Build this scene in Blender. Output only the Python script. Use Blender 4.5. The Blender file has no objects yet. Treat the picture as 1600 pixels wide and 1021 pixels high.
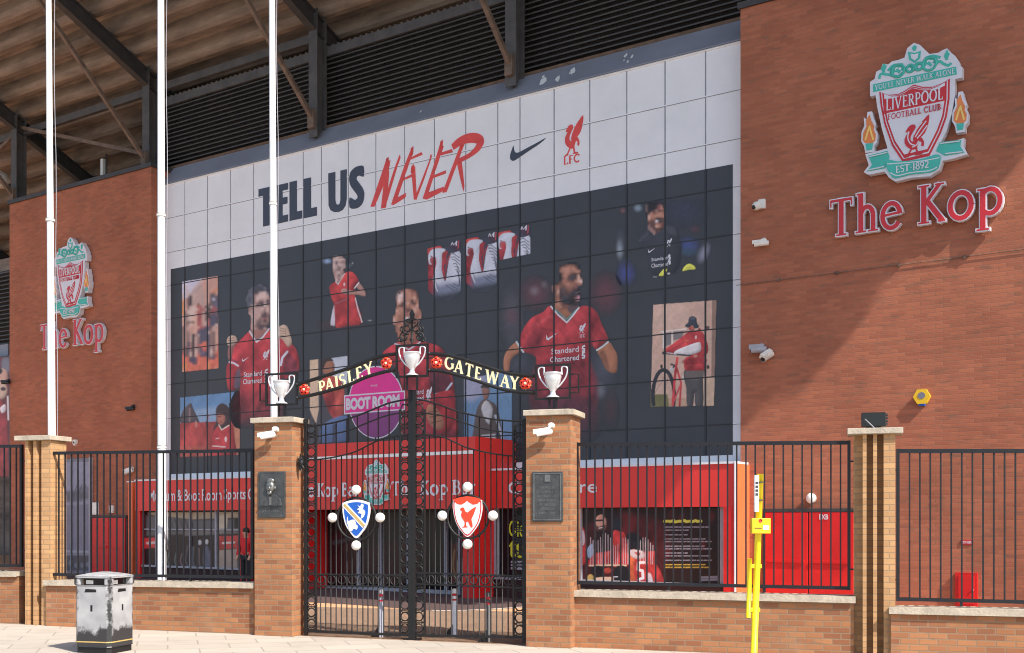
import bpy, math, random
import numpy as np
random.seed(7); np.random.seed(7)
C = bpy.context.scene.collection
sc = bpy.context.scene
# ------------------------------------------------------------------ camera, sky, sun
EYE, F, CX, HZ = 1.95, 1760.0, 800.0, 813.0
cd = bpy.data.cameras.new('camera'); cam = bpy.data.objects.new('camera', cd); C.objects.link(cam)
cam.location = (0, 0, EYE); cam.rotation_euler = (math.pi/2, 0, 0)
cd.sensor_width = 36; cd.lens = 36*F/1600; cd.shift_y = (HZ-510.5)/1600; cd.clip_start = .1; cd.clip_end = 900
sc.camera = cam
SUN = np.array([1.0, -1.1, 1.5]); SUN /= np.linalg.norm(SUN)
w = bpy.data.worlds.new("World"); sc.world = w; w.use_nodes = True
nt = w.node_tree; bg = nt.nodes['Background']; sk = nt.nodes.new('ShaderNodeTexSky')
sk.sky_type = 'NISHITA'; sk.sun_disc = False; sk.sun_elevation = math.asin(SUN[2]); sk.sun_rotation = math.atan2(SUN[0], SUN[1])
sk.air_density = 1.0; sk.dust_density = 1.5; sk.ozone_density = 1.0
nt.links.new(sk.outputs[0], bg.inputs[0]); bg.inputs[1].default_value = .14
sl = bpy.data.lights.new('sun', 'SUN'); sl.energy = 4.3; sl.angle = math.radians(.5); sl.color = (1, .93, .82)
so = bpy.data.objects.new('sun', sl); C.objects.link(so)
from mathutils import Vector
so.rotation_euler = Vector(SUN).to_track_quat('Z', 'Y').to_euler(); so.location = (30, -20, 40)
sc.view_settings.view_transform = 'Standard'; sc.view_settings.look = 'None'; sc.view_settings.exposure = .7; sc.cycles.pixel_filter_type = 'BLACKMAN_HARRIS'; sc.cycles.filter_width = 1.05

# ------------------------------------------------------------------ materials
def lin(c):
    c = np.asarray(c, float)/255.0
    return np.where(c <= .04045, c/12.92, ((c+.055)/1.055)**2.4)
def L4(c): return tuple(lin(c))+(1,)
def node(t, k, **kw):
    n = t.nodes.new(k)
    for a, b in kw.items(): setattr(n, a, b)
    return n
def base_mat(name):
    m = bpy.data.materials.new(name); m.use_nodes = True
    return m, m.node_tree, m.node_tree.nodes['Principled BSDF']
def mat(name, col, rough=.6, metal=0., var=.12, scale=3., bump=0., spec=.5, fine=0., stretch=None):
    """paint, metal or stone: colour broken by two scales of noise"""
    m, t, p = base_mat(name)
    tc = node(t, 'ShaderNodeTexCoord'); mp = node(t, 'ShaderNodeMapping')
    if stretch: mp.inputs['Scale'].default_value = stretch
    t.links.new(tc.outputs['Object'], mp.inputs[0])
    n = node(t, 'ShaderNodeTexNoise'); n.inputs['Scale'].default_value = scale; n.inputs['Detail'].default_value = 6
    n.inputs['Roughness'].default_value = .65
    t.links.new(mp.outputs[0], n.inputs[0])
    r = node(t, 'ShaderNodeMapRange'); r.inputs[1].default_value = .3; r.inputs[2].default_value = .7
    r.inputs[3].default_value = 1-var; r.inputs[4].default_value = 1+var
    t.links.new(n.outputs[0], r.inputs[0])
    mx = node(t, 'ShaderNodeMix', data_type='RGBA', blend_type='MULTIPLY'); mx.inputs[0].default_value = 1
    mx.inputs[6].default_value = tuple(col[:3])+(1,); t.links.new(r.outputs[0], mx.inputs[7])
    t.links.new(mx.outputs[2], p.inputs['Base Color'])
    p.inputs['Metallic'].default_value = metal; p.inputs['Specular IOR Level'].default_value = spec
    r2 = node(t, 'ShaderNodeMapRange'); r2.inputs[3].default_value = max(.05, rough-.12); r2.inputs[4].default_value = min(1, rough+.12)
    t.links.new(n.outputs[0], r2.inputs[0]); t.links.new(r2.outputs[0], p.inputs['Roughness'])
    if bump:
        b = node(t, 'ShaderNodeBump'); b.inputs['Strength'].default_value = bump; b.inputs['Distance'].default_value = .02
        n2 = node(t, 'ShaderNodeTexNoise'); n2.inputs['Scale'].default_value = scale*6; n2.inputs['Detail'].default_value = 5
        t.links.new(mp.outputs[0], n2.inputs[0]); t.links.new(n2.outputs[0], b.inputs['Height']); t.links.new(b.outputs[0], p.inputs['Normal'])
    return m
def brick(name, c1, c2, mortar, dark, bw=.25, bh=.085, mort=.011, blotch=.35, wash=None):
    m, t, p = base_mat(name)
    tc = node(t, 'ShaderNodeTexCoord'); sp = node(t, 'ShaderNodeSeparateXYZ'); t.links.new(tc.outputs['Object'], sp.inputs[0])
    ad = node(t, 'ShaderNodeMath', operation='ADD'); t.links.new(sp.outputs[0], ad.inputs[0]); t.links.new(sp.outputs[1], ad.inputs[1])
    cb = node(t, 'ShaderNodeCombineXYZ'); t.links.new(ad.outputs[0], cb.inputs[0]); t.links.new(sp.outputs[2], cb.inputs[1])
    def bt(a, b, mm):
        k = node(t, 'ShaderNodeTexBrick'); k.inputs['Scale'].default_value = 1; k.inputs['Brick Width'].default_value = bw
        k.inputs['Row Height'].default_value = bh; k.inputs['Mortar Size'].default_value = mort; k.inputs['Mortar Smooth'].default_value = .3
        k.inputs['Color1'].default_value = a; k.inputs['Color2'].default_value = b; k.inputs['Mortar'].default_value = mm
        t.links.new(cb.outputs[0], k.inputs[0]); return k
    k = bt(tuple(c1)+(1,), tuple(c2)+(1,), tuple(mortar)+(1,))
    # every brick its own value: white noise on the cell index
    k2 = bt((0, 0, 0, 1), (1, 1, 1, 1), (.5, .5, .5, 1)); k2.offset = .5
    n = node(t, 'ShaderNodeTexNoise'); n.inputs['Scale'].default_value = 1.0; n.inputs['Detail'].default_value = 7; n.inputs['Roughness'].default_value = .75
    mp = node(t, 'ShaderNodeMapping'); mp.inputs['Scale'].default_value = (1.6, 7.5, 1); t.links.new(cb.outputs[0], mp.inputs[0]); t.links.new(mp.outputs[0], n.inputs[0])
    r = node(t, 'ShaderNodeMapRange'); r.inputs[1].default_value = .53; r.inputs[2].default_value = .68; r.inputs[3].default_value = 0; r.inputs[4].default_value = blotch
    t.links.new(n.outputs[0], r.inputs[0])
    mx = node(t, 'ShaderNodeMix', data_type='RGBA'); t.links.new(r.outputs[0], mx.inputs[0]); t.links.new(k.outputs[0], mx.inputs[6]); mx.inputs[7].default_value = tuple(dark)+(1,)
    n3 = node(t, 'ShaderNodeTexNoise'); n3.inputs['Scale'].default_value = .55; n3.inputs['Detail'].default_value = 5
    t.links.new(cb.outputs[0], n3.inputs[0])
    r3 = node(t, 'ShaderNodeMapRange'); r3.inputs[1].default_value = .3; r3.inputs[2].default_value = .7; r3.inputs[3].default_value = .86; r3.inputs[4].default_value = 1.14
    t.links.new(n3.outputs[0], r3.inputs[0])
    m2 = node(t, 'ShaderNodeMix', data_type='RGBA', blend_type='MULTIPLY'); m2.inputs[0].default_value = 1
    t.links.new(mx.outputs[2], m2.inputs[6]); t.links.new(r3.outputs[0], m2.inputs[7])
    out = m2.outputs[2]
    if wash:
        n4 = node(t, 'ShaderNodeTexNoise'); n4.inputs['Scale'].default_value = 1.3; n4.inputs['Detail'].default_value = 8; n4.inputs['Roughness'].default_value = .7
        t.links.new(tc.outputs['Object'], n4.inputs[0])
        r4 = node(t, 'ShaderNodeMapRange'); r4.inputs[1].default_value = .56; r4.inputs[2].default_value = .75; r4.inputs[4].default_value = .3
        t.links.new(n4.outputs[0], r4.inputs[0])
        m4 = node(t, 'ShaderNodeMix', data_type='RGBA'); t.links.new(r4.outputs[0], m4.inputs[0]); t.links.new(out, m4.inputs[6]); m4.inputs[7].default_value = tuple(wash)+(1,)
        out = m4.outputs[2]
    t.links.new(out, p.inputs['Base Color']); p.inputs['Roughness'].default_value = .88; p.inputs['Specular IOR Level'].default_value = .25
    b = node(t, 'ShaderNodeBump'); b.inputs['Strength'].default_value = .5; b.inputs['Distance'].default_value = .006; b.invert = True
    t.links.new(k.outputs['Fac'], b.inputs['Height']); t.links.new(b.outputs[0], p.inputs['Normal'])
    return m
def printed(name, rough=.35):
    m, t, p = base_mat(name)
    a = node(t, 'ShaderNodeVertexColor', layer_name='Col')
    n = node(t, 'ShaderNodeTexNoise'); n.inputs['Scale'].default_value = 14; n.inputs['Detail'].default_value = 6
    tc = node(t, 'ShaderNodeTexCoord'); t.links.new(tc.outputs['Object'], n.inputs[0])
    r = node(t, 'ShaderNodeMapRange'); r.inputs[1].default_value = .25; r.inputs[2].default_value = .75; r.inputs[3].default_value = .94; r.inputs[4].default_value = 1.06
    t.links.new(n.outputs[0], r.inputs[0])
    mx = node(t, 'ShaderNodeMix', data_type='RGBA', blend_type='MULTIPLY'); mx.inputs[0].default_value = 1
    t.links.new(a.outputs[0], mx.inputs[6]); t.links.new(r.outputs[0], mx.inputs[7]); t.links.new(mx.outputs[2], p.inputs['Base Color'])
    p.inputs['Roughness'].default_value = rough; p.inputs['Specular IOR Level'].default_value = .35
    return m
def glass(name, col, rough=.06):
    m, t, p = base_mat(name); p.inputs['Base Color'].default_value = tuple(col)+(1,); p.inputs['Roughness'].default_value = rough
    p.inputs['Specular IOR Level'].default_value = .2
    tc = node(t, 'ShaderNodeTexCoord'); n = node(t, 'ShaderNodeTexNoise'); n.inputs['Scale'].default_value = .8; t.links.new(tc.outputs['Object'], n.inputs[0])
    b = node(t, 'ShaderNodeBump'); b.inputs['Strength'].default_value = .08; b.inputs['Distance'].default_value = .05
    t.links.new(n.outputs[0], b.inputs['Height']); t.links.new(b.outputs[0], p.inputs['Normal'])
    return m

M = dict(
 tower=brick('red_brick', (.425, .147, .083), (.335, .114, .067), (.325, .14, .09), (.16, .105, .075), bw=.3, mort=.009, blotch=.7),
 low=brick('orange_brick', (.40, .180, .082), (.25, .10, .052), (.27, .175, .11), (.16, .115, .09), blotch=.6, wash=(.38, .28, .19)),
 buff=brick('buff_brick', (.53, .31, .15), (.40, .22, .105), (.36, .23, .13), (.34, .2, .11), blotch=.35),
 stone=mat('coping_stone', (.43, .37, .295), .85, var=.25, scale=5, bump=.4),
 pave=mat('pale_paving', (.62, .56, .48), .85, var=.1, scale=1.4, bump=.2),
 dark=mat('dark_steel', (.045, .043, .045), .6, var=.3, scale=4),
 steel=mat('grey_steel', (.078, .074, .075), .6, var=.3, scale=3),
 rust=mat('rusty_steel', (.15, .105, .08), .75, var=.4, scale=4),
 louvre=mat('louvre_metal', (.06, .056, .054), .55, var=.25, scale=2),
 flash=mat('grey_flashing', (.23, .245, .30), .5, var=.12, scale=1.2),
 concrete=mat('stained_concrete', (.205, .162, .132), .95, var=.6, scale=1.1, bump=.5, stretch=(.35, 1.5, 1.5)),
 black=mat('black_iron', (.004, .004, .005), .55, var=.3, scale=12, bump=.15),
 fence=mat('dark_grey_iron', (.006, .007, .011), .5, var=.3, scale=10),
 white=mat('white_paint', (.8, .8, .8), .4, var=.05, scale=2),
 panel=mat('white_panel', (.80, .81, .84), .4, var=.05, scale=.9),
 joint=mat('panel_joint', (.25, .26, .30), .6, var=.2, scale=3),
 jointd=mat('panel_joint_dark', (.028, .03, .036), .6, var=.2, scale=3),
 jointl=mat('panel_joint_pale', (.9, .91, .94), .5, var=.1, scale=3),
 navy=mat('navy_print', (.047, .050, .060), .42, var=.16, scale=.55),
 slogan=mat('slogan_navy', (.05, .058, .088), .45, var=.12, scale=2),
 slogred=mat('slogan_red', (.72, .07, .06), .45, var=.15, scale=3),
 red=mat('red_fascia', (.64, .036, .03), .42, var=.08, scale=.9),
 redd=mat('red_door_paint', (.60, .012, .012), .45, var=.12, scale=2),
 orange=mat('sunlit_red_paint', (.75, .16, .055), .5, var=.08, scale=2),  # red paint with the sunlight on side faces put into its colour
 signred=mat('sign_red', (.56, .022, .03), .35, var=.06, scale=3),
 signwhite=mat('sign_white', (.68, .68, .74), .35, var=.05, scale=3),
 teal=mat('sign_teal', (.06, .46, .38), .4, var=.08, scale=3),
 flame=mat('flame_orange', (.72, .22, .06), .4, var=.1, scale=3),
 flamey=mat('flame_yellow', (.85, .6, .15), .4, var=.1, scale=3),
 cream=mat('cream_letters', (.78, .70, .42), .45, var=.08, scale=8),
 cup=mat('cup_white_metal', (.72, .74, .78), .3, metal=.45, var=.06, scale=8),
 rose=mat('rosette_red', (.78, .055, .02), .45, var=.1, scale=8),
 ball=mat('football_white', (.82, .80, .76), .5, var=.06, scale=14),
 bronze=mat('bronze', (.085, .088, .09), .42, metal=.6, var=.35, scale=9, bump=.3),
 bronzel=mat('bronze_worn', (.22, .22, .215), .38, metal=.7, var=.3, scale=10),
 blue=mat('shield_blue', (.012, .10, .46), .4, var=.08, scale=6),
 gold=mat('gold_band', (.48, .34, .12), .45, var=.1, scale=8),
 yellow=mat('yellow_paint', (.85, .66, .012), .45, var=.08, scale=6),
 yelbox=mat('yellow_box', (.78, .48, .015), .45, var=.08, scale=8),
 cctv=mat('camera_casing', (.74, .71, .66), .45, var=.08, scale=10),
 lens=mat('camera_lens', (.01, .01, .012), .15, var=.1, scale=6),
 glassd=glass('dark_glass', (.012, .01, .012)), glassl=glass('pale_glass', (.19, .19, .24), .18),
 frame=mat('window_frame_grey', (.33, .33, .38), .5, var=.1, scale=4),
 interior=mat('dark_interior', (.035, .014, .014), .8, var=.3, scale=1),
 magenta=mat('roundel_magenta', (.78, .03, .30), .4, var=.1, scale=2),
 purple=mat('roundel_purple', (.25, .05, .21), .4, var=.1, scale=2),
 skin=mat('skin', (.48, .27, .19), .6, var=.06, scale=12), hair=mat('dark_hair', (.02, .015, .012), .6, var=.2, scale=20),
 jacket=mat('red_jacket', (.55, .015, .02), .8, var=.15, scale=9), trousers=mat('black_trousers', (.014, .014, .018), .85, var=.2, scale=9),
 yeltext=mat('yellow_lettering', (.6, .62, .03), .5, var=.1, scale=5),
 print=printed('printed_vinyl'),
)
def ground_mat(name, c, joint, bw, bh, mort, rot=0, var=.14, stain=(.3, .26, .22)):
    m, t, p = base_mat(name)
    tc = node(t, 'ShaderNodeTexCoord'); mp = node(t, 'ShaderNodeMapping'); mp.inputs['Rotation'].default_value = (0, 0, rot); t.links.new(tc.outputs['Object'], mp.inputs[0])
    k = node(t, 'ShaderNodeTexBrick'); k.inputs['Scale'].default_value = 1; k.inputs['Brick Width'].default_value = bw; k.inputs['Row Height'].default_value = bh; k.inputs['Mortar Size'].default_value = mort
    k.inputs['Color1'].default_value = tuple(c)+(1,); k.inputs['Color2'].default_value = tuple(x*.88 for x in c)+(1,); k.inputs['Mortar'].default_value = tuple(joint)+(1,)
    t.links.new(mp.outputs[0], k.inputs[0])
    n = node(t, 'ShaderNodeTexNoise'); n.inputs['Scale'].default_value = 1.1; n.inputs['Detail'].default_value = 8; n.inputs['Roughness'].default_value = .7; t.links.new(tc.outputs['Object'], n.inputs[0])
    r = node(t, 'ShaderNodeMapRange'); r.inputs[1].default_value = .5; r.inputs[2].default_value = .8; r.inputs[4].default_value = var*3; t.links.new(n.outputs[0], r.inputs[0])
    mx = node(t, 'ShaderNodeMix', data_type='RGBA'); t.links.new(r.outputs[0], mx.inputs[0]); t.links.new(k.outputs[0], mx.inputs[6]); mx.inputs[7].default_value = tuple(stain)+(1,)
    t.links.new(mx.outputs[2], p.inputs['Base Color']); p.inputs['Roughness'].default_value = .9; p.inputs['Specular IOR Level'].default_value = .2
    return m

# ------------------------------------------------------------------ frames and builders
class Frame:
    """a vertical plane: u runs right along it, n out of it towards the street, z up"""
    def __init__(s, deg, D): s.a = math.radians(deg); s.c = math.cos(s.a); s.s = math.sin(s.a); s.D = D
    def at(s, px, py, n=0.):
        rx = (px-CX)/F; Y = (s.D-n)/(s.s*rx+s.c)
        return np.array([rx*Y*s.c-Y*s.s, n, EYE+(HZ-py)/F*Y])
    def u(s, px, n=0.): return s.at(px, 0, n)[0]
    def z(s, px, py, n=0.): return s.at(px, py, n)[2]
    def grid(s, PX, PY, n):
        rx = (PX-CX)/F; Y = (s.D-n)/(s.s*rx+s.c)
        return rx*Y*s.c-Y*s.s, EYE+(HZ-PY)/F*Y
    def world(s, u, n, z): d = s.D-n; return (s.s*d+s.c*u, s.c*d-s.s*u, z)
FC = Frame(math.degrees(math.atan2(1760, 2630)), 23.318)      # stadium facade
FB = Frame(math.degrees(math.atan2(1760, 5800)), 16.84)       # street boundary
G = .008
def gz(X): return -G*X
def fgz(fr, u, n=0): return gz(fr.world(u, n, 0)[0])

def thing(name, label, cat, fr, o, group=None, kind=None):
    e = bpy.data.objects.new(name, None); C.objects.link(e); e.empty_display_size = .2
    e.location = fr.world(*o); e.rotation_euler = (0, 0, -fr.a)
    if label: e['label'] = label; e['category'] = cat
    if group: e['group'] = group
    if kind: e['kind'] = kind
    e2 = dict(e=e, o=np.array(o, float), fr=fr); return e2

class MB:
    def __init__(s): s.v = []; s.f = []; s.sm = []
    def add(s, vs, fs, smooth=False):
        b = len(s.v); s.v += [tuple(map(float, p)) for p in vs]; s.f += [[i+b for i in f] for f in fs]; s.sm += [smooth]*len(fs); return s
    def box(s, u0, u1, n0, n1, z0, z1):
        p = [(u0, n0, z0), (u1, n0, z0), (u1, n1, z0), (u0, n1, z0), (u0, n0, z1), (u1, n0, z1), (u1, n1, z1), (u0, n1, z1)]
        return s.add(p, [(0, 3, 2, 1), (4, 5, 6, 7), (0, 1, 5, 4), (1, 2, 6, 5), (2, 3, 7, 6), (3, 0, 4, 7)])
    def sbox(s, u0, z0a, z0b, u1, z1a, z1b, n0, n1):
        """box whose lower/upper edges slope between u0 and u1"""
        return s.prism([(u0, z0a), (u1, z1a), (u1, z1b), (u0, z0b)], n0, n1)
    def prism(s, poly, n0, n1, back=True):
        k = len(poly); v = [(a, n1, b) for a, b in poly]+[(a, n0, b) for a, b in poly]
        f = [tuple(range(k))]+([tuple(range(2*k-1, k-1, -1))] if back else [])+[(i, (i+1) % k, (i+1) % k+k, i+k) for i in range(k)]
        return s.add(v, f)
    def extr(s, prof, u0, u1):
        """profile of (n,z) extruded along u"""
        k = len(prof); v = [(u0, a, b) for a, b in prof]+[(u1, a, b) for a, b in prof]
        return s.add(v, [tuple(range(k)), tuple(range(2*k-1, k-1, -1))]+[(i, (i+1) % k, (i+1) % k+k, i+k) for i in range(k)])
    def plan(s, poly, z0, z1):
        k = len(poly); v = [(a, b, z0) for a, b in poly]+[(a, b, z1) for a, b in poly]
        return s.add(v, [tuple(range(k)), tuple(range(2*k-1, k-1, -1))]+[(i, (i+1) % k, (i+1) % k+k, i+k) for i in range(k)])
    def tube(s, pts, r, sides=8, closed=False, smooth=True):
        P = [np.array(p, float) for p in pts]; k = len(P); R = r if hasattr(r, '__len__') else [r]*k; b0 = []
        for i in range(k):
            if closed: d = P[(i+1) % k]-P[i-1]
            else: d = P[min(i+1, k-1)]-P[max(i-1, 0)]
            d = d/(np.linalg.norm(d)+1e-9); h = np.array([0, 1., 0]) if abs(d[1]) < .9 else np.array([1., 0, 0])
            a = np.cross(d, h); a /= np.linalg.norm(a); b = np.cross(d, a)
            b0 += [P[i]+R[i]*(math.cos(t)*a+math.sin(t)*b) for t in np.linspace(0, 2*math.pi, sides, endpoint=False)+math.pi/sides]
        fs = []
        for i in range(k if closed else k-1):
            j = (i+1) % k
            fs += [(i*sides+q, i*sides+(q+1) % sides, j*sides+(q+1) % sides, j*sides+q) for q in range(sides)]
        if not closed: fs += [tuple(range(sides)), tuple(range(k*sides-1, (k-1)*sides-1, -1))]
        return s.add(b0, fs, smooth)
    def lathe(s, c, prof, sides=20, axis='z', smooth=True):
        """prof: (radius, height) about a point c"""
        vs = []
        for r, h in prof:
            for t in np.linspace(0, 2*math.pi, sides, endpoint=False):
                x, y = r*math.cos(t), r*math.sin(t)
                vs.append((c[0]+x, c[1]+y, c[2]+h) if axis == 'z' else (c[0]+x, c[1]+h, c[2]+y) if axis == 'n' else (c[0]+h, c[1]+x, c[2]+y))
        k = len(prof)
        fs = [(i*sides+q, i*sides+(q+1) % sides, (i+1)*sides+(q+1) % sides, (i+1)*sides+q) for i in range(k-1) for q in range(sides)]
        fs += [tuple(range(sides)), tuple(range(k*sides-1, (k-1)*sides-1, -1))]
        return s.add(vs, fs, smooth)
    def ball(s, c, r, sq=(1, 1, 1), sides=16, rings=10):
        vs = []; fs = []
        for i in range(rings+1):
            a = math.pi*i/rings
            for q in range(sides):
                t = 2*math.pi*q/sides; vs.append((c[0]+r*sq[0]*math.sin(a)*math.cos(t), c[1]+r*sq[1]*math.sin(a)*math.sin(t), c[2]+r*sq[2]*math.cos(a)))
        for i in range(rings):
            for q in range(sides): fs.append((i*sides+q, i*sides+(q+1) % sides, (i+1)*sides+(q+1) % sides, (i+1)*sides+q))
        return s.add(vs, fs, True)
    def ring(s, cu, cz, n, r, t, k=20, ry=None):
        ry = ry or r
        return s.tube([(cu+r*math.cos(a), n, cz+ry*math.sin(a)) for a in np.linspace(0, 2*math.pi, k, endpoint=False)], t, 6, True)
    def ribbon(s, pts, wd, n0, n1):
        """flat stroke of 2-D points (u,z) with a width (or widths)"""
        P = [np.array(p, float) for p in pts]; k = len(P); W = wd if hasattr(wd, '__len__') else [wd]*k; a = []; b = []
        for i in range(k):
            d = P[min(i+1, k-1)]-P[max(i-1, 0)]; d = d/(np.linalg.norm(d)+1e-9); nn = np.array([-d[1], d[0]])*W[i]/2
            a.append(P[i]+nn); b.append(P[i]-nn)
        for i in range(k-1): s.prism([b[i], b[i+1], a[i+1], a[i]], n0, n1)
        return s
    def build(s, name, m, t, parent=None, label=None, bevel=0, at=None):
        o = t['o']; me = bpy.data.meshes.new(name)
        q = np.array(s.v)-(o if at is None else np.array(at)); q[:, 1] *= -1
        me.from_pydata(q.tolist(), [], s.f); me.polygons.foreach_set('use_smooth', s.sm); me.update()
        ob = bpy.data.objects.new(name, me); C.objects.link(ob); me.materials.append(M[m] if isinstance(m, str) else m)
        ob.parent = parent or t['e']
        if at is not None: d = np.array(at)-o; ob.location = (d[0], -d[1], d[2])
        if label: ob['label'] = label
        if bevel:
            bm = ob.modifiers.new('bevel', 'BEVEL'); bm.width = bevel; bm.segments = 2; bm.limit_method = 'ANGLE'
        return ob
def dup_part(ob, dloc):
    c = ob.copy(); C.objects.link(c); c.parent = ob.parent; c.location = ob.location+Vector(dloc); return c
def kids(o): return [x for x in C.objects if x.parent is o]
def copy_tree(o, parent=None):
    c = o.copy(); C.objects.link(c); c.parent = parent
    for ch in kids(o): copy_tree(ch, c)
    return c
def poly_px(fr, pts, n, sc_=1., ox=0., oy=0.):
    return [tuple(fr.at(ox+x/sc_, oy+y/sc_, n)[[0, 2]]) for x, y in pts]
def smooth_poly(pts, sub=4, closed=True):
    P = np.array(pts, float); k = len(P); out = []
    for i in range(k if closed else k-1):
        p0, p1, p2, p3 = (P[(i-1) % k], P[i], P[(i+1) % k], P[(i+2) % k]) if closed else (P[max(i-1, 0)], P[i], P[i+1], P[min(i+2, k-1)])
        for j in range(sub):
            t = j/sub; out.append(.5*((2*p1)+(-p0+p2)*t+(2*p0-5*p1+4*p2-p3)*t*t+(-p0+3*p1-3*p2+p3)*t**3))
    if not closed: out.append(P[-1])
    return [tuple(p) for p in out]

# ---- text: built-in font for sans lettering, drawn strokes for serif lettering
def sans(txt, bold=0., space=1.):
    cu = bpy.data.curves.new('t', 'FONT'); cu.body = txt; cu.size = 1; cu.offset = bold; cu.space_character = space; cu.resolution_u = 3
    ob = bpy.data.objects.new('t', cu); C.objects.link(ob); dg = bpy.context.evaluated_depsgraph_get()
    me = bpy.data.meshes.new_from_object(ob.evaluated_get(dg)); v = np.array([x.co[:] for x in me.vertices]); f = [list(p.vertices) for p in me.polygons]
    bpy.data.objects.remove(ob); bpy.data.curves.remove(cu); bpy.data.meshes.remove(me); return v[:, :2], f
def put_sans(mb, txt, u0, z0, u1, z1, n, bold=0., space=1., shear=0.):
    v, f = sans(txt, bold, space); a, b = v.min(0), v.max(0); q = (v-a)/(b-a)
    mb.add([(u0+(x+shear*y)*(u1-u0), n, z0+y*(z1-z0)) for x, y in q], f); return mb
def put_words(name, t, words, wbox, n, bold):
    u0, z0, u1, z1 = wbox; wl = words.split(' '); wd = [np.ptp(sans(x, bold)[0][:, 0]) for x in wl]; gap = .26; k = (u1-u0)/(sum(wd)+gap*(len(wl)-1)); u = u0
    for x, a in zip(wl, wd):
        dz = -.22*(z1-z0) if 'p' in x else 0
        put_sans(MB(), x, u, z0+dz, u+a*k, z1, n, bold).build(name, 'signwhite', t); u += (a+gap)*k
def arc(cx, cy, rx, ry, a0, a1, n=12): return [(cx+rx*math.cos(math.radians(a)), cy+ry*math.sin(math.radians(a))) for a in np.linspace(a0, a1, n)]
K, H = .15, .075
def S(x, y, w=.26): return ([(x-w/2, y), (x+w/2, y)], .055)
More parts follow.
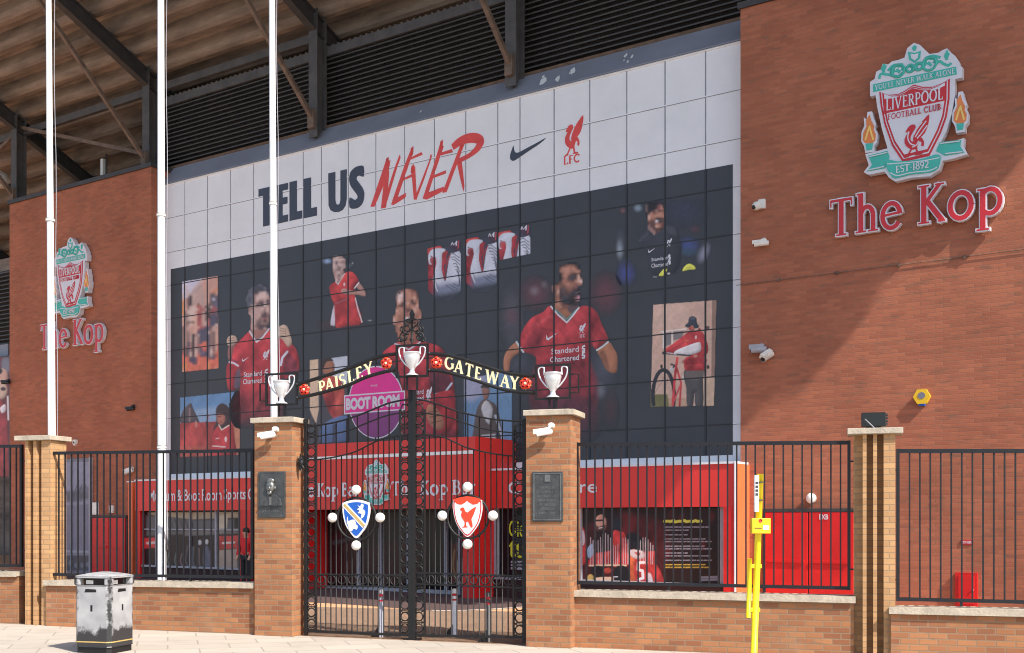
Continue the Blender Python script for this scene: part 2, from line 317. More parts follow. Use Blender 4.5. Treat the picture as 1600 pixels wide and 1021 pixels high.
GL = {
 'A': (.80, [([(.10, 0), (.40, 1)], H), ([(.40, 1), (.70, 0)], K), ([(.2, .34), (.6, .34)], H), S(.10, .02), S(.70, .02)]),
 'B': (.68, [([(.17, 0), (.17, 1)], K), ([(.17, .97)]+arc(.34, .75, .2, .22, 90, -90)+[(.17, .53)], H*1.3), ([(.17, .53)]+arc(.36, .28, .24, .26, 90, -90)+[(.17, .03)], H*1.3), S(.12, .02, .2), S(.12, .98, .2)]),
 'C': (.80, [(arc(.46, .5, .36, .47, 48, 312, 18), K*.9), ([(.70, .95), (.70, .74)], .06)]),
 'D': (.8, [([(.17, 0), (.17, 1)], K), ([(.17, .97)]+arc(.32, .5, .38, .47, 90, -90, 16)+[(.17, .03)], K*.8)]),
 'E': (.62, [([(.17, 0), (.17, 1)], K), ([(.1, .965), (.55, .965)], H), ([(.1, .035), (.58, .035)], H), ([(.17, .52), (.46, .52)], H), ([(.54, .97), (.54, .82)], .05), ([(.57, .02), (.57, .2)], .05)]),
 'F': (.58, [([(.17, 0), (.17, 1)], K), ([(.1, .965), (.54, .965)], H), ([(.17, .52), (.44, .52)], H), S(.17, .02)]),
 'G': (.84, [(arc(.46, .5, .36, .47, 48, 330, 18), K*.9), ([(.72, .08), (.72, .45)], K*.9), ([(.58, .45), (.84, .45)], .06)]),
 'I': (.34, [([(.17, 0), (.17, 1)], K), S(.17, .02), S(.17, .98)]),
 'K': (.76, [([(.17, 0), (.17, 1)], K), ([(.19, .5), (.60, .98)], H*1.5), ([(.26, .58), (.68, .02)], K), S(.17, .02, .3), S(.17, .98, .3), S(.6, .98, .24), S(.66, .02, .2)]),
 'L': (.60, [([(.17, 0), (.17, 1)], K), ([(.1, .035), (.56, .035)], H), S(.17, .98), ([(.55, .02), (.55, .22)], .05)]),
 'N': (.84, [([(.15, 0), (.15, 1)], H), ([(.15, 1), (.69, 0)], K), ([(.69, 0), (.69, 1)], H), S(.15, .02, .22), S(.69, .98, .22)]),
 'O': (.86, [(arc(.43, .5, .35, .47, 0, 360, 26), K*.85)]),
 'P': (.64, [([(.17, 0), (.17, 1)], K), ([(.17, .97)]+arc(.34, .72, .23, .25, 90, -90)+[(.17, .47)], H*1.3), S(.17, .02), S(.12, .98, .2)]),
 'R': (.72, [([(.17, 0), (.17, 1)], K), ([(.17, .97)]+arc(.34, .74, .21, .23, 90, -90)+[(.17, .51)], H*1.3), ([(.36, .5), (.66, .01)], K), S(.17, .02), S(.12, .98, .2)]),
 'S': (.58, [([(.49, .84)]+arc(.29, .74, .2, .23, 35, 220, 10)+[(.30, .49)]+arc(.29, .26, .21, .24, 70, -145, 12), K*.8)]),
 'T': (.72, [([(.36, 0), (.36, 1)], K), ([(.04, .965), (.68, .965)], H*1.1), ([(.05, .98), (.05, .8)], .05), ([(.67, .98), (.67, .8)], .05), S(.36, .02, .3)]),
 'U': (.8, [([(.15, 1), (.15, .35)]+arc(.40, .33, .25, .31, 180, 360, 12)+[(.65, .35), (.65, 1)], K*.8), S(.15, .98, .22), S(.65, .98, .2)]),
 'V': (.78, [([(.09, 1), (.39, 0)], K), ([(.39, 0), (.69, 1)], H), S(.09, .98), S(.69, .98, .2)]),
 'W': (1.1, [([(.09, 1), (.33, 0)], K), ([(.33, 0), (.55, 1)], H), ([(.55, 1), (.79, 0)], K), ([(.79, 0), (1.01, 1)], H), S(.09, .98), S(1.0, .98, .2)]),
 'Y': (.74, [([(.07, 1), (.37, .46)], K), ([(.37, .46), (.67, 1)], H), ([(.37, 0), (.37, .5)], K), S(.37, .02), S(.08, .98, .22), S(.66, .98, .2)]),
 '1': (.4, [([(.2, 0), (.2, 1)], K), S(.2, .02)]),
 '8': (.58, [(arc(.29, .75, .19, .22, 0, 360, 16), K*.75), (arc(.29, .27, .23, .25, 0, 360, 16), K*.75)]),
 '9': (.58, [(arc(.29, .68, .21, .28, 0, 360, 16), K*.75), ([(.5, .68), (.44, .3), (.2, .0)], K*.75)]),
 '2': (.58, [(arc(.28, .72, .21, .25, 160, -30, 10)+[(.1, .04)], K*.75), ([(.06, .04), (.54, .04)], H*1.3)]),
 "'": (.2, [([(.1, .78), (.1, 1)], H)]), '.': (.3, [([(.1, .45), (.2, .45)], .1)]), ' ': (.32, []),
 'h': (.66, [([(.16, 0), (.16, 1.06)], K), ([(.16, .5)]+arc(.34, .42, .18, .26, 130, 0, 9)+[(.52, 0)], K*.9), S(.16, .02, .3), S(.52, .02, .28), S(.12, 1.04, .16)]),
 'e': (.62, [(arc(.32, .34, .25, .33, 5, 325, 18), K*.9), ([(.1, .36), (.56, .40)], H)]),
 'o': (.70, [(arc(.35, .34, .28, .33, 0, 360, 22), K*.95)]),
 'p': (.72, [([(.17, -.38), (.17, .68)], K), (arc(.36, .34, .26, .31, 150, -150, 16), K*.9), S(.17, -.36, .32), S(.12, .66, .18)]),
 'a': (.6, [(arc(.26, .2, .19, .18, 40, 320, 12), K*.75), ([(.12, .6)]+arc(.3, .48, .15, .18, 110, 0, 6)+[(.45, .02)], K*.85)]),
 'r': (.5, [([(.17, 0), (.17, .68)], K), ([(.17, .45)]+arc(.34, .45, .16, .2, 160, 60, 6), K*.8), S(.17, .02, .3)]),
}
def serif(txt, fat=0.):
    """strokes (points, width) of a word, cap height 1"""
    x = 0; out = []
    for ch in txt:
        adv, st = GL[ch]
        for p, wd in st: out.append(([(a+x, b) for a, b in p], wd+fat))
        x += adv+.06
    return out, x-.06
def put_serif(mb, txt, u0, zb, u1, ztop, n0, n1, fat=0.):
    st, wd = serif(txt, fat); su = (u1-u0)/wd; sz = ztop-zb
    for i, (p, sw) in enumerate(st):
        q = [(u0+a*su, zb+b*sz) for a, b in p]; P = [np.array(a) for a in q]
        # stroke width scaled between the two axes
        d = np.abs(P[-1]-P[0])+1e-6; wv = sw*(su*d[1]+sz*d[0])/(d[0]+d[1]) if len(P) == 2 else sw*(su+sz)/2
        mb.ribbon(q, wv, n0, n1+.0006*i)
    return mb

# ---- printed pictures: a fine grid on the wall with one ink colour per point
PG = 1.12
def vnoise(X, Y, sc_, seed):
    rs = np.random.RandomState(seed); x, y = X/sc_, Y/sc_; x0, y0 = np.floor(x).astype(int), np.floor(y).astype(int); g = rs.rand(64, 64); fx, fy = x-x0, y-y0; fx = fx*fx*(3-2*fx); fy = fy*fy*(3-2*fy)
    q = lambda i, j: g[(y0+j) % 64, (x0+i) % 64]
    return (q(0, 0)*(1-fx)+q(1, 0)*fx)*(1-fy)+(q(0, 1)*(1-fx)+q(1, 1)*fx)*fy
def sd_poly(X, Y, P):
    d = np.full(X.shape, 1e9); inside = np.zeros(X.shape, bool); k = len(P)
    for i in range(k):
        (x0, y0), (x1, y1) = P[i], P[(i+1) % k]; ex, ey = x1-x0, y1-y0
        t = np.clip(((X-x0)*ex+(Y-y0)*ey)/(ex*ex+ey*ey+1e-9), 0, 1); d = np.minimum(d, np.hypot(X-x0-t*ex, Y-y0-t*ey))
        if y0 != y1:
            c = ((y0 > Y) != (y1 > Y)) & (X < ex*(Y-y0)/(y1-y0)+x0); inside ^= c
    return np.where(inside, d, -d)
def sd_line(X, Y, P, wd):
    d = np.full(X.shape, 1e9)
    for (x0, y0), (x1, y1) in zip(P[:-1], P[1:]):
        ex, ey = x1-x0, y1-y0; t = np.clip(((X-x0)*ex+(Y-y0)*ey)/(ex*ex+ey*ey+1e-9), 0, 1); d = np.minimum(d, np.hypot(X-x0-t*ex, Y-y0-t*ey))
    return wd/2-d
TONE = dict(a=(36, 32, 37), b=(62, 48, 51), c=(98, 66, 60), d=(132, 86, 72), e=(168, 110, 88), f=(194, 134, 110), g=(218, 170, 150), h=(234, 206, 204), k=(66, 66, 74), m=(150, 84, 92), p=(206, 140, 160), w=(226, 220, 222), q=(98, 100, 113), s=(70, 70, 84), l=(214, 184, 176), n=(190, 158, 150), t=(158, 122, 114), u=(120, 95, 93), v=(86, 68, 73))
TONE.update(x=(206, 200, 220), y=(206, 154, 138), z=(216, 108, 82), o=(222, 142, 76), i=(84, 80, 104), j=(178, 86, 86), **{'1': (112, 102, 124)})
TONES = dict(
 people=(284, 430, 4, '..........yyyy ......xxyyyyyy xxxxxxxlyyyyyy xxxxxxlyyyyyyy xlxxxlnnyyyyyy xlxxlnnnyyyyyo xxlxnnnnnyyyoy lxlnnnnnnyyuuy lxnbnnnnnyyuqu lyubnnnnnyy1x1 oyubnnnnnyyuq1 oyubnndnnyuu11 oyunlyjjnbunj1 oytlllyjjnbujj oulllyjjnbdjj1 outllgjjndbuiu gunlggjjnubiii gunlggjjnujiii gtutugjjnnjiii gttlggjjnnjiil utnyygyjjiiunn utnyygjiiiitng uttyygiiiintug uttnbtniiiitug uttnbntiiiitug uttnbntiiiitug utitbntizzitug utitbnjzzzitug uuutbntizzinug uuitbltijjiluy juulblt11iiltz zuulblziiiinuj zzziiizzzzuuiz zzziiizzzzzzzz zozziizzzzozzz oozzzzzzzzozzz oozzzzzzzzozzy gzzzzzzzzzzzzz'.split()),
 shout=(862, 410, 4, ['......aaaa....', '...bcdeeeca...', '...dfffefeb...', '...efffeeffc..', '...befedccd...', '...aefdkkbg...', '...adeckkdge..', '...ceedddfgh..', '.bcddefeedee..', 'ededcdeedmk...', 'edfbkcddcca...', 'dcgbkbcckba...', '.dfbbbbkbka...', '.cebkkkbbcp...', '.deckkbbbdp...', '.dfdbkkaabb...', '.efec.........', '.eefd.........']),
 centre=(610, 448, 4, ['..............', '....cefedc....', '...bgdffeec...', '...hhcffefc...', '...hgcfffgd...', '...hgbfebfe...', '...gdbgfccf...', '...cccfefeg...', '..effddd fgf..'.replace(' ', ''), '..gffdccegfe..', '..ffeemfbfee..', '.efeedee.eef..', '.gfeedwbbdef..', '.gfeedbbcdd...', '.feefdccddd...', '..efecdeded...', '..eeedddded...', '..eeddddded...']),
 beard=(380, 444, 4, ['.....sqs....', '...qssssq...', '..qqsvssq...', '..qqvvnllq..', '..qqtnllln..', '.qsqtlllln..', '.qsqtlttnv..', '..qqttvvns..', '..qnnvtvln..', '..ttnnnltl..', '..tnnnnntl..', '..nnnnntvt..', '...lnnnvvu..', '...nnnttmt..', '...nntutbt..', '...nnuuttu..', '...ntuvvv...', '...nntvun...']),
 keeper=(1004, 312, 4, ['............', '..aaaab.....', '.uaaabme....', '.uaaacmf....', '.uabctcdd...', '..cfdeffe...', '..gffffff...', '..geebbcd...', '..dccwbk....', '..cccee d...'.replace(' ', ''), '..tccgfd....', '..ttbccb....', '...ttb......', '....t.......']),
 woman=(512, 396, 4, ['..........', '..tlnt....', '..lllln...', '..nvntt...', '..ltlln...', '..lnunn...', '..ntun....', '..tnlt....', '...nun....', '...ntl....', '...lt.....']))
def tone_layer(key, PX, PY):
    x0, y0, cs, rows = TONES[key]; wd = max(map(len, rows)); g = np.zeros((len(rows)+2, wd+2, 4))
    for j, row in enumerate(rows):
        for i, ch in enumerate(row):
            if ch != '.': g[j+1, i+1] = np.append(lin(TONE[ch]), 1)
    x = np.clip((PX-x0)/cs+.5, 0, wd+.999); y = np.clip((PY-y0)/cs+.5, 0, len(rows)+.999); i = x.astype(int); j = y.astype(int); fx = (x-i)[..., None]; fy = (y-j)[..., None]; 
    i1 = np.minimum(i+1, wd+1); j1 = np.minimum(j+1, len(rows)+1)
    v = (g[j, i]*(1-fx)+g[j, i1]*fx)*(1-fy)+(g[j1, i]*(1-fx)+g[j1, i1]*fx)*fy
    a = v[..., 3]; return v[..., :3]/(a[..., None]+1e-4), np.clip((a-.3)/.5, 0, 1)
def paint_part(name, t, fr, n, box, ops, org=(0, 0), s=1., step=1., clip=None, clipsoft=3., bgc=(56, 58, 64), parent=None, gain=PG, label=None, fade=None, vol=.5, tone=None):
    x0, y0, x1, y1 = box; PX, PY = np.meshgrid(np.arange(x0, x1+step*.5, step), np.arange(y0, y1+step*.5, step))
    X = (PX-org[0])*s; Y = (PY-org[1])*s
    col = np.zeros(X.shape+(3,)); col[:] = lin(bgc); A = np.zeros(X.shape)
    for op in ops:
        kd, c, soft, al = op[:4]; g = op[4:]; soft = max(soft, .9*s*step)
        if kd == 'C': sd = sd_poly(X, Y, smooth_poly(g[0], 3))
        elif kd == 'P': sd = sd_poly(X, Y, g[0])
        elif kd == 'L': sd = sd_line(X, Y, g[0], g[1])
        elif kd == 'E':
            cx, cy, rx, ry = g[:4]; th = math.radians(g[4]) if len(g) > 4 else 0
            a = (X-cx)*math.cos(th)+(Y-cy)*math.sin(th); b = -(X-cx)*math.sin(th)+(Y-cy)*math.cos(th)
            sd = (1-np.hypot(a/rx, b/ry))*min(rx, ry)
        if kd == 'G':
            th = math.radians(g[4]) if len(g) > 4 else 0; a = (X-g[0])*math.cos(th)+(Y-g[1])*math.sin(th); b = -(X-g[0])*math.sin(th)+(Y-g[1])*math.cos(th)
            a = np.exp(-1.3*((a/g[2])**2+(b/g[3])**2)); a = np.clip((a-.06)/.94, 0, 1)*al
        else: a = np.clip(.5+sd/soft, 0, 1); a = a*a*(3-2*a)*al
        ink = np.broadcast_to(lin(c), X.shape+(3,))
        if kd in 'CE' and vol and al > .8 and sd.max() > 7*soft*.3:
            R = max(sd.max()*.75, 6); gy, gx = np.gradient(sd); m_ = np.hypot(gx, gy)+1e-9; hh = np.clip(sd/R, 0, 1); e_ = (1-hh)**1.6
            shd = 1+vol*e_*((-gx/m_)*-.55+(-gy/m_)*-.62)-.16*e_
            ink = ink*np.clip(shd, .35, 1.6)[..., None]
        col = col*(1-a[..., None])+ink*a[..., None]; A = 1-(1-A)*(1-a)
    if tone:
        tc_, ta_ = tone_layer(tone, PX, PY); ta_ = ta_*.88; col = col*(1-ta_[..., None])+tc_*ta_[..., None]; A = 1-(1-A)*(1-ta_)
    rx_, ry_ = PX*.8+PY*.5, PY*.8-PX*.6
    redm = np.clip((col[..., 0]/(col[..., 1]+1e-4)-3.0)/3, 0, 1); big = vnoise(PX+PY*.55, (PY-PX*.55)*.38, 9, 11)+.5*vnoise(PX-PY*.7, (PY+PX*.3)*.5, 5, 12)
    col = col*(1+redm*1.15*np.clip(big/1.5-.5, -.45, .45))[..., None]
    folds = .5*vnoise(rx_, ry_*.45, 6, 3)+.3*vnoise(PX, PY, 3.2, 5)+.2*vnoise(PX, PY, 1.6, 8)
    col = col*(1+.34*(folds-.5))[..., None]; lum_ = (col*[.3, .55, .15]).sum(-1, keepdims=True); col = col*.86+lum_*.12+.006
    if clip: 
        a = np.clip(.5+sd_poly(X, Y, clip)/clipsoft, 0, 1); A = A*a; col = col*a[..., None]+lin(bgc)*(1-a[..., None])
    if fade:      # print fades out into the navy ground below a line
        a = np.clip((fade[1]-PY)/(fade[1]-fade[0]), 0, 1); A = A*np.clip(a*4, 0, 1); col = col*a[..., None]+lin(bgc)*(1-a[..., None])
    U, Z = fr.grid(PX, PY, n); h, wd = X.shape; o = t['o']
    keep = np.maximum.reduce([A[:-1, :-1], A[1:, :-1], A[:-1, 1:], A[1:, 1:]]) > .07
    idx = np.arange(h*wd).reshape(h, wd); q = np.stack([idx[1:, :-1], idx[1:, 1:], idx[:-1, 1:], idx[:-1, :-1]], -1)[keep]
    used, inv = np.unique(q.ravel(), return_inverse=True); q = inv.reshape(-1, 4)
    V = np.stack([U.ravel()-o[0], np.full(h*wd, -(n-o[1])), Z.ravel()-o[2]], -1)[used]
    me = bpy.data.meshes.new(name); me.vertices.add(len(V)); me.vertices.foreach_set('co', V.ravel())
    me.loops.add(q.size); me.loops.foreach_set('vertex_index', q.ravel().astype(np.int32))
    me.polygons.add(len(q)); me.polygons.foreach_set('loop_start', np.arange(0, q.size, 4, dtype=np.int32))
    me.update(calc_edges=True); ca = me.color_attributes.new('Col', 'FLOAT_COLOR', 'POINT')
    cc = np.concatenate([np.clip(col*gain, 0, .9).reshape(-1, 3)[used], np.ones((len(used), 1))], 1); ca.data.foreach_set('color', cc.ravel().astype(np.float32))
    me.materials.append(M['print']); ob = bpy.data.objects.new(name, me); C.objects.link(ob); ob.parent = parent or t['e']
    if label: ob['label'] = label
    return ob

# the emblem bird, drawn once in its own pixels (340..500, 530..800)
BIRD = [smooth_poly([(350, 628), (362, 600), (385, 580), (410, 584), (414, 605), (400, 628), (386, 655), (381, 682), (392, 700), (408, 690), (420, 660), (440, 668), (458, 692), (468, 718), (464, 745), (450, 738), (452, 716), (438, 706), (430, 726), (420, 748), (402, 757), (380, 748), (358, 728), (344, 700), (345, 668), (356, 645), (370, 625)], 2),
        smooth_poly([(398, 692), (405, 652), (432, 600), (468, 558), (500, 530), (497, 585), (480, 640), (460, 668), (440, 680), (420, 692)], 2),
        [(384, 745), (396, 748), (372, 788), (372, 800), (340, 804), (342, 797), (362, 788)], [(412, 748), (424, 742), (430, 785), (456, 792), (456, 799), (410, 799), (420, 790)]]
def put_bird(mb, u0, z0, u1, z1, n0, n1):
    for i, p in enumerate(BIRD): mb.prism([(u0+(x-340)/160*(u1-u0), z0+(804-y)/274*(z1-z0)) for x, y in p], n0, n1+.001*i)
    return mb

# ------------------------------------------------------------------ ground
def sheet(name, pts, m, lift):
    me = bpy.data.meshes.new(name); me.from_pydata([(x, y, gz(x)+lift) for x, y in pts], [], [tuple(range(len(pts)))]); me.update()
    ob = bpy.data.objects.new(name, me); C.objects.link(ob); me.materials.append(m); ob['kind'] = 'structure'; return ob
sheet('ground', [(-300, -300), (300, -300), (300, 300), (-300, 300)], mat('ground_earth', (.2, .17, .14), .95, var=.2, scale=.5), -.16)
PAVE = ground_mat('pale_slabs', (.50, .44, .375), (.32, .28, .24), .9, .6, .013, math.radians(-17), stain=(.30, .26, .22), var=.2)
road = sheet('road', [(-80, 3), (80, 3), (80, 10), (-80, 10)], mat('asphalt', (.06, .06, .062), .9, var=.25, scale=6, bump=.4), -.12)
def slab(name, pts, m):
    k = len(pts); v = [(x, y, gz(x)) for x, y in pts]+[(x, y, gz(x)-.155) for x, y in pts]
    me = bpy.data.meshes.new(name); me.from_pydata(v, [], [tuple(range(k))]+[(i, i+k, (i+1) % k+k, (i+1) % k) for i in range(k)]); me.update()
    ob = bpy.data.objects.new(name, me); C.objects.link(ob); me.materials.append(m); ob['kind'] = 'structure'
bl = lambda u, n: FB.world(u, n, 0)[:2]
slab('pavement', [(-70, 10), (70, 10), bl(70, -.02), bl(-70, -.02)], PAVE)
slab('far_pavement', [(-70, -4), (70, -4), (70, 3), (-70, 3)], PAVE)
slab('forecourt', [bl(-70, -.021), bl(70, -.021), (70, 70), (-90, 70)], ground_mat('orange_block_paving', (.74, .40, .22), (.58, .33, .19), .22, .11, .006, math.radians(-33), var=.08, stain=(.4, .25, .16)))

def gpx(px, py):
    Y = EYE*F/(py-HZ); X = (px-CX)/F*Y; Y = (EYE-gz(X))*F/(py-HZ); return ((px-CX)/F*Y, Y)
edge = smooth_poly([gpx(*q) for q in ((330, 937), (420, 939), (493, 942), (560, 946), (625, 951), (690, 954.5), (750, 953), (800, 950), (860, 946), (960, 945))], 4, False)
BROWN = ground_mat('shade_toned_brown_paving', (.115, .075, .07), (.08, .055, .055), .22, .11, .006, math.radians(-33), var=.1, stain=(.16, .12, .11))  # brown paving whose dark colour also carries the shade by the building
sheet('shade_toned_path', edge+[FC.world(-6, -.3, 0)[:2], FC.world(-45, -.3, 0)[:2]], BROWN, .005)
sheet('path_edging', [(x, y-.0) for x, y in edge[-18:]]+[(x+.02, y-.16) for x, y in edge[-18:][::-1]], M['pave'], .009)

# ------------------------------------------------------------------ grandstand: terrace underside, columns, louvres
NB, NT, NL = -1.15, -.7, -1.6           # banner, brick tower and louvre planes
ZT = FC.z(1157, 15, NT)                  # tower top
def rake(n): return 17.3+.45*(n+1.4)
UE = 5.0  # unseen right end, placed so its shadow edge crosses the right tower
st = thing('grandstand', 'raked concrete grandstand with dark steel frame and louvres above the mural', 'grandstand', FC, (-20, -5, 0))
prof = []
n = 7.5  # unseen outer reach, lengthened to shade the facade and the ground before it
while n > -9.2:
    z = rake(n); prof += [(n, z+.12), (n+.02, z-.2), (n-.03, z-.33), (n-.14, z-.4), (n-.34, z-.4), (n-.45, z-.33), (n-.5, z-.05)]; n -= .8
prof += [(n, rake(n)+.9), (7.7, rake(7.7)+.9), (7.7, rake(7.5)+.1)]
MB().extr(prof, -75, UE).build('terrace', 'concrete', st)
cols = [(30, -13), (236, 0), (497, 0), (805, 0), (1200, 0), (-190, 0)]
flz = FC.z(258, 268, NL)
rows = MB(); 
for px, _ in cols:
    uc = FC.u(px, -1.35); zb = ZT-.05 if px < 240 else flz-.35
    MB().box(uc-.17, uc+.17, -1.17, -1.13, zb, rake(-1.2)-.3).box(uc-.025, uc+.025, -1.5, -1.17, zb, rake(-1.3)-.3).box(uc-.17, uc+.17, -1.54, -1.5, zb, rake(-1.5)-.3).build('column', 'steel', st)
    # raker: deep I-beam under the steps
    FW_ = .12
    def seg(u0, u1, d0, d1): return [(u0, 4.5, rake(4.5)-.42-d0), (u1, 4.5, rake(4.5)-.42-d0), (u0, -9, rake(-9)-.42-d0), (u1, -9, rake(-9)-.42-d0), (u0, 4.5, rake(4.5)-.42-d1), (u1, 4.5, rake(4.5)-.42-d1), (u0, -9, rake(-9)-.42-d1), (u1, -9, rake(-9)-.42-d1)]
    fb = [(0, 1, 3, 2), (4, 6, 7, 5), (0, 4, 5, 1), (2, 3, 7, 6), (0, 2, 6, 4), (1, 5, 7, 3)]
    MB().add(seg(uc-.13, uc+.13, 0, .04), fb).add(seg(uc-.03, uc+.03, .04, .5), fb).add(seg(uc-.13, uc+.13, .5, .55), fb).build('raker_beam', 'dark', st)
    zs = zb+.55
    nn = 3.9; MB().tube([(uc, -1.1, zs), (uc, nn, zs+(nn+1.1)*.98)], .085, 4, smooth=False).build('brace', 'rust', st)
    MB().box(uc-.12, uc+.12, -1.13, -1.02, zs-.3, zs+.25).build('gusset', 'rust', st)
ut = FC.u(-150, -1.35)
MB().box(-62, FC.u(480, -1.35), -1.6, -1.45, rake(-1.5)-.95, rake(-1.5)-.7).build('tie_beam', 'steel', st)
u30, u236 = FC.u(30, -1.35), FC.u(236, -1.35)
MB().tube([(u30, -1.45, 16.6), (u236, -1.45, 14.2)], .09, 4, smooth=False).build('cross_brace', 'rust', st)
MB().tube([(u30-6, -1.45, 14.2), (u30, -1.45, 16.6)], .09, 4, smooth=False).build('cross_brace', 'rust', st)
for k in range(3):
    uu = u30+1.5+k*2.6; MB().tube([(uu, -3.5, 13.6), (uu-1.6, -7, 15.6)], .11, 6).build('inner_strut', 'dark', st)
MB().box(-80, UE, -9.6, -9.3, 0, 15.5).build('rear_wall', 'concrete', st)
# louvres over the mural
uL, uR = FC.u(246, NL), FC.u(1160, NL)+1.2
zl0, zl1 = flz+.05, FC.z(258, 168, NL)
lv = MB(); zz = zl0
while zz < zl1-.02:
    lv.extr([(NL-.12, zz+.10), (NL-.11, zz+.115), (NL+.03, zz+.03), (NL+.03, zz-.005), (NL+.018, zz-.005)], uL, uR); zz += .142
lp = lv.build('louvre_screen', 'louvre', st)
MB().box(uL, uR, NL-.3, NL-.2, flz-.6, zl1).build('louvre_backing', 'dark', st, parent=lp)
MB().box(uL, uR, NL-.16, NL+.06, zl1, FC.z(258, 155, NL)).build('louvre_rim', 'steel', st)
rb = MB(); uu = uL
while uu < uR: rb.box(uu, uu+.07, NL-.14, NL+.0, FC.z(258, 155, NL), FC.z(258, 155, NL)+.07); uu += .22
rb.build('corrugated_edge', 'rust', st)
zbt = FC.z(1156, 65, NB)
MB().extr([(NB+.06, zbt+.03), (NB+.06, zbt), (NL-.1, flz-.06), (NL-.1, flz+.0), (NL+.05, flz+.0)], uL-.05, uR).build('flashing', 'flash', st)
MB().extr([(NL+.05, flz+.003), (NL+.11, flz+.06), (NL+.02, flz+.1), (NL-.1, flz+.06)], uL, uR).build('gutter', 'rust', st)
pf = MB()
for x, y, r in ((853, 131, 9), (849, 122, 3), (877, 129, 6), (897, 114, 7), (893, 118, 3), (977, 90, 4), (989, 93, 4), (978, 99, 2), (986, 103, 3), (660, 178, 2.4)):
    for k in range(2):
        dx, dy = random.uniform(-.25, .25)*r*k, random.uniform(-.3, .3)*r*k
        pts = [(x+dx+r*.62*math.cos(a)*random.uniform(.6, 1.1), y+dy+r*math.sin(a)*random.uniform(.6, 1.25)) for a in np.linspace(0, 6.283, 12, endpoint=False)]
        vs = []
        for a, b in pts:
            p = FC.at(a, b, (NB+NL)/2); tt = np.clip((p[2]-zbt)/(flz-.03-zbt), 0, 1); vs.append((p[0], NB+.06+(NL+.05-NB-.06)*tt+.01+.004*k, zbt+.03+(flz-.03-zbt)*tt+.008+.004*k))
        pf.add(vs, [tuple(range(12))])
pf.build('peeling_paint', 'white', st)
# second, lower louvre bay beyond the left tower
u0, u1 = FC.u(-140, NL), FC.u(16, NL)
lz0, lz1 = FC.z(8, 538, NL), FC.z(8, 424, NL); lv = MB(); zz = lz0
while zz < lz1: lv.extr([(NL-.12, zz+.10), (NL-.11, zz+.115), (NL+.03, zz+.03), (NL+.03, zz-.005)], u0, u1); zz += .16
lp = lv.build('louvre_screen', 'louvre', st); MB().box(u0, u1, NL-.3, NL-.2, lz0-.7, lz1).build('louvre_backing', 'dark', st, parent=lp)
MB().box(u0, u1, NL-.2, NL+.1, lz0-.55, lz0-.03).build('flashing', 'flash', st)
MB().box(u0, u1, NL-.9, NL-.3, lz1-.2, lz1+.6).build('terrace_edge', 'concrete', st)

# ------------------------------------------------------------------ brick towers
def tower(label, u0, u1):
    t = thing('brick_tower', label, 'tower', FC, ((u0+u1)/2, NT, 0), 'brick towers flanking the mural')
    MB().box(u0, u1, -4.5, NT, -1.5, ZT).build('wall', 'tower', t)
    MB().box(u0-.05, u1+.06, -4.55, NT+.06, ZT, ZT+.14).build('coping', 'dark', t)
    return t
tl = tower('shaded red brick tower on the left with a small crest and sign', FC.u(15, NT), FC.u(236.5, NT))
trt = tower('large red brick tower on the right crossed by a sunlit diagonal', FC.u(1157, NT), 2.2)
# red double doors and fittings that belong to the towers
def doors(t, px0, px1, py, leaf=2):
    ua, ub = FC.u(px0, NT), FC.u(px1, NT); zt = FC.z((px0+px1)/2, py, NT); w_ = (ub-ua)/leaf
    MB().box(ua-.06, ub+.06, NT, NT+.05, 0, zt).box(ua-.06, ub+.06, NT, NT+.09, zt, zt+.07).build('door_frame', 'dark', t)
    for k in range(leaf):
        d = MB().box(ua+k*w_+.012, ua+(k+1)*w_-.012, NT+.05, NT+.085, .03, zt-.01).build('door', 'redd', t, bevel=.008)
        MB().box(ua+k*w_+.08, ua+(k+1)*w_-.08, NT+.085, NT+.12, 1.02, 1.08).build('push_bar', 'redd', t, parent=d)
    return ua, ub, zt
doors(tl, 147, 199, 809)
a_, b_, zt = doors(trt, 1197, 1336, 800)
mb = MB(); p = FC.at(1280, 812, NT+.1); q = FC.at(1294, 804, NT+.1); put_sans(mb, 'EXB', p[0], p[2], q[0], q[2], NT+.095, .02).build('door_lettering', 'signwhite', trt)
# thin cable along the right tower
p, q = FC.at(1150, 446, NT+.03), FC.at(1620, 381, NT+.03); cb = MB().tube([(p[0], NT+.025, p[2]), (2.1, NT+.025, p[2]+.02)], .008, 5)
for k in range(8): uu = p[0]+1+k*1.3; cb.box(uu-.02, uu+.02, NT, NT+.045, p[2]-.03, p[2]+.035)
cb.build('cable', 'rust', trt)
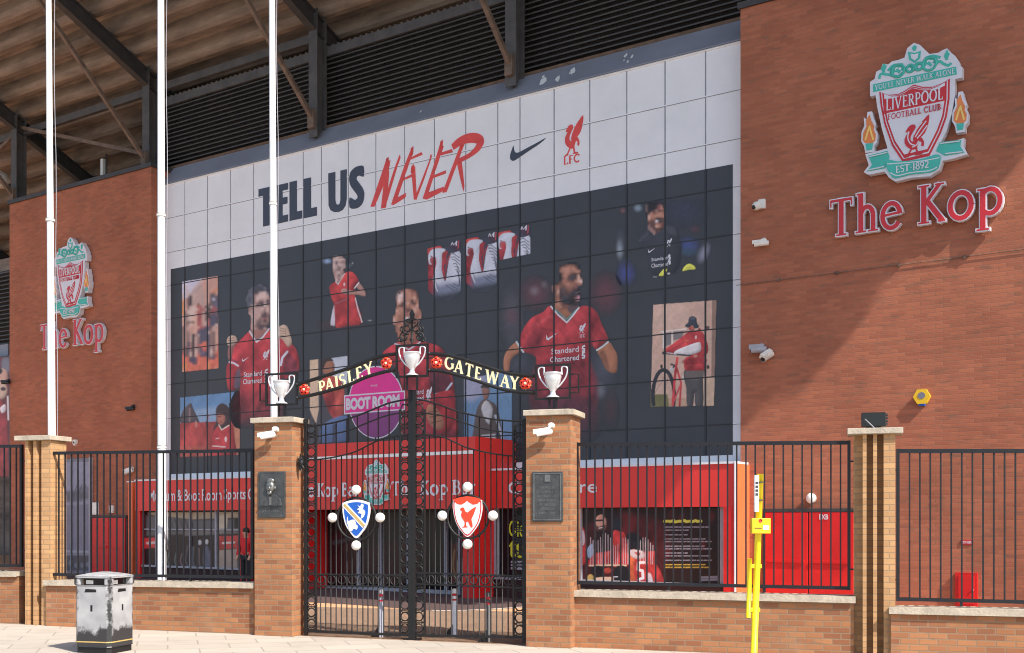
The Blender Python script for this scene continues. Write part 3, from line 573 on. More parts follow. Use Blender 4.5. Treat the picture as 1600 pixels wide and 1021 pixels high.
# glazed panel and pillars at the foot of the left tower
gw = thing('tall_window', 'tall pale grey glazed panel at the foot of the left tower', 'window', FC, (FC.u(110, NT), NT, 0))
ua, ub = FC.u(60, NT), FC.u(144, NT); zt = FC.z(120, 717, NT)
MB().box(ua, ub, NT, NT+.07, 0, zt).build('pane', 'glassl', gw)
mb = MB()
for k in range(4): uu = ua+(ub-ua)*k/3; mb.box(uu-.04, uu+.04, NT+.0, NT+.11, 0, zt+.03)
mb.box(ua, ub, NT, NT+.113, FC.z(120, 862, NT)-.04, FC.z(120, 862, NT)+.04); mb.build('frame', 'frame', gw)
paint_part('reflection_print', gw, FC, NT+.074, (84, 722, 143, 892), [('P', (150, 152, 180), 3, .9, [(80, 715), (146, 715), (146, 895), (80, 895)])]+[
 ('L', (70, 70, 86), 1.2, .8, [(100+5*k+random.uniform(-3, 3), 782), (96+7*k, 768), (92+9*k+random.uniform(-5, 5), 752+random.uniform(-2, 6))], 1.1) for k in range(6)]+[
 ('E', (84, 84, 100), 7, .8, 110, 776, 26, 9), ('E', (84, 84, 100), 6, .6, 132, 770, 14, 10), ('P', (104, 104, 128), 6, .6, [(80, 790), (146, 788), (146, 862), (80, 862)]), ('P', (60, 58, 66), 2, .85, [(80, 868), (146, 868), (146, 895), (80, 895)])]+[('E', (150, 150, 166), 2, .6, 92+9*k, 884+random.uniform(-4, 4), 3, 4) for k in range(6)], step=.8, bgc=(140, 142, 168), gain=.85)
pl = thing('door_lobby_side', 'slim pillar for the red door lobby side, painted sunlit orange, between the left doors and the museum front', 'pillar', FC, (FC.u(203, NT+.3), NT+.3, 0))
MB().box(FC.u(200, NT+.3), FC.u(207, NT+.3), NT, NT+.3, 0, FC.z(203, 754, NT+.3)).build('pillar_post', 'orange', pl)  # stands for the lobby's side face, sunlight painted in as orange
MB().box(FC.u(199, NT+.3), FC.u(208, NT+.3), NT, NT+.33, FC.z(203, 754, NT+.3), FC.z(203, 752, NT+.3)).build('pillar_cap', 'signwhite', pl)

# ------------------------------------------------------------------ the mural
mu = thing('mural_banner', 'huge printed wall mural of football players under a white slogan band', 'banner', FC, (FC.u(700, NB), NB, FC.z(1145, 722, NB)))
ua, ub = FC.u(247, NB), FC.u(1160, NB)+.9; zlow = FC.z(1145, 722, NB); zd1 = FC.z(1145, 257, NB); zd0 = FC.z(1145, 711, NB)
MB().box(ua, ub, NB-.2, NB, zlow, zbt).build('white_panels', 'panel', mu)
udl, udr = FC.u(267, NB), FC.u(1145, NB)
N1 = NB+.008
MB().box(udl, udr, NB-.02, N1, zd0, zd1).build('navy_sheet', 'navy', mu)
VX = [289, 324.5, 360.5, 396.5, 434.5, 474, 502.5, 544.5, 587.5, 632.5, 679, 728, 778, 812.7, 866, 921.7, 979.5, 1039.3, 1102.7]
HY = [79, 152, 227, 300, 373, 443, 516, 590, 665]
jw, jd, jl = MB(), MB(), MB(); N2 = NB+.022
for x in VX:
    uu = FC.u(x, NB); jw.box(uu-.016, uu+.016, NB-.01, NB+.006, zd1, zbt); jl.box(uu+.017, uu+.035, NB-.01, NB+.004, zd1+.01, zbt); jd.box(uu-.022, uu+.022, NB, N2, zd0+.01, zd1-.004)
for i, y in enumerate(HY):
    z = FC.z(1102.7, y, NB)
    if z > zd1 or True:
        a0, b0 = (ua, ub)
        if z > zd1: jl.box(a0, b0, NB-.01, NB+.010, z+.002, z+.026); jw.box(a0, b0, NB-.01, NB+.009, z-.014, z-.002)
        else:
            for q0, q1 in ((ua, udl-.01), (udr+.01, ub)): jl.box(q0, q1, NB-.01, NB+.010, z+.002, z+.026); jw.box(q0, q1, NB-.01, NB+.009, z-.014, z-.002)
            jd.box(udl+.01, udr-.01, NB, N2-.003, z-.016, z+.012)
jl.box(ua, ub, NB-.02, NB+.03, zbt-.035, zbt-.001)
jw.build('panel_joint', 'joint', mu); jl.build('panel_trim', 'jointl', mu); jd.build('panel_joint', 'jointd', mu)
# slogan
NS = NB+.012
def zp(pts, ox, oy, s, n=NS): return poly_px(FC, pts, n, s, ox, oy)
sz6 = dict(ox=390, oy=200, s=4.2115)
blocks = [[(58, 405), (165, 380), (165, 430), (130, 438), (130, 641), (88, 650), (88, 448), (58, 455)],
 [(180, 378), (252, 362), (252, 405), (216, 413), (216, 460), (248, 453), (248, 497), (216, 505), (216, 578), (252, 570), (252, 615), (180, 632)],
 [(262, 358), (310, 347), (310, 551), (345, 543), (345, 595), (262, 613)], [(354, 337), (403, 326), (403, 529), (442, 520), (442, 577), (354, 596)],
 [(517, 300), (563, 290), (563, 475), (568, 500), (580, 507), (592, 500), (597, 475), (597, 282), (638, 272), (638, 465), (630, 512), (612, 540), (585, 554), (555, 554), (532, 542), (519, 510)],
 smooth_poly([(750, 255), (750, 320), (722, 314), (706, 322), (704, 342), (738, 388), (754, 430), (746, 488), (722, 520), (690, 532), (657, 524), (657, 458), (688, 474), (708, 464), (706, 440), (670, 392), (655, 350), (660, 298), (688, 264), (722, 250)], 2)]
for b in blocks: MB().prism(zp(b, **sz6), NB, NS).build('slogan_letter', 'slogan', mu)
NV = [[[(895, 220), (925, 214), (912, 300), (822, 517), (795, 520)], [(890, 300), (918, 285), (897, 524), (864, 531)], [(986, 178), (992, 195), (966, 272), (890, 528), (872, 520), (950, 275)]],
 [[(1058, 150), (1078, 152), (1048, 235), (965, 480), (935, 503), (940, 475), (1018, 250)], [(1046, 203), (1130, 160), (1138, 176), (1060, 208), (1044, 218)], [(1000, 340), (1080, 298), (1082, 316), (995, 352)], [(930, 503), (950, 470), (1028, 430), (1025, 458), (945, 508)]],
 [[(1062, 268), (1088, 252), (1092, 340), (1100, 472), (1080, 472), (1070, 350)], [(1192, 172), (1199, 186), (1150, 330), (1100, 462), (1082, 472), (1182, 215)]],
 [[(1252, 108), (1276, 120), (1225, 270), (1166, 460), (1138, 466), (1205, 265)], [(1245, 168), (1330, 140), (1336, 160), (1290, 172), (1240, 188)], [(1198, 318), (1290, 280), (1290, 300), (1190, 336)], [(1140, 466), (1160, 432), (1276, 388), (1276, 414), (1165, 472)]],
 [[(1383, 122), (1412, 108), (1355, 260), (1295, 422), (1268, 428), (1335, 250)], [(1360, 212), (1392, 206), (1404, 300), (1412, 385), (1406, 418), (1385, 330)]]]
for gl in NV:
    mb = MB()
    for i, b in enumerate(gl): mb.prism(zp(b, **sz6), NB, NS+.0015*i)
    if gl is NV[-1]:
        pts = smooth_poly([(1335, 128), (1375, 95), (1425, 72), (1475, 66), (1512, 78), (1516, 105), (1490, 145), (1440, 185), (1372, 218)], 4, False)
        mb.ribbon(zp(pts, **sz6), [.12+.14*math.sin(math.pi*min(1, k/len(pts)*1.1+.1)) for k in range(len(pts))], NB, NS+.005)
    for k in range(3):      # dry-brush streaks
        b = gl[0]; xs = [p[0] for p in b]; ys = [p[1] for p in b]; xt, yt = b[0]
        mb.prism(zp([(xt+6*k+4, yt-18-6*k), (xt+6*k+7, yt-18), (xt+6*k+2, yt+30), (xt+6*k-2, yt+30)], **sz6), NB, NS+.007+.001*k)
    mb.build('slogan_letter', 'slogred', mu)
MB().prism(zp(smooth_poly([(225, 592), (233, 640), (248, 690), (300, 702), (420, 640), (600, 545), (745, 466), (640, 560), (520, 640), (330, 770), (235, 830), (190, 822), (170, 780), (180, 715), (202, 650)], 2), 780, 170, 10.21), NB, NS).build('check_mark', 'slogan', mu)
p, q = FC.at(882, 243, NS), FC.at(911, 180, NS); bd = put_bird(MB(), p[0], p[2]-.03, q[0], q[2], NB, NS).build('bird_emblem', 'slogred', mu)
p, q = FC.at(880, 258, NS), FC.at(906, 240, NS); put_serif(MB(), 'LFC', p[0], p[2], q[0], q[2], NB, NS).build('emblem_lettering', 'slogred', mu)

NP = NB+.0135
Z = dict(s=5.105)
R_, RD, SK, SKD, WH, HA = (186, 46, 56), (120, 40, 52), (192, 138, 120), (140, 90, 80), (214, 208, 216), (48, 42, 48)
def pic(name, box, ops, org, **k): return paint_part(name, mu, FC, k.pop('n', NP), box, ops, org, 5.105, **k)
# two people in shorts, framed photograph
quad = [(125, 105), (412, 58), (415, 795), (127, 825)]
pic('photo_print', (283, 430, 343, 583), [('P', (216, 158, 130), 3, 1, quad), ('C', (210, 200, 212), 40, .95, [(125, 90), (330, 70), (250, 170), (160, 250), (125, 240)]),
 ('P', (226, 142, 72), 8, .9, [(122, 230), (142, 225), (140, 500), (122, 500)]), ('P', (176, 98, 70), 8, .6, [(325, 70), (415, 58), (415, 220), (325, 230)]), ('P', (188, 92, 74), 8, .8, [(245, 275), (272, 268), (272, 450), (245, 455)]),
 ('P', (216, 96, 58), 10, 1, [(125, 620), (415, 590), (415, 800), (125, 830)]), ('C', (98, 74, 90), 16, .9, [(238, 490), (332, 470), (335, 690), (240, 660), (150, 690), (160, 650), (240, 620)]), ('C', (206, 100, 64), 10, .9, [(245, 610), (330, 595), (330, 650), (250, 640)]),
 ('E', (86, 50, 46), 6, 1, 184, 262, 17, 40), ('E', (150, 96, 80), 3, 1, 186, 246, 12, 24), ('C', (70, 44, 42), 3, 1, [(168, 250), (170, 222), (190, 214), (200, 230), (184, 232), (176, 262)]), ('C', (222, 194, 160), 6, 1, [(160, 320), (232, 308), (242, 380), (238, 430), (160, 436), (152, 380)]), ('L', (180, 150, 124), 4, .8, [(160, 375), (238, 368)], 5),
 ('P', (206, 152, 122), 5, 1, [(160, 436), (238, 430), (230, 520), (200, 525), (198, 480), (190, 525), (166, 522)]), ('P', (128, 80, 66), 4, 1, [(168, 522), (190, 525), (190, 690), (176, 690)]), ('P', (124, 78, 64), 4, 1, [(205, 525), (228, 520), (216, 690), (202, 690)]),
 ('E', (58, 50, 56), 5, 1, 195, 728, 30, 26), ('C', (84, 62, 66), 5, 1, [(340, 215), (372, 205), (410, 205), (412, 370), (330, 385), (326, 330), (345, 270)]), ('E', (120, 80, 72), 4, 1, 362, 238, 11, 20), ('P', (70, 54, 60), 5, 1, [(334, 375), (412, 365), (410, 445), (336, 450)]),
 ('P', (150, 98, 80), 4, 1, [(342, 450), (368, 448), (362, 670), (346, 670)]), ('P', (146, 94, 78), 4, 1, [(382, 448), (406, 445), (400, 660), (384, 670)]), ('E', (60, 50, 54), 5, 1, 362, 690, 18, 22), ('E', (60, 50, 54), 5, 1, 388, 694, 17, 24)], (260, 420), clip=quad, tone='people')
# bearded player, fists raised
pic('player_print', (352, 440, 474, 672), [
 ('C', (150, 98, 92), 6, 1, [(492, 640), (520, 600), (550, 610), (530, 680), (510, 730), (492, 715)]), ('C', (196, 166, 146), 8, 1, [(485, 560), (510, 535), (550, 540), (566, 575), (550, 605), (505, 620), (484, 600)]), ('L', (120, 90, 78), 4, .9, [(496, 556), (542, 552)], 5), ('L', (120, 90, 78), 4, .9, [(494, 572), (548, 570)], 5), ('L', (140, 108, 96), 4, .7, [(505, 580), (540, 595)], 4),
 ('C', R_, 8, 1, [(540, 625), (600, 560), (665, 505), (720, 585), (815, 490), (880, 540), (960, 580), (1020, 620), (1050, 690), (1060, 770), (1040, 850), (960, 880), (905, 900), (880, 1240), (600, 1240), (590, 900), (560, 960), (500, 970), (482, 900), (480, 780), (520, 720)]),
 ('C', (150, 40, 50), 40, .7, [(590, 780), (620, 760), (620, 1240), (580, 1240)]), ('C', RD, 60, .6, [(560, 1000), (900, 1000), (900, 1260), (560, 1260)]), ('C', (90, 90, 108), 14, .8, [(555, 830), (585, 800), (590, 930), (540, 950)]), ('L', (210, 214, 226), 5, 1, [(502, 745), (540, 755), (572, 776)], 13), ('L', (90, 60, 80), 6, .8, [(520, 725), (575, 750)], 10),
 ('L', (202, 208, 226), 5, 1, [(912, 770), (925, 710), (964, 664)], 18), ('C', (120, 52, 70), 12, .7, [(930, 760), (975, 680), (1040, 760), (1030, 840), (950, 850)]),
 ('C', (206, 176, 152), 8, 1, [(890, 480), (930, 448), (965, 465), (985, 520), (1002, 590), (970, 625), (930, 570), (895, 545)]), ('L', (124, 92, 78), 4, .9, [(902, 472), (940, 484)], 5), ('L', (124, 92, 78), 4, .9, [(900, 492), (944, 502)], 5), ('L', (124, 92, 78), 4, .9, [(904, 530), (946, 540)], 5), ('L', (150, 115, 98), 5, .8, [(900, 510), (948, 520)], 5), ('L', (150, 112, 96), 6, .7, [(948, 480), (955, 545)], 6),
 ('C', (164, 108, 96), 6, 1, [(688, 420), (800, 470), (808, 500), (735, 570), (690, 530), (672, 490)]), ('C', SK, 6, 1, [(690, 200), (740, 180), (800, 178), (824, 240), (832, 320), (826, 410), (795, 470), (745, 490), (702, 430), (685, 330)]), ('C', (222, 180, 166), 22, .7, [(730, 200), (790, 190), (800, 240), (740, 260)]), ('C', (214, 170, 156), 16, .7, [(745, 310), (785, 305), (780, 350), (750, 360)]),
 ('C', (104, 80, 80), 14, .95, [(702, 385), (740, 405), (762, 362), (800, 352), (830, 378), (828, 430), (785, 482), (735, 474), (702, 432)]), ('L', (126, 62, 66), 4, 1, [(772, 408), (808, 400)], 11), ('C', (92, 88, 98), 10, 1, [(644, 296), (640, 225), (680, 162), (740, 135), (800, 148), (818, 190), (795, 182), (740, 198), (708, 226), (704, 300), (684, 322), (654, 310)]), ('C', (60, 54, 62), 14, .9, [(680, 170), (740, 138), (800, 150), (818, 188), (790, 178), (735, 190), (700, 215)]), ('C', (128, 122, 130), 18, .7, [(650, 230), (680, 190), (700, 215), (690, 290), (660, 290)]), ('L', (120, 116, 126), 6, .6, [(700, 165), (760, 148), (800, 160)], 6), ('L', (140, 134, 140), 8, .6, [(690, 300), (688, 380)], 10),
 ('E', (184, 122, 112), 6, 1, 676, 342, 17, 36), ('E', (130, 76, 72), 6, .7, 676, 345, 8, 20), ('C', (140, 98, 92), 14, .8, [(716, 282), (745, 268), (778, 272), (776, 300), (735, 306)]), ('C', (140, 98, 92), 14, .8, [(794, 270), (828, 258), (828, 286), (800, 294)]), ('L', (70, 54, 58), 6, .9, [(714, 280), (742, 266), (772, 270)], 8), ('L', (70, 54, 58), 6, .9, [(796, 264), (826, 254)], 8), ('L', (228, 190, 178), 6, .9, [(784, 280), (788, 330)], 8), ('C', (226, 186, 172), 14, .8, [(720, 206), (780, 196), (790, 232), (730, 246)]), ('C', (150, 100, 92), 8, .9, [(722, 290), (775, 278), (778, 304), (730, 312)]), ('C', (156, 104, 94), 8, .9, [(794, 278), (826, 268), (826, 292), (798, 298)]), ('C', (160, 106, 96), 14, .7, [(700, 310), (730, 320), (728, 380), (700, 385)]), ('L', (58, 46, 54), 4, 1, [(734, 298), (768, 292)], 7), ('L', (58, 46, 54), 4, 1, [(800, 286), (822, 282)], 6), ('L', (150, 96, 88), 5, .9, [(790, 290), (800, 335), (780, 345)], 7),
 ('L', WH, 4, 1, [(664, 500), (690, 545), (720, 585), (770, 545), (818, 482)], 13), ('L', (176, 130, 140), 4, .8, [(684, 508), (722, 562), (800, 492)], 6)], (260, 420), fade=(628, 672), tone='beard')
# woman player
pic('player_print', (496, 396, 588, 516), [('G', (150, 176, 216), 22, .9, 160, 145, 34, 22), ('G', (90, 96, 106), 14, .8, 340, 180, 40, 18, -30), ('G', (190, 190, 196), 6, .8, 362, 160, 7, 7), ('G', (96, 58, 66), 40, .5, 250, 650, 190, 40), ('G', (190, 180, 190), 6, .8, 500, 618, 18, 6),
 ('C', (206, 198, 212), 8, 1, [(212, 500), (236, 520), (225, 650), (205, 660), (186, 640)]), ('C', (206, 54, 54), 5, 1, [(178, 345), (230, 312), (250, 334), (300, 242), (350, 230), (385, 255), (412, 310), (380, 360), (386, 440), (440, 632), (330, 660), (235, 676), (222, 600), (218, 500), (195, 440)]),
 ('C', (168, 40, 48), 26, .7, [(215, 470), (330, 440), (380, 560), (250, 640)]), ('L', (216, 206, 210), 4, 1, [(384, 440), (405, 530), (438, 632)], 9), ('C', (182, 134, 122), 5, 1, [(408, 318), (440, 345), (466, 400), (460, 426), (400, 414), (330, 412), (296, 405), (272, 388), (282, 366), (312, 366), (345, 378), (418, 384), (395, 352)]), ('L', (222, 212, 214), 4, 1, [(378, 360), (412, 316)], 10),
 ('E', (196, 148, 136), 5, 1, 300, 385, 30, 20), ('L', (140, 94, 88), 3, .8, [(280, 380), (318, 372)], 4), ('L', (140, 94, 88), 3, .8, [(280, 394), (318, 388)], 4), ('C', (180, 132, 128), 5, 1, [(215, 230), (290, 225), (290, 250), (245, 330), (225, 300)]), ('L', (214, 206, 210), 3, 1, [(226, 306), (246, 330), (298, 244)], 7),
 ('C', (112, 78, 78), 6, 1, [(204, 170), (210, 125), (245, 102), (285, 118), (300, 170), (296, 215), (280, 225), (210, 215)]), ('C', (200, 158, 156), 7, 1, [(208, 160), (225, 135), (268, 132), (285, 165), (282, 210), (262, 245), (235, 248), (212, 215)]), ('L', (84, 58, 64), 3, 1, [(215, 168), (240, 160)], 6), ('L', (84, 58, 64), 3, 1, [(258, 158), (278, 158)], 6), ('L', (150, 70, 76), 3, 1, [(232, 216), (258, 210)], 6), ('L', (150, 108, 108), 4, .7, [(246, 165), (240, 195), (252, 196)], 5),
 ('L', (150, 96, 104), 3, .8, [(222, 486), (330, 440)], 10), ('E', (222, 206, 206), 3, .9, 296, 330, 7, 14)], (480, 380), tone='woman')
# singing player in the centre
pic('player_print', (596, 446, 716, 690), [
 ('C', (178, 42, 54), 8, 1, [(600, 885), (640, 840), (700, 803), (745, 780), (880, 780), (960, 795), (1030, 815), (1080, 850), (1108, 905), (1140, 1000), (1168, 1120), (1180, 1300), (1180, 1560), (770, 1560), (760, 1200), (720, 1000), (620, 950)]), ('C', (150, 34, 46), 40, .7, [(760, 1000), (900, 980), (900, 1500), (760, 1500)]),
 ('C', (96, 40, 56), 22, .9, [(980, 1010), (1050, 980), (1130, 1040), (1150, 1160), (1060, 1200), (980, 1180)]), ('L', (190, 206, 222), 6, 1, [(1030, 1205), (1100, 1190), (1152, 1120)], 15), ('C', (168, 30, 42), 12, 1, [(1000, 1220), (1160, 1180), (1180, 1320), (1150, 1480), (1050, 1540), (1010, 1400)]),
 ('C', (180, 116, 84), 7, 1, [(960, 1300), (1000, 1290), (1050, 1340), (1090, 1420), (1080, 1480), (1030, 1490), (975, 1440), (950, 1370)]), ('L', (90, 46, 40), 6, .9, [(970, 1350), (1040, 1340)], 7), ('L', (90, 46, 40), 6, .9, [(975, 1390), (1060, 1375)], 7), ('L', (90, 46, 40), 6, .9, [(990, 1435), (1075, 1415)], 7),
 ('C', (186, 120, 92), 7, 1, [(718, 450), (742, 392), (800, 364), (858, 388), (884, 440), (892, 520), (912, 560), (908, 606), (884, 640), (872, 790), (742, 800), (722, 720), (714, 652), (692, 640), (688, 592), (708, 572), (716, 500)]), ('E', (222, 176, 160), 34, .8, 748, 440, 34, 50), ('E', (214, 160, 134), 30, .7, 835, 420, 34, 26), ('C', (100, 66, 62), 10, .8, [(722, 430), (745, 388), (800, 362), (858, 386), (882, 430), (850, 395), (800, 380), (755, 402)]),
 ('C', (146, 90, 74), 26, .8, [(740, 560), (790, 640), (850, 630), (890, 560), (890, 640), (860, 720), (780, 730), (730, 660)]), ('L', (84, 52, 50), 5, 1, [(746, 494), (775, 474), (792, 480)], 11), ('L', (84, 52, 50), 5, 1, [(822, 472), (850, 458), (874, 462)], 11), ('L', (70, 44, 46), 4, .9, [(750, 506), (786, 496)], 6), ('L', (70, 44, 46), 4, .9, [(828, 490), (868, 482)], 6), ('E', (120, 66, 56), 8, .9, 806, 530, 24, 10), ('C', (140, 86, 70), 8, .9, [(744, 500), (790, 486), (796, 512), (750, 520)]), ('C', (140, 86, 70), 8, .9, [(822, 482), (872, 472), (876, 496), (828, 506)]), ('L', (64, 40, 42), 4, 1, [(750, 508), (786, 498)], 7), ('L', (64, 40, 42), 4, 1, [(828, 494), (868, 484)], 7), ('L', (224, 170, 146), 6, .8, [(808, 450), (806, 515)], 10), ('L', (130, 78, 64), 7, .8, [(760, 560), (775, 600), (780, 640)], 9), ('L', (130, 78, 64), 7, .8, [(868, 545), (858, 600), (860, 640)], 9), ('E', (212, 152, 126), 14, .7, 745, 560, 20, 24), ('E', (200, 140, 114), 14, .6, 884, 550, 14, 22),
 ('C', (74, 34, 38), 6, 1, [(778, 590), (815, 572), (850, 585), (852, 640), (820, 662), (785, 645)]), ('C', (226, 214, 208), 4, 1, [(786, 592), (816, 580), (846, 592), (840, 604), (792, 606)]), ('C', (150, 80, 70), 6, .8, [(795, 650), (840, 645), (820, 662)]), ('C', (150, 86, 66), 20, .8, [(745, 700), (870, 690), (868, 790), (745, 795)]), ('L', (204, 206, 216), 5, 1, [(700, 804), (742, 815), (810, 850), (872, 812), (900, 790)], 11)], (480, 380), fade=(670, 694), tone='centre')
# three close-ups of a shirt badge
def badge(dx, dy, clip=None):
    o = lambda pts: [(x+dx, y+dy) for x, y in pts]
    ops = [('P', (70, 66, 84), 6, .9, o([(146, 345), (250, 300), (404, 245), (408, 640), (300, 700), (150, 560)])), ('P', (164, 44, 52), 5, 1, o([(145, 300), (245, 278), (300, 330), (290, 420), (200, 480), (215, 690), (150, 640)])), ('C', (206, 62, 58), 5, 1, o([(145, 302), (240, 280), (252, 296), (190, 312), (150, 346)])),
     ('C', (206, 210, 226), 5, 1, o([(150, 350), (180, 306), (240, 296), (284, 306), (276, 335), (262, 380), (258, 450), (272, 540), (288, 556), (302, 470), (322, 350), (350, 335), (412, 345), (412, 640), (330, 690), (250, 694), (205, 620), (186, 545), (204, 460), (214, 410), (200, 380), (178, 400), (182, 425), (160, 425), (150, 395)])),
     ('P', (96, 104, 134), 70, .85, o([(190, 600), (300, 575), (440, 560), (440, 760), (190, 760)])), ('C', (176, 46, 54), 4, 1, o([(262, 335), (306, 322), (282, 385), (276, 450), (290, 545), (278, 545), (256, 470), (258, 400)])), ('C', (176, 46, 54), 4, .9, o([(318, 350), (328, 352), (300, 430), (292, 500), (288, 430)])), ('C', (180, 52, 56), 6, .9, o([(168, 372), (204, 366), (212, 400), (190, 430), (165, 410)])), ('E', (60, 40, 50), 3, 1, 172+dx, 362+dy, 6, 5)]
    ops += [('L', (120, 126, 150), 8, .7, o([(205, 560), (235, 640), (262, 690)]), 7), ('L', (230, 232, 240), 8, .8, o([(196, 570), (222, 640)]), 6)]
    for k in range(9): ops.append(('L', (58, 58, 76), 4, .85, o([(322+9*k, 350+22*k+random.uniform(-8, 8)), (352+6*k, 340+26*k), (392+random.uniform(0, 10), 372+28*k)]), 7))
    for k in range(3): ops.append(('L', (62, 62, 80), 4, .8, o([(290+24*k, 590-8*k), (360+16*k, 640-20*k)]), 6))
    ops += [('P', (74, 50, 66), 6, .9, o([(320, 282), (395, 240), (405, 300), (370, 330)])), ('L', (216, 212, 226), 3, 1, o([(332, 272), (340, 250), (352, 272)]), 6), ('L', (216, 212, 226), 3, 1, o([(362, 262), (376, 242), (372, 275)]), 8), ('L', (200, 60, 66), 3, .9, o([(392, 240), (386, 300)]), 7), ('P', (60, 64, 73), 60, 1, o([(130, 690), (440, 630), (440, 800), (130, 800)]))]
    if not clip: clip = o([(143, 295), (250, 262), (408, 222), (408, 640), (330, 720), (230, 720), (143, 640)])
    hh = 58 if dx > 500 else 98
    x0, y0 = 640+(130+dx)/5.105, 330+(225+dy)/5.105
    pic('badge_print', (x0, y0, x0+58, y0+hh), ops, (640, 330), clip=clip, vol=.12)
badge(0, 0); badge(298, -70); badge(556, -124, clip=[(700, 150), (962, 100), (962, 340), (720, 392)])
# shouting bearded player
pic('player_print', (778, 402, 974, 692), [
 ('G', (128, 66, 78), 90, .55, 340, 300, 120, 130), ('G', (96, 92, 104), 60, .6, 150, 480, 90, 260), ('G', (130, 62, 74), 80, .55, 900, 300, 120, 160), ('G', (150, 140, 150), 40, .5, 330, 280, 40, 40), ('G', (110, 60, 70), 60, .5, 150, 480, 60, 70), ('G', (84, 88, 104), 70, .6, 880, 900, 110, 200), ('G', (150, 150, 160), 40, .45, 860, 1080, 40, 60), ('G', (110, 48, 60), 60, .5, 940, 1250, 60, 150), ('G', (80, 84, 98), 60, .6, 200, 860, 110, 90), ('G', (140, 130, 140), 30, .4, 410, 230, 30, 30),
 ('C', (182, 118, 84), 8, 1, [(190, 690), (235, 755), (170, 800), (138, 850), (130, 920), (92, 920), (88, 820), (120, 750)]), ('C', (176, 112, 80), 8, 1, [(836, 752), (925, 690), (965, 740), (994, 800), (988, 920), (950, 936), (900, 900), (870, 830)]), ('C', (120, 72, 56), 20, .7, [(850, 780), (890, 760), (930, 900), (900, 900)]),
 ('C', (178, 46, 54), 8, 1, [(465, 402), (590, 535), (686, 412), (770, 405), (830, 455), (870, 550), (922, 682), (830, 752), (782, 700), (780, 900), (800, 1100), (800, 1480), (330, 1480), (340, 1100), (345, 810), (250, 768), (214, 690), (240, 590), (310, 495), (400, 450)]),
 ('C', (138, 38, 50), 40, .8, [(250, 700), (380, 560), (390, 700), (345, 800)]), ('C', (134, 40, 54), 60, .8, [(350, 860), (780, 860), (790, 1300), (340, 1300)]), ('C', (96, 42, 56), 60, .75, [(340, 1150), (800, 1150), (800, 1500), (330, 1500)]), ('L', (120, 34, 44), 20, .6, [(770, 420), (790, 560), (780, 720)], 24), ('L', (198, 70, 74), 20, .6, [(330, 560), (420, 500), (470, 480)], 30), ('L', (120, 34, 46), 12, .5, [(390, 580), (480, 600)], 14),
 ('L', (196, 214, 220), 5, 1, [(188, 686), (212, 722), (244, 768)], 13), ('L', (206, 216, 218), 5, 1, [(830, 752), (880, 722), (920, 686)], 12), ('L', (70, 110, 112), 5, .8, [(836, 742), (915, 680)], 5),
 ('C', (168, 106, 76), 7, 1, [(496, 300), (545, 365), (640, 395), (688, 408), (594, 512), (540, 468), (500, 420)]), ('C', (70, 66, 80), 16, .8, [(600, 400), (690, 390), (650, 460), (600, 440)]), ('C', (110, 66, 54), 20, .7, [(500, 330), (545, 380), (600, 400), (560, 430), (510, 400)]),
 ('C', (180, 118, 92), 7, 1, [(540, 130), (600, 80), (660, 86), (692, 135), (690, 165), (718, 212), (706, 236), (684, 244), (694, 290), (694, 340), (676, 372), (620, 392), (560, 380), (538, 300), (542, 200)]), ('C', (214, 158, 130), 24, .8, [(580, 110), (650, 100), (672, 135), (600, 150)]), ('C', (206, 146, 116), 14, .8, [(662, 175), (700, 205), (690, 232), (660, 220)]),
 ('C', (46, 36, 40), 7, 1, [(534, 175), (532, 92), (590, 66), (655, 70), (692, 126), (655, 92), (595, 88), (566, 120), (556, 200), (545, 250), (524, 240)]), ('C', (150, 96, 78), 16, .7, [(600, 200), (650, 215), (640, 260), (600, 270)]), ('C', (66, 52, 52), 18, .95, [(538, 280), (560, 318), (598, 326), (625, 288), (655, 258), (686, 262), (690, 276), (664, 290), (650, 330), (656, 364), (686, 376), (656, 400), (596, 396), (552, 372)]), ('C', (44, 36, 40), 12, .8, [(560, 345), (610, 350), (640, 335), (650, 375), (600, 388), (560, 370)]), ('C', (60, 24, 30), 5, 1, [(655, 295), (692, 275), (698, 330), (688, 362), (660, 350)]), ('C', (212, 140, 146), 5, 1, [(650, 332), (690, 330), (688, 362), (662, 366)]), ('L', (228, 220, 214), 4, 1, [(660, 296), (690, 286)], 8),
 ('C', (120, 74, 62), 8, .9, [(612, 178), (660, 165), (672, 196), (630, 205)]), ('L', (50, 38, 42), 5, 1, [(604, 170), (640, 148), (668, 150)], 13), ('L', (226, 176, 150), 6, .8, [(678, 150), (704, 208)], 8), ('L', (120, 74, 60), 6, .8, [(655, 205), (668, 240)], 9), ('L', (52, 40, 46), 4, 1, [(628, 190), (662, 182)], 9), ('L', (130, 76, 62), 6, .7, [(690, 236), (664, 240)], 7), ('E', (182, 112, 86), 6, 1, 512, 268, 28, 38), ('E', (110, 62, 52), 7, .8, 512, 270, 13, 24),
 ('L', (80, 150, 150), 4, .9, [(482, 412), (590, 508), (670, 425)], 9), ('L', (214, 212, 218), 4, 1, [(464, 404), (520, 470), (590, 532), (640, 475), (686, 414)], 12)], (770, 400), fade=(600, 692), tone='shout')
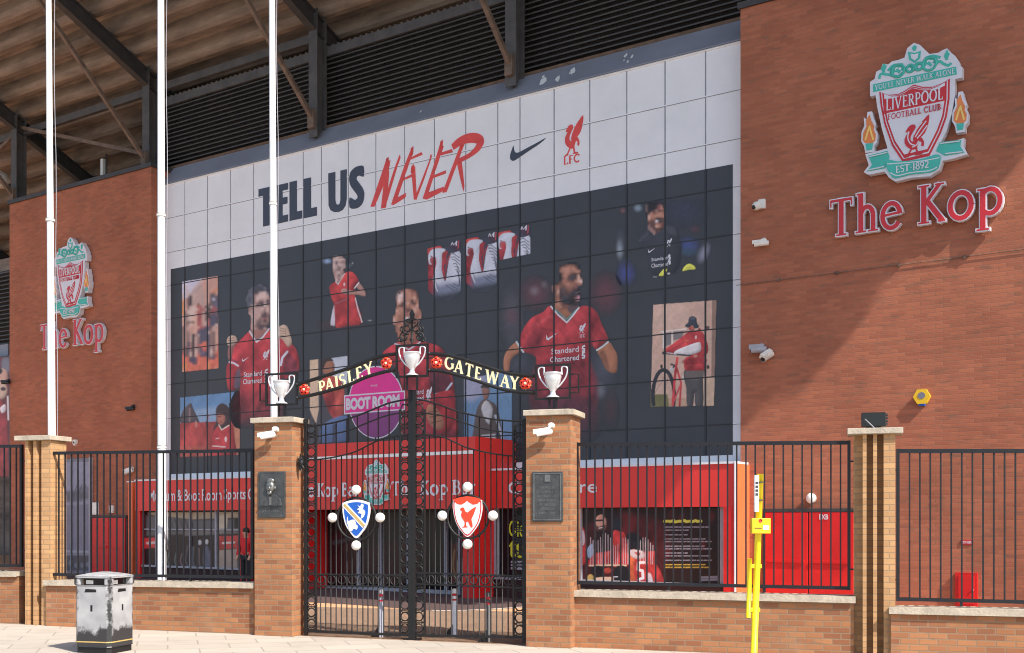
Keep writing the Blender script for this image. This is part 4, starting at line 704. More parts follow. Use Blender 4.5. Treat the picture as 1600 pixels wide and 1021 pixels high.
# goalkeeper
pic('player_print', (960, 312, 1122, 446), [('G', (92, 100, 112), 30, .6, 150, 420, 40, 130), ('G', (160, 170, 184), 20, .7, 145, 460, 26, 70), ('G', (70, 78, 150), 26, .95, 195, 650, 66, 88), ('G', (66, 80, 142), 40, .9, 690, 425, 85, 60), ('G', (60, 92, 116), 30, .6, 690, 480, 80, 40), ('G', (164, 166, 190), 36, .7, 815, 490, 40, 80, 25), ('G', (150, 170, 190), 20, .7, 290, 130, 34, 30), ('G', (140, 90, 92), 14, .7, 168, 150, 24, 22), ('G', (104, 62, 74), 26, .6, 745, 300, 40, 30),
 ('G', (58, 62, 84), 50, .8, 650, 150, 170, 120), ('C', (60, 62, 70), 12, 1, [(290, 400), (330, 335), (395, 290), (430, 335), (520, 268), (590, 290), (625, 380), (640, 460), (590, 640), (400, 650), (370, 500)]), ('C', (84, 86, 94), 20, .6, [(520, 280), (580, 290), (600, 350), (540, 330)]), ('L', (90, 92, 100), 6, .6, [(300, 395), (370, 330)], 7),
 ('C', (184, 112, 92), 6, 1, [(372, 180), (390, 130), (480, 110), (508, 150), (510, 210), (498, 280), (462, 312), (430, 330), (395, 300), (378, 240)]), ('C', (206, 138, 112), 12, .8, [(430, 160), (490, 145), (500, 195), (440, 205)]), ('C', (116, 74, 66), 9, .95, [(388, 230), (412, 248), (440, 212), (500, 205), (505, 262), (470, 306), (430, 300), (396, 280)]), ('C', (48, 44, 52), 6, 1, [(356, 200), (352, 110), (400, 82), (470, 78), (502, 100), (508, 135), (460, 125), (420, 145), (392, 168), (376, 215)]),
 ('C', (60, 28, 32), 4, 1, [(424, 226), (450, 214), (478, 222), (474, 250), (448, 262), (428, 250)]), ('L', (226, 220, 218), 3, 1, [(432, 232), (470, 228)], 8), ('L', (54, 40, 42), 4, 1, [(414, 164), (444, 156)], 9), ('L', (54, 40, 42), 4, 1, [(468, 150), (496, 146)], 9), ('C', (186, 122, 112), 6, .9, [(432, 262), (470, 260), (455, 292)]),
 ('C', (222, 222, 60), 4, 1, [(456, 668), (480, 632), (502, 614), (524, 622), (508, 650), (490, 672)]), ('E', (200, 200, 200), 4, .9, 535, 652, 12, 8), ('C', (222, 222, 60), 4, 1, [(645, 632), (655, 604), (680, 580), (706, 574), (742, 594), (748, 620), (700, 622), (670, 630)]), ('L', (120, 120, 50), 3, .8, [(672, 610), (720, 600)], 4), ('L', (190, 190, 196), 3, .8, [(412, 680), (440, 680)], 6)], (940, 300), tone='keeper')
# person with a bicycle
quad = [(207, 135), (712, 98), (692, 940), (186, 950)]
pic('photo_print', (1015, 468, 1121, 638), [('P', (208, 168, 148), 3, 1, quad), ('C', (220, 182, 162), 60, .7, [(230, 150), (480, 130), (440, 330), (240, 330)]), ('P', (150, 118, 102), 4, 1, [(676, 98), (712, 98), (696, 720), (672, 720)]), ('P', (206, 172, 144), 3, 1, [(600, 720), (696, 715), (692, 945), (600, 945)]), ('L', (140, 108, 96), 3, .8, [(624, 110), (618, 700)], 5), ('L', (232, 220, 212), 3, 1, [(270, 350), (470, 328)], 9), ('P', (126, 118, 120), 3, 1, [(296, 362), (350, 355), (350, 450), (296, 470)]), ('P', (130, 122, 122), 3, 1, [(368, 352), (450, 342), (440, 400), (368, 420)]), ('P', (96, 84, 84), 3, .8, [(298, 362), (310, 362), (310, 470), (298, 470)]), ('L', (232, 222, 214), 3, 1, [(288, 352), (288, 480)], 10), ('L', (232, 222, 214), 3, 1, [(358, 352), (358, 450)], 10),
 ('L', (196, 156, 140), 3, .8, [(190, 720), (690, 690)], 5), ('E', (60, 52, 52), 3, 1, 274, 628, 10, 16), ('E', (70, 56, 54), 3, 1, 645, 632, 12, 16), ('E', (84, 66, 60), 3, .9, 640, 318, 18, 14), ('P', (116, 112, 66), 8, 1, [(186, 850), (320, 850), (340, 955), (186, 955)]), ('P', (190, 150, 120), 10, .8, [(330, 880), (480, 880), (480, 955), (330, 955)]),
 ('L', (50, 50, 58), 4, 1, arc(290, 860, 85, 205, 160, 380, 16), 30), ('L', (54, 54, 62), 4, 1, [(345, 660), (380, 620), (350, 610)], 14), ('L', (120, 110, 106), 3, .7, [(210, 860), (300, 700)], 4), ('L', (120, 110, 106), 3, .7, [(290, 860), (330, 690)], 4), ('L', (52, 52, 60), 4, 1, arc(430, 900, 60, 130, 60, 200, 10), 16), ('L', (200, 50, 58), 3, 1, [(400, 560), (384, 680), (362, 935)], 20), ('L', (200, 50, 58), 3, 1, [(395, 640), (430, 760), (418, 940)], 16), ('L', (200, 60, 66), 3, 1, [(430, 760), (375, 900)], 13), ('E', (190, 190, 190), 4, .9, 356, 655, 16, 22), ('L', (214, 202, 196), 3, 1, [(440, 700), (455, 745)], 10),
 ('C', (84, 80, 82), 5, 1, [(462, 650), (540, 640), (620, 640), (604, 720), (606, 945), (545, 945), (536, 840), (524, 945), (478, 945), (470, 800), (452, 720)]), ('C', (120, 104, 98), 16, .7, [(480, 660), (610, 650), (600, 720), (480, 730)]), ('C', (204, 54, 58), 5, 1, [(300, 492), (360, 450), (420, 405), (490, 352), (540, 345), (600, 352), (632, 420), (648, 480), (640, 520), (612, 560), (622, 650), (540, 662), (458, 652), (462, 560), (500, 545), (400, 535), (310, 515)]), ('C', (160, 36, 46), 12, .8, [(455, 570), (620, 560), (620, 600), (458, 610)]), ('C', (222, 214, 216), 4, 1, [(390, 500), (480, 462), (562, 435), (586, 445), (582, 508), (480, 538), (380, 530)]), ('L', (150, 30, 40), 3, .8, [(470, 420), (400, 470), (330, 500)], 5), ('L', (222, 120, 60), 3, .8, [(455, 425), (490, 418)], 7), ('E', (226, 214, 210), 3, .9, 548, 395, 7, 14),
 ('L', (52, 52, 60), 4, 1, [(285, 520), (360, 530), (500, 540)], 12), ('L', (206, 204, 204), 3, 1, [(320, 518), (390, 530)], 7), ('E', (60, 56, 60), 3, 1, 292, 520, 14, 12), ('E', (190, 104, 86), 4, 1, 515, 318, 26, 28), ('E', (214, 80, 76), 4, .9, 500, 325, 10, 12), ('C', (60, 66, 78), 4, 1, [(460, 302), (486, 276), (494, 238), (525, 226), (552, 242), (558, 282), (574, 312), (540, 325), (520, 298), (488, 318)]), ('C', (86, 92, 104), 8, .7, [(495, 240), (525, 230), (545, 245), (520, 260)]), ('E', (200, 130, 110), 4, 1, 545, 545, 18, 12), ('E', (150, 40, 46), 3, 1, 576, 332, 12, 10)], (980, 450), clip=quad)
# lower left photograph
quad = [(110, 212), (586, 162), (586, 668), (110, 686)]
pic('photo_print', (280, 608, 376, 716), [('P', (96, 140, 186), 3, 1, quad), ('C', (140, 168, 200), 50, .8, [(110, 330), (590, 280), (590, 410), (110, 420)]), ('C', (88, 78, 86), 5, 1, [(118, 345), (150, 290), (196, 255), (215, 300), (262, 400), (255, 415), (118, 420)]), ('L', (150, 120, 120), 3, .8, [(185, 300), (185, 400)], 12), ('C', (84, 84, 76), 14, .9, [(500, 320), (560, 300), (590, 350), (590, 390), (500, 390)]), ('P', (172, 62, 60), 5, 1, [(108, 418), (590, 392), (590, 690), (108, 690)]), ('P', (190, 96, 80), 14, .5, [(108, 600), (590, 590), (590, 690), (108, 690)]), ('P', (194, 126, 96), 6, .95, [(540, 400), (590, 395), (590, 690), (545, 690)]), ('L', (210, 190, 176), 3, .8, [(505, 378), (580, 362)], 8), ('L', (190, 130, 116), 4, 1, [(235, 405), (238, 445)], 14), ('L', (70, 56, 60), 4, 1, [(318, 405), (318, 440)], 10), ('L', (180, 80, 80), 4, 1, [(332, 350), (330, 380)], 12),
 ('C', (70, 50, 56), 10, 1, [(398, 400), (396, 300), (440, 258), (490, 280), (512, 330), (505, 420), (520, 470), (380, 480)]), ('C', (178, 108, 90), 5, 1, [(404, 350), (440, 342), (470, 365), (465, 410), (435, 432), (410, 410)]), ('L', (70, 40, 44), 3, 1, [(410, 366), (432, 362)], 6), ('L', (150, 60, 66), 3, 1, [(418, 408), (444, 404)], 6), ('C', (188, 50, 58), 5, 1, [(375, 500), (415, 440), (440, 470), (500, 430), (535, 480), (548, 560), (548, 690), (365, 690)]), ('L', (222, 206, 190), 3, 1, [(418, 430), (440, 470), (498, 434)], 9), ('E', (222, 200, 196), 3, .9, 474, 545, 10, 22), ('L', (222, 206, 206), 3, .9, [(395, 540), (420, 536)], 7), ('L', (226, 210, 210), 3, .9, [(370, 598), (470, 606)], 9)], (260, 580), clip=quad)
# two half hidden photographs behind the gate sign
quad = [(484, 563), (544.5, 556), (544.5, 690), (484, 694)]
paint_part('photo_print', mu, FC, NP, (482, 554, 547, 696), [('P', (76, 74, 82), 2, 1, quad), ('P', (216, 186, 154), 1.5, 1, [(484, 563), (497, 561), (498, 640), (494, 662), (488, 650), (484, 640)]), ('P', (190, 200, 214), 2, 1, [(518, 560), (545, 556), (545, 600), (520, 604)]), ('C', (168, 110, 82), 2, 1, [(504, 566), (514, 560), (522, 568), (522, 582), (512, 588), (504, 580)]), ('C', (62, 48, 46), 2, 1, [(500, 572), (503, 563), (513, 558), (521, 564), (510, 566), (504, 580)]), ('C', (190, 74, 62), 3, 1, [(500, 596), (520, 588), (536, 600), (538, 640), (530, 660), (518, 650), (508, 626)]), ('C', (150, 40, 46), 4, .8, [(505, 610), (520, 604), (524, 650), (512, 640)]), ('C', (84, 110, 156), 3, 1, [(504, 664), (544, 650), (544, 692), (504, 694)]), ('P', (60, 62, 76), 2, .8, [(520, 664), (526, 662), (524, 692), (519, 692)])], clip=quad, clipsoft=1)
quad = [(725, 592), (800, 580), (800, 708), (725, 712)]
paint_part('photo_print', mu, FC, NP, (723, 578, 803, 714), [('P', (104, 140, 176), 2, 1, quad), ('C', (170, 166, 190), 12, .8, [(724, 592), (760, 586), (750, 620), (726, 626)]), ('C', (96, 80, 76), 2, 1, [(745, 640), (755, 624), (768, 628), (778, 640), (786, 690), (780, 714), (738, 714), (740, 670)]), ('C', (200, 196, 196), 2, .9, [(752, 640), (760, 626), (770, 640), (764, 664)]), ('C', (150, 104, 90), 2, 1, [(753, 606), (760, 600), (765, 608), (763, 622), (756, 624)]), ('C', (60, 52, 54), 2, 1, [(751, 606), (757, 598), (765, 602), (764, 607), (756, 606)]), ('L', (190, 196, 204), 1.5, .8, [(774, 650), (784, 680), (788, 712)], 4), ('P', (220, 210, 210), 3, .7, [(752, 680), (774, 678), (776, 712), (750, 712)])], clip=quad, clipsoft=1)
# round magenta badge with a band of lettering
rd = [FC.at(588+43*math.cos(a), 629+57*math.sin(a), NP)[[0, 2]] for a in np.linspace(0, 2*math.pi, 48, endpoint=False)]
ro = MB().prism(rd, NB, NP+.004).build('round_badge', 'signwhite', mu)
c0 = np.mean(rd, 0); rd2 = [c0+(p-c0)*.965 for p in rd]
MB().prism([p for p in rd2 if p[1] > c0[1]-.35], NB, NP+.009).build('badge_face', 'magenta', mu, parent=ro)
MB().prism([p for p in rd2 if p[1] < c0[1]-.12], NB, NP+.011).build('badge_face', 'purple', mu, parent=ro)
bz = [(538, 618), (633, 610.5), (633, 641), (538, 648)]
MB().prism(poly_px(FC, bz, NP), NB, NP+.014).build('badge_band', 'signwhite', mu, parent=ro)
MB().prism(poly_px(FC, [(540, 620), (631.5, 613), (631.5, 639), (540, 645.5)], NP), NB, NP+.017).build('badge_band', 'magenta', mu, parent=ro)
p, q = FC.at(541, 643, NP), FC.at(625, 616, NP); put_sans(MB(), 'BOOT ROOM', p[0], p[2]+.02, q[0], q[2]-.0, NP+.020, .055, .95).build('badge_lettering', 'signwhite', mu, parent=ro)
p, q = FC.at(579, 605, NP), FC.at(590, 601, NP); put_sans(MB(), 'THE', p[0], p[2], q[0], q[2], NP+.013).build('badge_lettering', 'signwhite', mu, parent=ro)
# small shirt lettering
def shirt(txt1, txt2, b1, b2, bird, chk, m='signwhite'):
    for tx, (x0, y0, x1, y1) in ((txt1, b1), (txt2, b2)):
        if tx: p, q = FC.at(x0, y0, NP), FC.at(x1, y1, NP); put_sans(MB(), tx, p[0], p[2], q[0], q[2], NP+.006, .012).build('shirt_lettering', m, mu)
    if bird: p, q = FC.at(bird[0], bird[1], NP), FC.at(bird[2], bird[3], NP); put_bird(MB(), p[0], p[2], q[0], q[2], NP+.001, NP+.005).build('shirt_emblem', m, mu)
    if chk:
        x, y, w_ = chk; MB().prism(poly_px(FC, [(x, y-.1*w_), (x+.12*w_, y+.22*w_), (x+w_, y-.3*w_), (x+.14*w_, y+.42*w_), (x-.03*w_, y+.3*w_)], NP), NP+.001, NP+.005).build('shirt_mark', m, mu)
shirt('Standard', 'Chartered', (381, 590, 409, 579), (380, 601, 409, 590), (411, 563, 421, 546), (378.5, 561, 11))
shirt('Standard', 'Chartered', (861.5, 554, 904.5, 541), (859.5, 567, 905, 554), (905, 521, 915, 505), (854, 525, 18))
shirt('Standard', 'Chartered', (1018, 409, 1043, 400), (1018, 419, 1044, 409), (1042, 386, 1050, 372), (1013, 391, 11))
shirt('dard', 'ered', (649, 617, 662, 608), (650, 627, 662, 618), (666, 628, 675, 604), None)
def lfc(x0, y0, x1, y1):
    p, q = FC.at(x0, y0, NP), FC.at(x1, y1, NP); put_serif(MB(), 'LFC', p[0], p[2], q[0], q[2], NP, NP+.005).build('shirt_lettering', 'signwhite', mu)
lfc(906, 528, 914, 522)
for x0, y0, x1, y1 in ((907, 560, 916, 540), (411, 598, 421, 577), (1044, 413, 1048, 398)):
    mb = MB(); 
    for k in range(2): p = [FC.at(x0+(x1-x0)*(.2+.6*a), y0+(y1-y0)*(b*.5+.5*k), NP)[[0, 2]] for a, b in ((1, .95), (.3, .8), (.2, .5), (.9, .4), (.8, .1), (.1, .05))]; mb.ribbon(p, .05, NP, NP+.005+.001*k)
    mb.build('shirt_lettering', 'signwhite', mu)

# second mural beyond the left tower
m2 = thing('mural_banner', 'sliver of a red player mural left of the left brick tower', 'banner', FC, (FC.u(-20, NB), NB, FC.z(8, 700, NB)))
MB().box(FC.u(-140, NB), FC.u(16, NB), NB-.2, NB, FC.z(8, 745, NB), FC.z(8, 556, NB)).build('navy_sheet', 'navy', m2)
paint_part('player_print', m2, FC, NB+.01, (-40, 558, 15, 745), [('P', (110, 40, 52), 4, 1, [(-40, 556), (14, 556), (14, 746), (-40, 746)]), ('C', (120, 124, 140), 6, .9, [(3, 562), (14, 560), (14, 580), (4, 584)]), ('C', (206, 160, 140), 3, 1, [(-12, 584), (0, 576), (10, 580), (12, 594), (8, 606), (-4, 610)]), ('C', (200, 170, 150), 3, 1, [(-10, 606), (4, 600), (11, 606), (9, 620), (-2, 624)]), ('E', (40, 34, 40), 3, 1, -4, 580, 8, 6), ('E', (70, 40, 44), 2, 1, 5, 608, 4, 3), ('P', (150, 44, 54), 3, 1, [(-40, 630), (0, 622), (10, 640), (14, 745), (-40, 745)]), ('C', (226, 222, 230), 2, 1, [(0, 638), (8, 632), (9, 642), (3, 646)]), ('L', (222, 214, 222), 1.5, 1, [(12, 620), (13, 656)], 2.5)], bgc=(62, 66, 76))

# ------------------------------------------------------------------ shop fronts under the mural
ZF0, ZF1 = FC.z(1130, 792, 0), FC.z(1133, 725, 0)
def shopfront(label, px0, px1, words, wbox, panes, right_end=False, white_line=True):
    t = thing('shop_front', label, 'shop front', FC, (FC.u((px0+px1)/2), 0, 0), 'red shop fronts below the mural')
    a, b = FC.u(px0), FC.u(px1)
    MB().box(a, b, NB-.3, 0, ZF0, ZF1).build('fascia', 'red', t)
    MB().box(a, b, NB, .03, ZF1, ZF1+.05).build('fascia_trim', 'signwhite', t)
    MB().box(a, b, NB-.3, -.3, 0, ZF0).build('back_wall', 'interior', t)
    MB().box(a, b, -.3, -.1, 0, .46).build('stall_riser', 'interior', t); MB().box(a, b, -.3, -.06, .46, .52).build('sill', 'frame', t)
    put_words('fascia_lettering', t, words, wbox, .012, .012)
    for x0, x1, m in panes:
        o = MB().box(FC.u(x0), FC.u(x1), -.28, -.2, .52, ZF0).build('window', m, t)
    return t
p, q = FC.at(234, 784, 0), FC.at(413, 763, 0)
cf = shopfront('museum and cafe shop front on the left with red fascia', 211, 468, 'Museum & Boot Room Sports Cafe', (p[0], FC.z(300, 783, 0), q[0], FC.z(300, 765, 0)), [(219, 380, 'glassd'), (380, 466, 'glassd')])
fm = MB()
for x in (218, 223, 245, 298, 338, 375, 380): fm.box(FC.u(x, -.18)-.03, FC.u(x, -.18)+.03, -.22, -.14, .52, ZF0)
fm.box(FC.u(219, -.18), FC.u(378, -.18), -.22, -.15, FC.z(340, 828, -.18)-.02, FC.z(340, 828, -.18)+.02)
fm.build('window_frame', 'frame', cf)
MB().box(FC.u(211), FC.u(218), -.3, -.02, 0, ZF0).build('pilaster', 'redd', cf)
MB().box(FC.u(376), FC.u(392), -.3, .01, 0, ZF0).build('pilaster', 'redd', cf)
ND = -.19
paint_part('window_display', cf, FC, ND, (220, 800, 376, 892), [('P', (34, 30, 34), 1, 1, [(220, 799), (377, 799), (377, 893), (220, 893)]), ('P', (176, 160, 132), 3, .9, [(232, 801), (372, 800), (372, 809), (300, 812), (262, 808), (232, 804)]), ('P', (96, 98, 102), 4, .9, [(228, 806), (262, 808), (300, 813), (366, 812), (366, 830), (300, 834), (228, 838)]), ('P', (196, 182, 156), 3, .9, [(340, 806), (356, 804), (354, 832), (340, 834)]), ('P', (120, 118, 116), 3, .8, [(286, 828), (372, 826), (372, 834), (286, 838)]), ('P', (196, 44, 46), 1.5, 1, [(221, 841), (246, 840), (246, 856), (221, 858)]), ('P', (202, 58, 54), 1.5, 1, [(342, 838), (372, 837), (371, 857), (342, 859)]), ('P', (170, 148, 132), 2, .95, [(342, 860), (371, 858), (371, 891), (342, 892)]), ('L', (220, 210, 200), 1, .9, [(348, 849), (366, 848)], 3), ('L', (220, 200, 200), 1, .8, [(230, 849), (243, 848)], 4), ('E', (190, 190, 194), 1.5, .9, 312, 848, 3, 4), ('E', (200, 200, 200), 1.5, .9, 323, 847, 2.5, 4), ('C', (92, 104, 128), 3, .8, [(318, 858), (326, 856), (328, 892), (318, 892)])]+
 [('L', (112+random.randint(-20, 40), 112+random.randint(-20, 30), 120), 2, .7, [(266+k*9, 858+random.uniform(-6, 8)), (264+k*9+random.uniform(-4, 4), 876), (268+k*9, 890)], random.uniform(1.5, 4)) for k in range(9)]+[('L', (60, 60, 66), 2, .8, [(265+8*k, 812), (272+8*k, 830)], 2.5) for k in range(5)], step=.8, gain=1.0, bgc=(34, 30, 34))

p, q = FC.at(794, 773, 0), FC.at(933, 752, 0)
sf = shopfront('club store shop front on the right with poster window', 742, 1148, 'Club Store', (p[0], FC.z(920, 770.5, 0), q[0], FC.z(920, 750, 0)), [(770, 905, 'glassd'), (905, 1131, 'glassd')])
fm = MB()
for x in (772, 777, 907, 1130): fm.box(FC.u(x, -.18)-.05, FC.u(x, -.18)+.05, -.22, -.12, .52, ZF0)
fm.build('window_frame', 'frame', sf)
MB().box(FC.u(1131), FC.u(1148), NT, .02, 0, ZF0).build('pilaster', 'redd', sf)
ue0 = FC.u(1148); MB().box(ue0, ue0+.035, NT, .04, 0, ZF1+.05).build('corner_trim', 'signwhite', sf)
MB().box(ue0+.035, ue0+.06, NT, .0, 0, ZF1).build('end_panel', 'orange', sf)  # red side face, its sunlight painted in as orange
for tx, y0, y1 in (('Gie', 839, 813), ('tu', 872, 845)):
    p, q = FC.at(795, y0, ND), FC.at(819, y1, ND); put_sans(MB(), tx, p[0], p[2], q[0], q[2], ND-.005, .01).build('window_lettering', 'yeltext', sf)
mb = MB()
for k in range(3): 
    p, q = FC.at(798, 880+5*k, ND), FC.at(818, 877+5*k, ND); mb.box(p[0], q[0], ND-.01, ND-.006, p[2], q[2])
mb.build('window_lettering', 'frame', sf)
zp9 = (900, 780)
REDS = (196, 42, 44)
ops = [('P', (34, 12, 16), 1, 1, [(0, 80), (1425, 80), (1425, 830), (0, 830)]), ('C', (80, 14, 24), 120, .8, [(0, 300), (800, 200), (800, 800), (0, 800)]), ('E', (96, 16, 26), 90, .7, 460, 240, 120, 110), ('C', (22, 16, 24), 50, .8, [(300, 80), (420, 80), (430, 400), (320, 420)]),
 ('C', (206, 150, 130), 12, 1, [(190, 180), (230, 140), (270, 150), (292, 220), (280, 290), (240, 330), (205, 300), (188, 240)]), ('C', (30, 24, 28), 10, 1, [(184, 190), (190, 130), (230, 106), (275, 130), (282, 190), (255, 150), (210, 160)]), ('C', (70, 46, 44), 14, .9, [(190, 250), (220, 268), (262, 250), (286, 260), (250, 330), (210, 320)]), ('L', (34, 22, 26), 6, 1, [(190, 208), (258, 204)], 16), ('L', (226, 206, 200), 4, 1, [(222, 280), (250, 276)], 9),
 ('C', (30, 36, 50), 14, 1, [(350, 210), (390, 180), (425, 220), (425, 300), (380, 330), (345, 290)]), ('C', (24, 26, 36), 14, 1, [(480, 360), (540, 320), (600, 340), (650, 400), (650, 500), (560, 520), (480, 480)]), ('C', REDS, 12, 1, [(40, 300), (80, 300), (100, 480), (90, 620), (40, 600)]), ('C', (206, 196, 206), 12, .9, [(52, 300), (78, 320), (84, 420), (60, 440)]), ('C', (150, 184, 220), 12, .9, [(110, 480), (160, 430), (170, 540), (120, 570)]),
 ('C', (40, 20, 28), 20, 1, [(180, 330), (300, 300), (330, 380), (330, 500), (180, 520)]), ('P', REDS, 8, 1, [(180, 520), (330, 500), (330, 620), (120, 640), (120, 590)]), ('C', REDS, 8, 1, [(350, 330), (420, 310), (480, 360), (490, 620), (350, 640)]), ('P', REDS, 10, 1, [(430, 520), (760, 500), (760, 620), (430, 640)]), ('C', (206, 90, 40), 10, 1, [(520, 520), (580, 510), (580, 800), (520, 800)]), ('C', REDS, 10, 1, [(580, 500), (700, 560), (780, 640), (840, 760), (830, 820), (580, 820)]),
 ('C', (222, 206, 208), 10, .9, [(520, 490), (640, 500), (660, 560), (600, 580), (530, 550)]), ('C', REDS, 8, .9, [(560, 510), (620, 520), (600, 550)]), ('L', (222, 190, 160), 8, 1, [(130, 640), (330, 636), (480, 640)], 16), ('C', (24, 20, 28), 14, 1, [(150, 660), (250, 650), (260, 760), (160, 780)]), ('C', (190, 60, 44), 10, 1, [(265, 680), (320, 660), (340, 700), (290, 720)]), ('C', (214, 170, 140), 8, 1, [(180, 760), (330, 750), (360, 780), (220, 800)]), ('E', (200, 160, 70), 10, .9, 140, 760, 30, 36), ('C', (20, 20, 30), 12, 1, [(370, 660), (480, 650), (520, 780), (380, 800)]), ('L', (206, 206, 214), 5, .9, [(360, 750), (400, 748)], 8)]
for k in range(26):
    x = 140+k*24
    if not (500 < x < 600): ops.append(('L', (208, 190, 196), 4, .85, [(x, 370+40*math.sin(k*.8)+(40 if k > 8 else 0)), (x+random.uniform(-4, 4), 625)], 7))
ops += [('L', (232, 226, 230), 5, 1, [(650, 610), (600, 612), (598, 680), (640, 690), (645, 760), (600, 775)], 26), ('C', (206, 206, 214), 14, .8, [(690, 720), (720, 720), (740, 810), (700, 812)])]
for k in range(7):
    ops.append(('E', (30+random.randint(0, 60), 12, 20), 20, .7, 860+random.uniform(0, 500), 130+random.uniform(0, 500), 30, 50))
ops += [('L', (206, 200, 40), 5, .95, [(850+52*k, 215+(k % 3)*3), (890+52*k, 213-(k % 2)*6)], 26) for k in range(7)]
y = 270
for k, (yy, c) in enumerate(((270, 1), (300, 1), (345, 1), (385, 1), (410, 1), (455, 1), (480, 1), (520, 1), (548, 1), (590, 1), (632, 2), (658, 2))):
    x = 850; lim = 1300-random.choice((0, 20, 60, 220))
    while x < lim:
        l = random.uniform(18, 60); ops.append(('L', (150, 142, 156) if c == 1 else (206, 168, 30), 5, .9, [(x, yy), (min(x+l, lim), yy-1)], 11)); x += l+random.uniform(10, 16)
ops += [('P', (140, 136, 150), 4, .8, [(1200, 745), (1360, 740), (1360, 785), (1200, 790)]), ('L', (40, 20, 30), 4, .8, [(1205, 765), (1350, 762)], 5)]
paint_part('window_poster', sf, FC, ND, (900, 794, 1131, 914), ops, zp9, 6.154, step=.8, bgc=(34, 12, 16), gain=1.05)

# centre block: bar entrance standing proud of the rest
NBk = .7
bk = thing('shop_front', 'red bar entrance block in the centre with white line and crest', 'shop front', FC, (FC.u(600, NBk), NBk, 0), 'red shop fronts below the mural')
a, b = FC.u(464, NBk), FC.u(742, NBk); zk0, zk1, zkl = FC.z(742, 795, NBk), FC.z(742, 682, NBk), FC.z(700, 709, NBk)
MB().box(a, b, NB, NBk, zk0, zkl-.03).build('fascia', 'red', bk)
MB().box(a, b, NB, NBk-.02, zkl-.03, zk1).build('upper_fascia', 'red', bk)
MB().box(a, b-.05, NBk-.02, NBk+.02, zkl-.029, zkl+.055).build('white_line', 'white', bk)
MB().box(b-.36, b+.003, -.5, NBk+.01, 0, zk0).build('column', 'redd', bk)
MB().box(a-.003, a+.3, -.5, NBk+.01, 0, zk0).build('column', 'redd', bk)
MB().box(a, b, NB, -.35, 0, zk0).build('back_wall', 'interior', bk)
for x0, x1 in ((500, 560), (560, 640), (640, 699), (700, 722)):
    MB().box(FC.u(x0, -.2), FC.u(x1, -.2), -.25, -.2, .05, zk0).build('glass_door', 'glassd', bk)
fm = MB()
for x, wd in ((500, .04), (508, .05), (562, .05), (597, .02), (640, .04), (699, .05), (720, .03)): fm.box(FC.u(x, -.2)-wd, FC.u(x, -.2)+wd, -.2, -.12, .02, zk0)
fm.box(FC.u(500, -.2), FC.u(722, -.2), -.2, -.13, .0, .12); fm.build('door_frame', 'frame', bk)
p = FC.at(493, 776, NBk)
for x0, x1 in ((462, 562), (612, 744)):
    u0_, u1_ = FC.u(x0, NBk), FC.u(x1, NBk)
    tot_ = sum(serif(x)[1] for x in ('The', 'Kop', 'Bar'))+.7; kk = (u1_-u0_)/tot_; uu = u0_
    for x in ('The', 'Kop', 'Bar'):
        wx = serif(x)[1]*kk; put_serif(MB(), x, uu, FC.z(700, 773, NBk), uu+wx, FC.z(700, 751, NBk), NBk, NBk+.014, .02).build('fascia_lettering', 'signwhite', bk); uu += wx+.35*kk
paint_part('window_display', bk, FC, -.19, (512, 800, 720, 912), [('P', (26, 14, 16), 2, 1, [(512, 798), (722, 798), (722, 912), (512, 912)]), ('C', (70, 16, 20), 14, .9, [(512, 840), (560, 836), (560, 912), (512, 912)]), ('C', (60, 14, 18), 12, .8, [(570, 860), (640, 850), (640, 912), (570, 912)]), ('P', (80, 92, 96), 2, .7, [(520, 846), (546, 840), (546, 846), (520, 852)]), ('P', (110, 20, 24), 4, .9, [(704, 850), (722, 848), (722, 912), (704, 912)]), ('L', (180, 140, 60), 2, .9, [(718, 862), (715, 880), (719, 904)], 3), ('L', (170, 130, 60), 2, .9, [(710, 860), (708, 882), (711, 904)], 2.5)]+[('L', (96, 66, 60), 1.5, .5, [(516+23*k, 805), (516+23*k, 910)], 1.6) for k in range(9)], gain=.75, bgc=(26, 14, 16))

# ------------------------------------------------------------------ crest signs
def crest_thing(label, c_px, c_py, n, scale=1.):
    c = FC.at(c_px, c_py, n); t = thing('crest_sign', label, 'crest sign', FC, (c[0], n, c[2]), 'club crest signs'); return t
CN = NT; cref = FC.at(1430, 175, CN)
cr = thing('crest_sign', 'large teal and red club crest on the right tower above its red lettering', 'crest sign', FC, (cref[0], CN, cref[2]), 'club crest signs')
cp = lambda pts, sm=0: poly_px(FC, smooth_poly(pts, sm) if sm else pts, CN+.2, 4.086, 1330, 50)
D0, D1 = CN+.03, CN+.2
outer = [(120, 320), (150, 300), (160, 255), (188, 240), (200, 205), (236, 208), (262, 188), (300, 180), (340, 165), (358, 104), (400, 70), (440, 84), (474, 118), (500, 142), (556, 134), (582, 118), (612, 105), (640, 135), (662, 152), (690, 190), (694, 218), (710, 225), (708, 292), (662, 302), (662, 400), (642, 520), (604, 640), (562, 725), (645, 700), (722, 678), (716, 730), (742, 782), (640, 812), (584, 822), (562, 882), (500, 922), (380, 932), (282, 956), (240, 930), (214, 892), (112, 912), (80, 896), (112, 852), (90, 782), (232, 744), (196, 620), (166, 480), (156, 405), (120, 412)]
crb = MB().prism(cp(outer), D0, D1).build('crest_board', 'signwhite', cr)
MB().prism(cp([(140, 336), (670, 222), (675, 272), (140, 386)]), D1, D1+.008).build('scroll_band', 'teal', cr)
p0, p1 = FC.at(1330+152/4.086, 50+378/4.086, D1), FC.at(1330+662/4.086, 50+240/4.086, D1)
st_, wd_ = serif("YOU'LL NEVER WALK ALONE", -.02); mb = MB(); zA = FC.z(1330+152/4.086, 50+374/4.086, D1); zB = FC.z(1330+152/4.086, 50+342/4.086, D1)
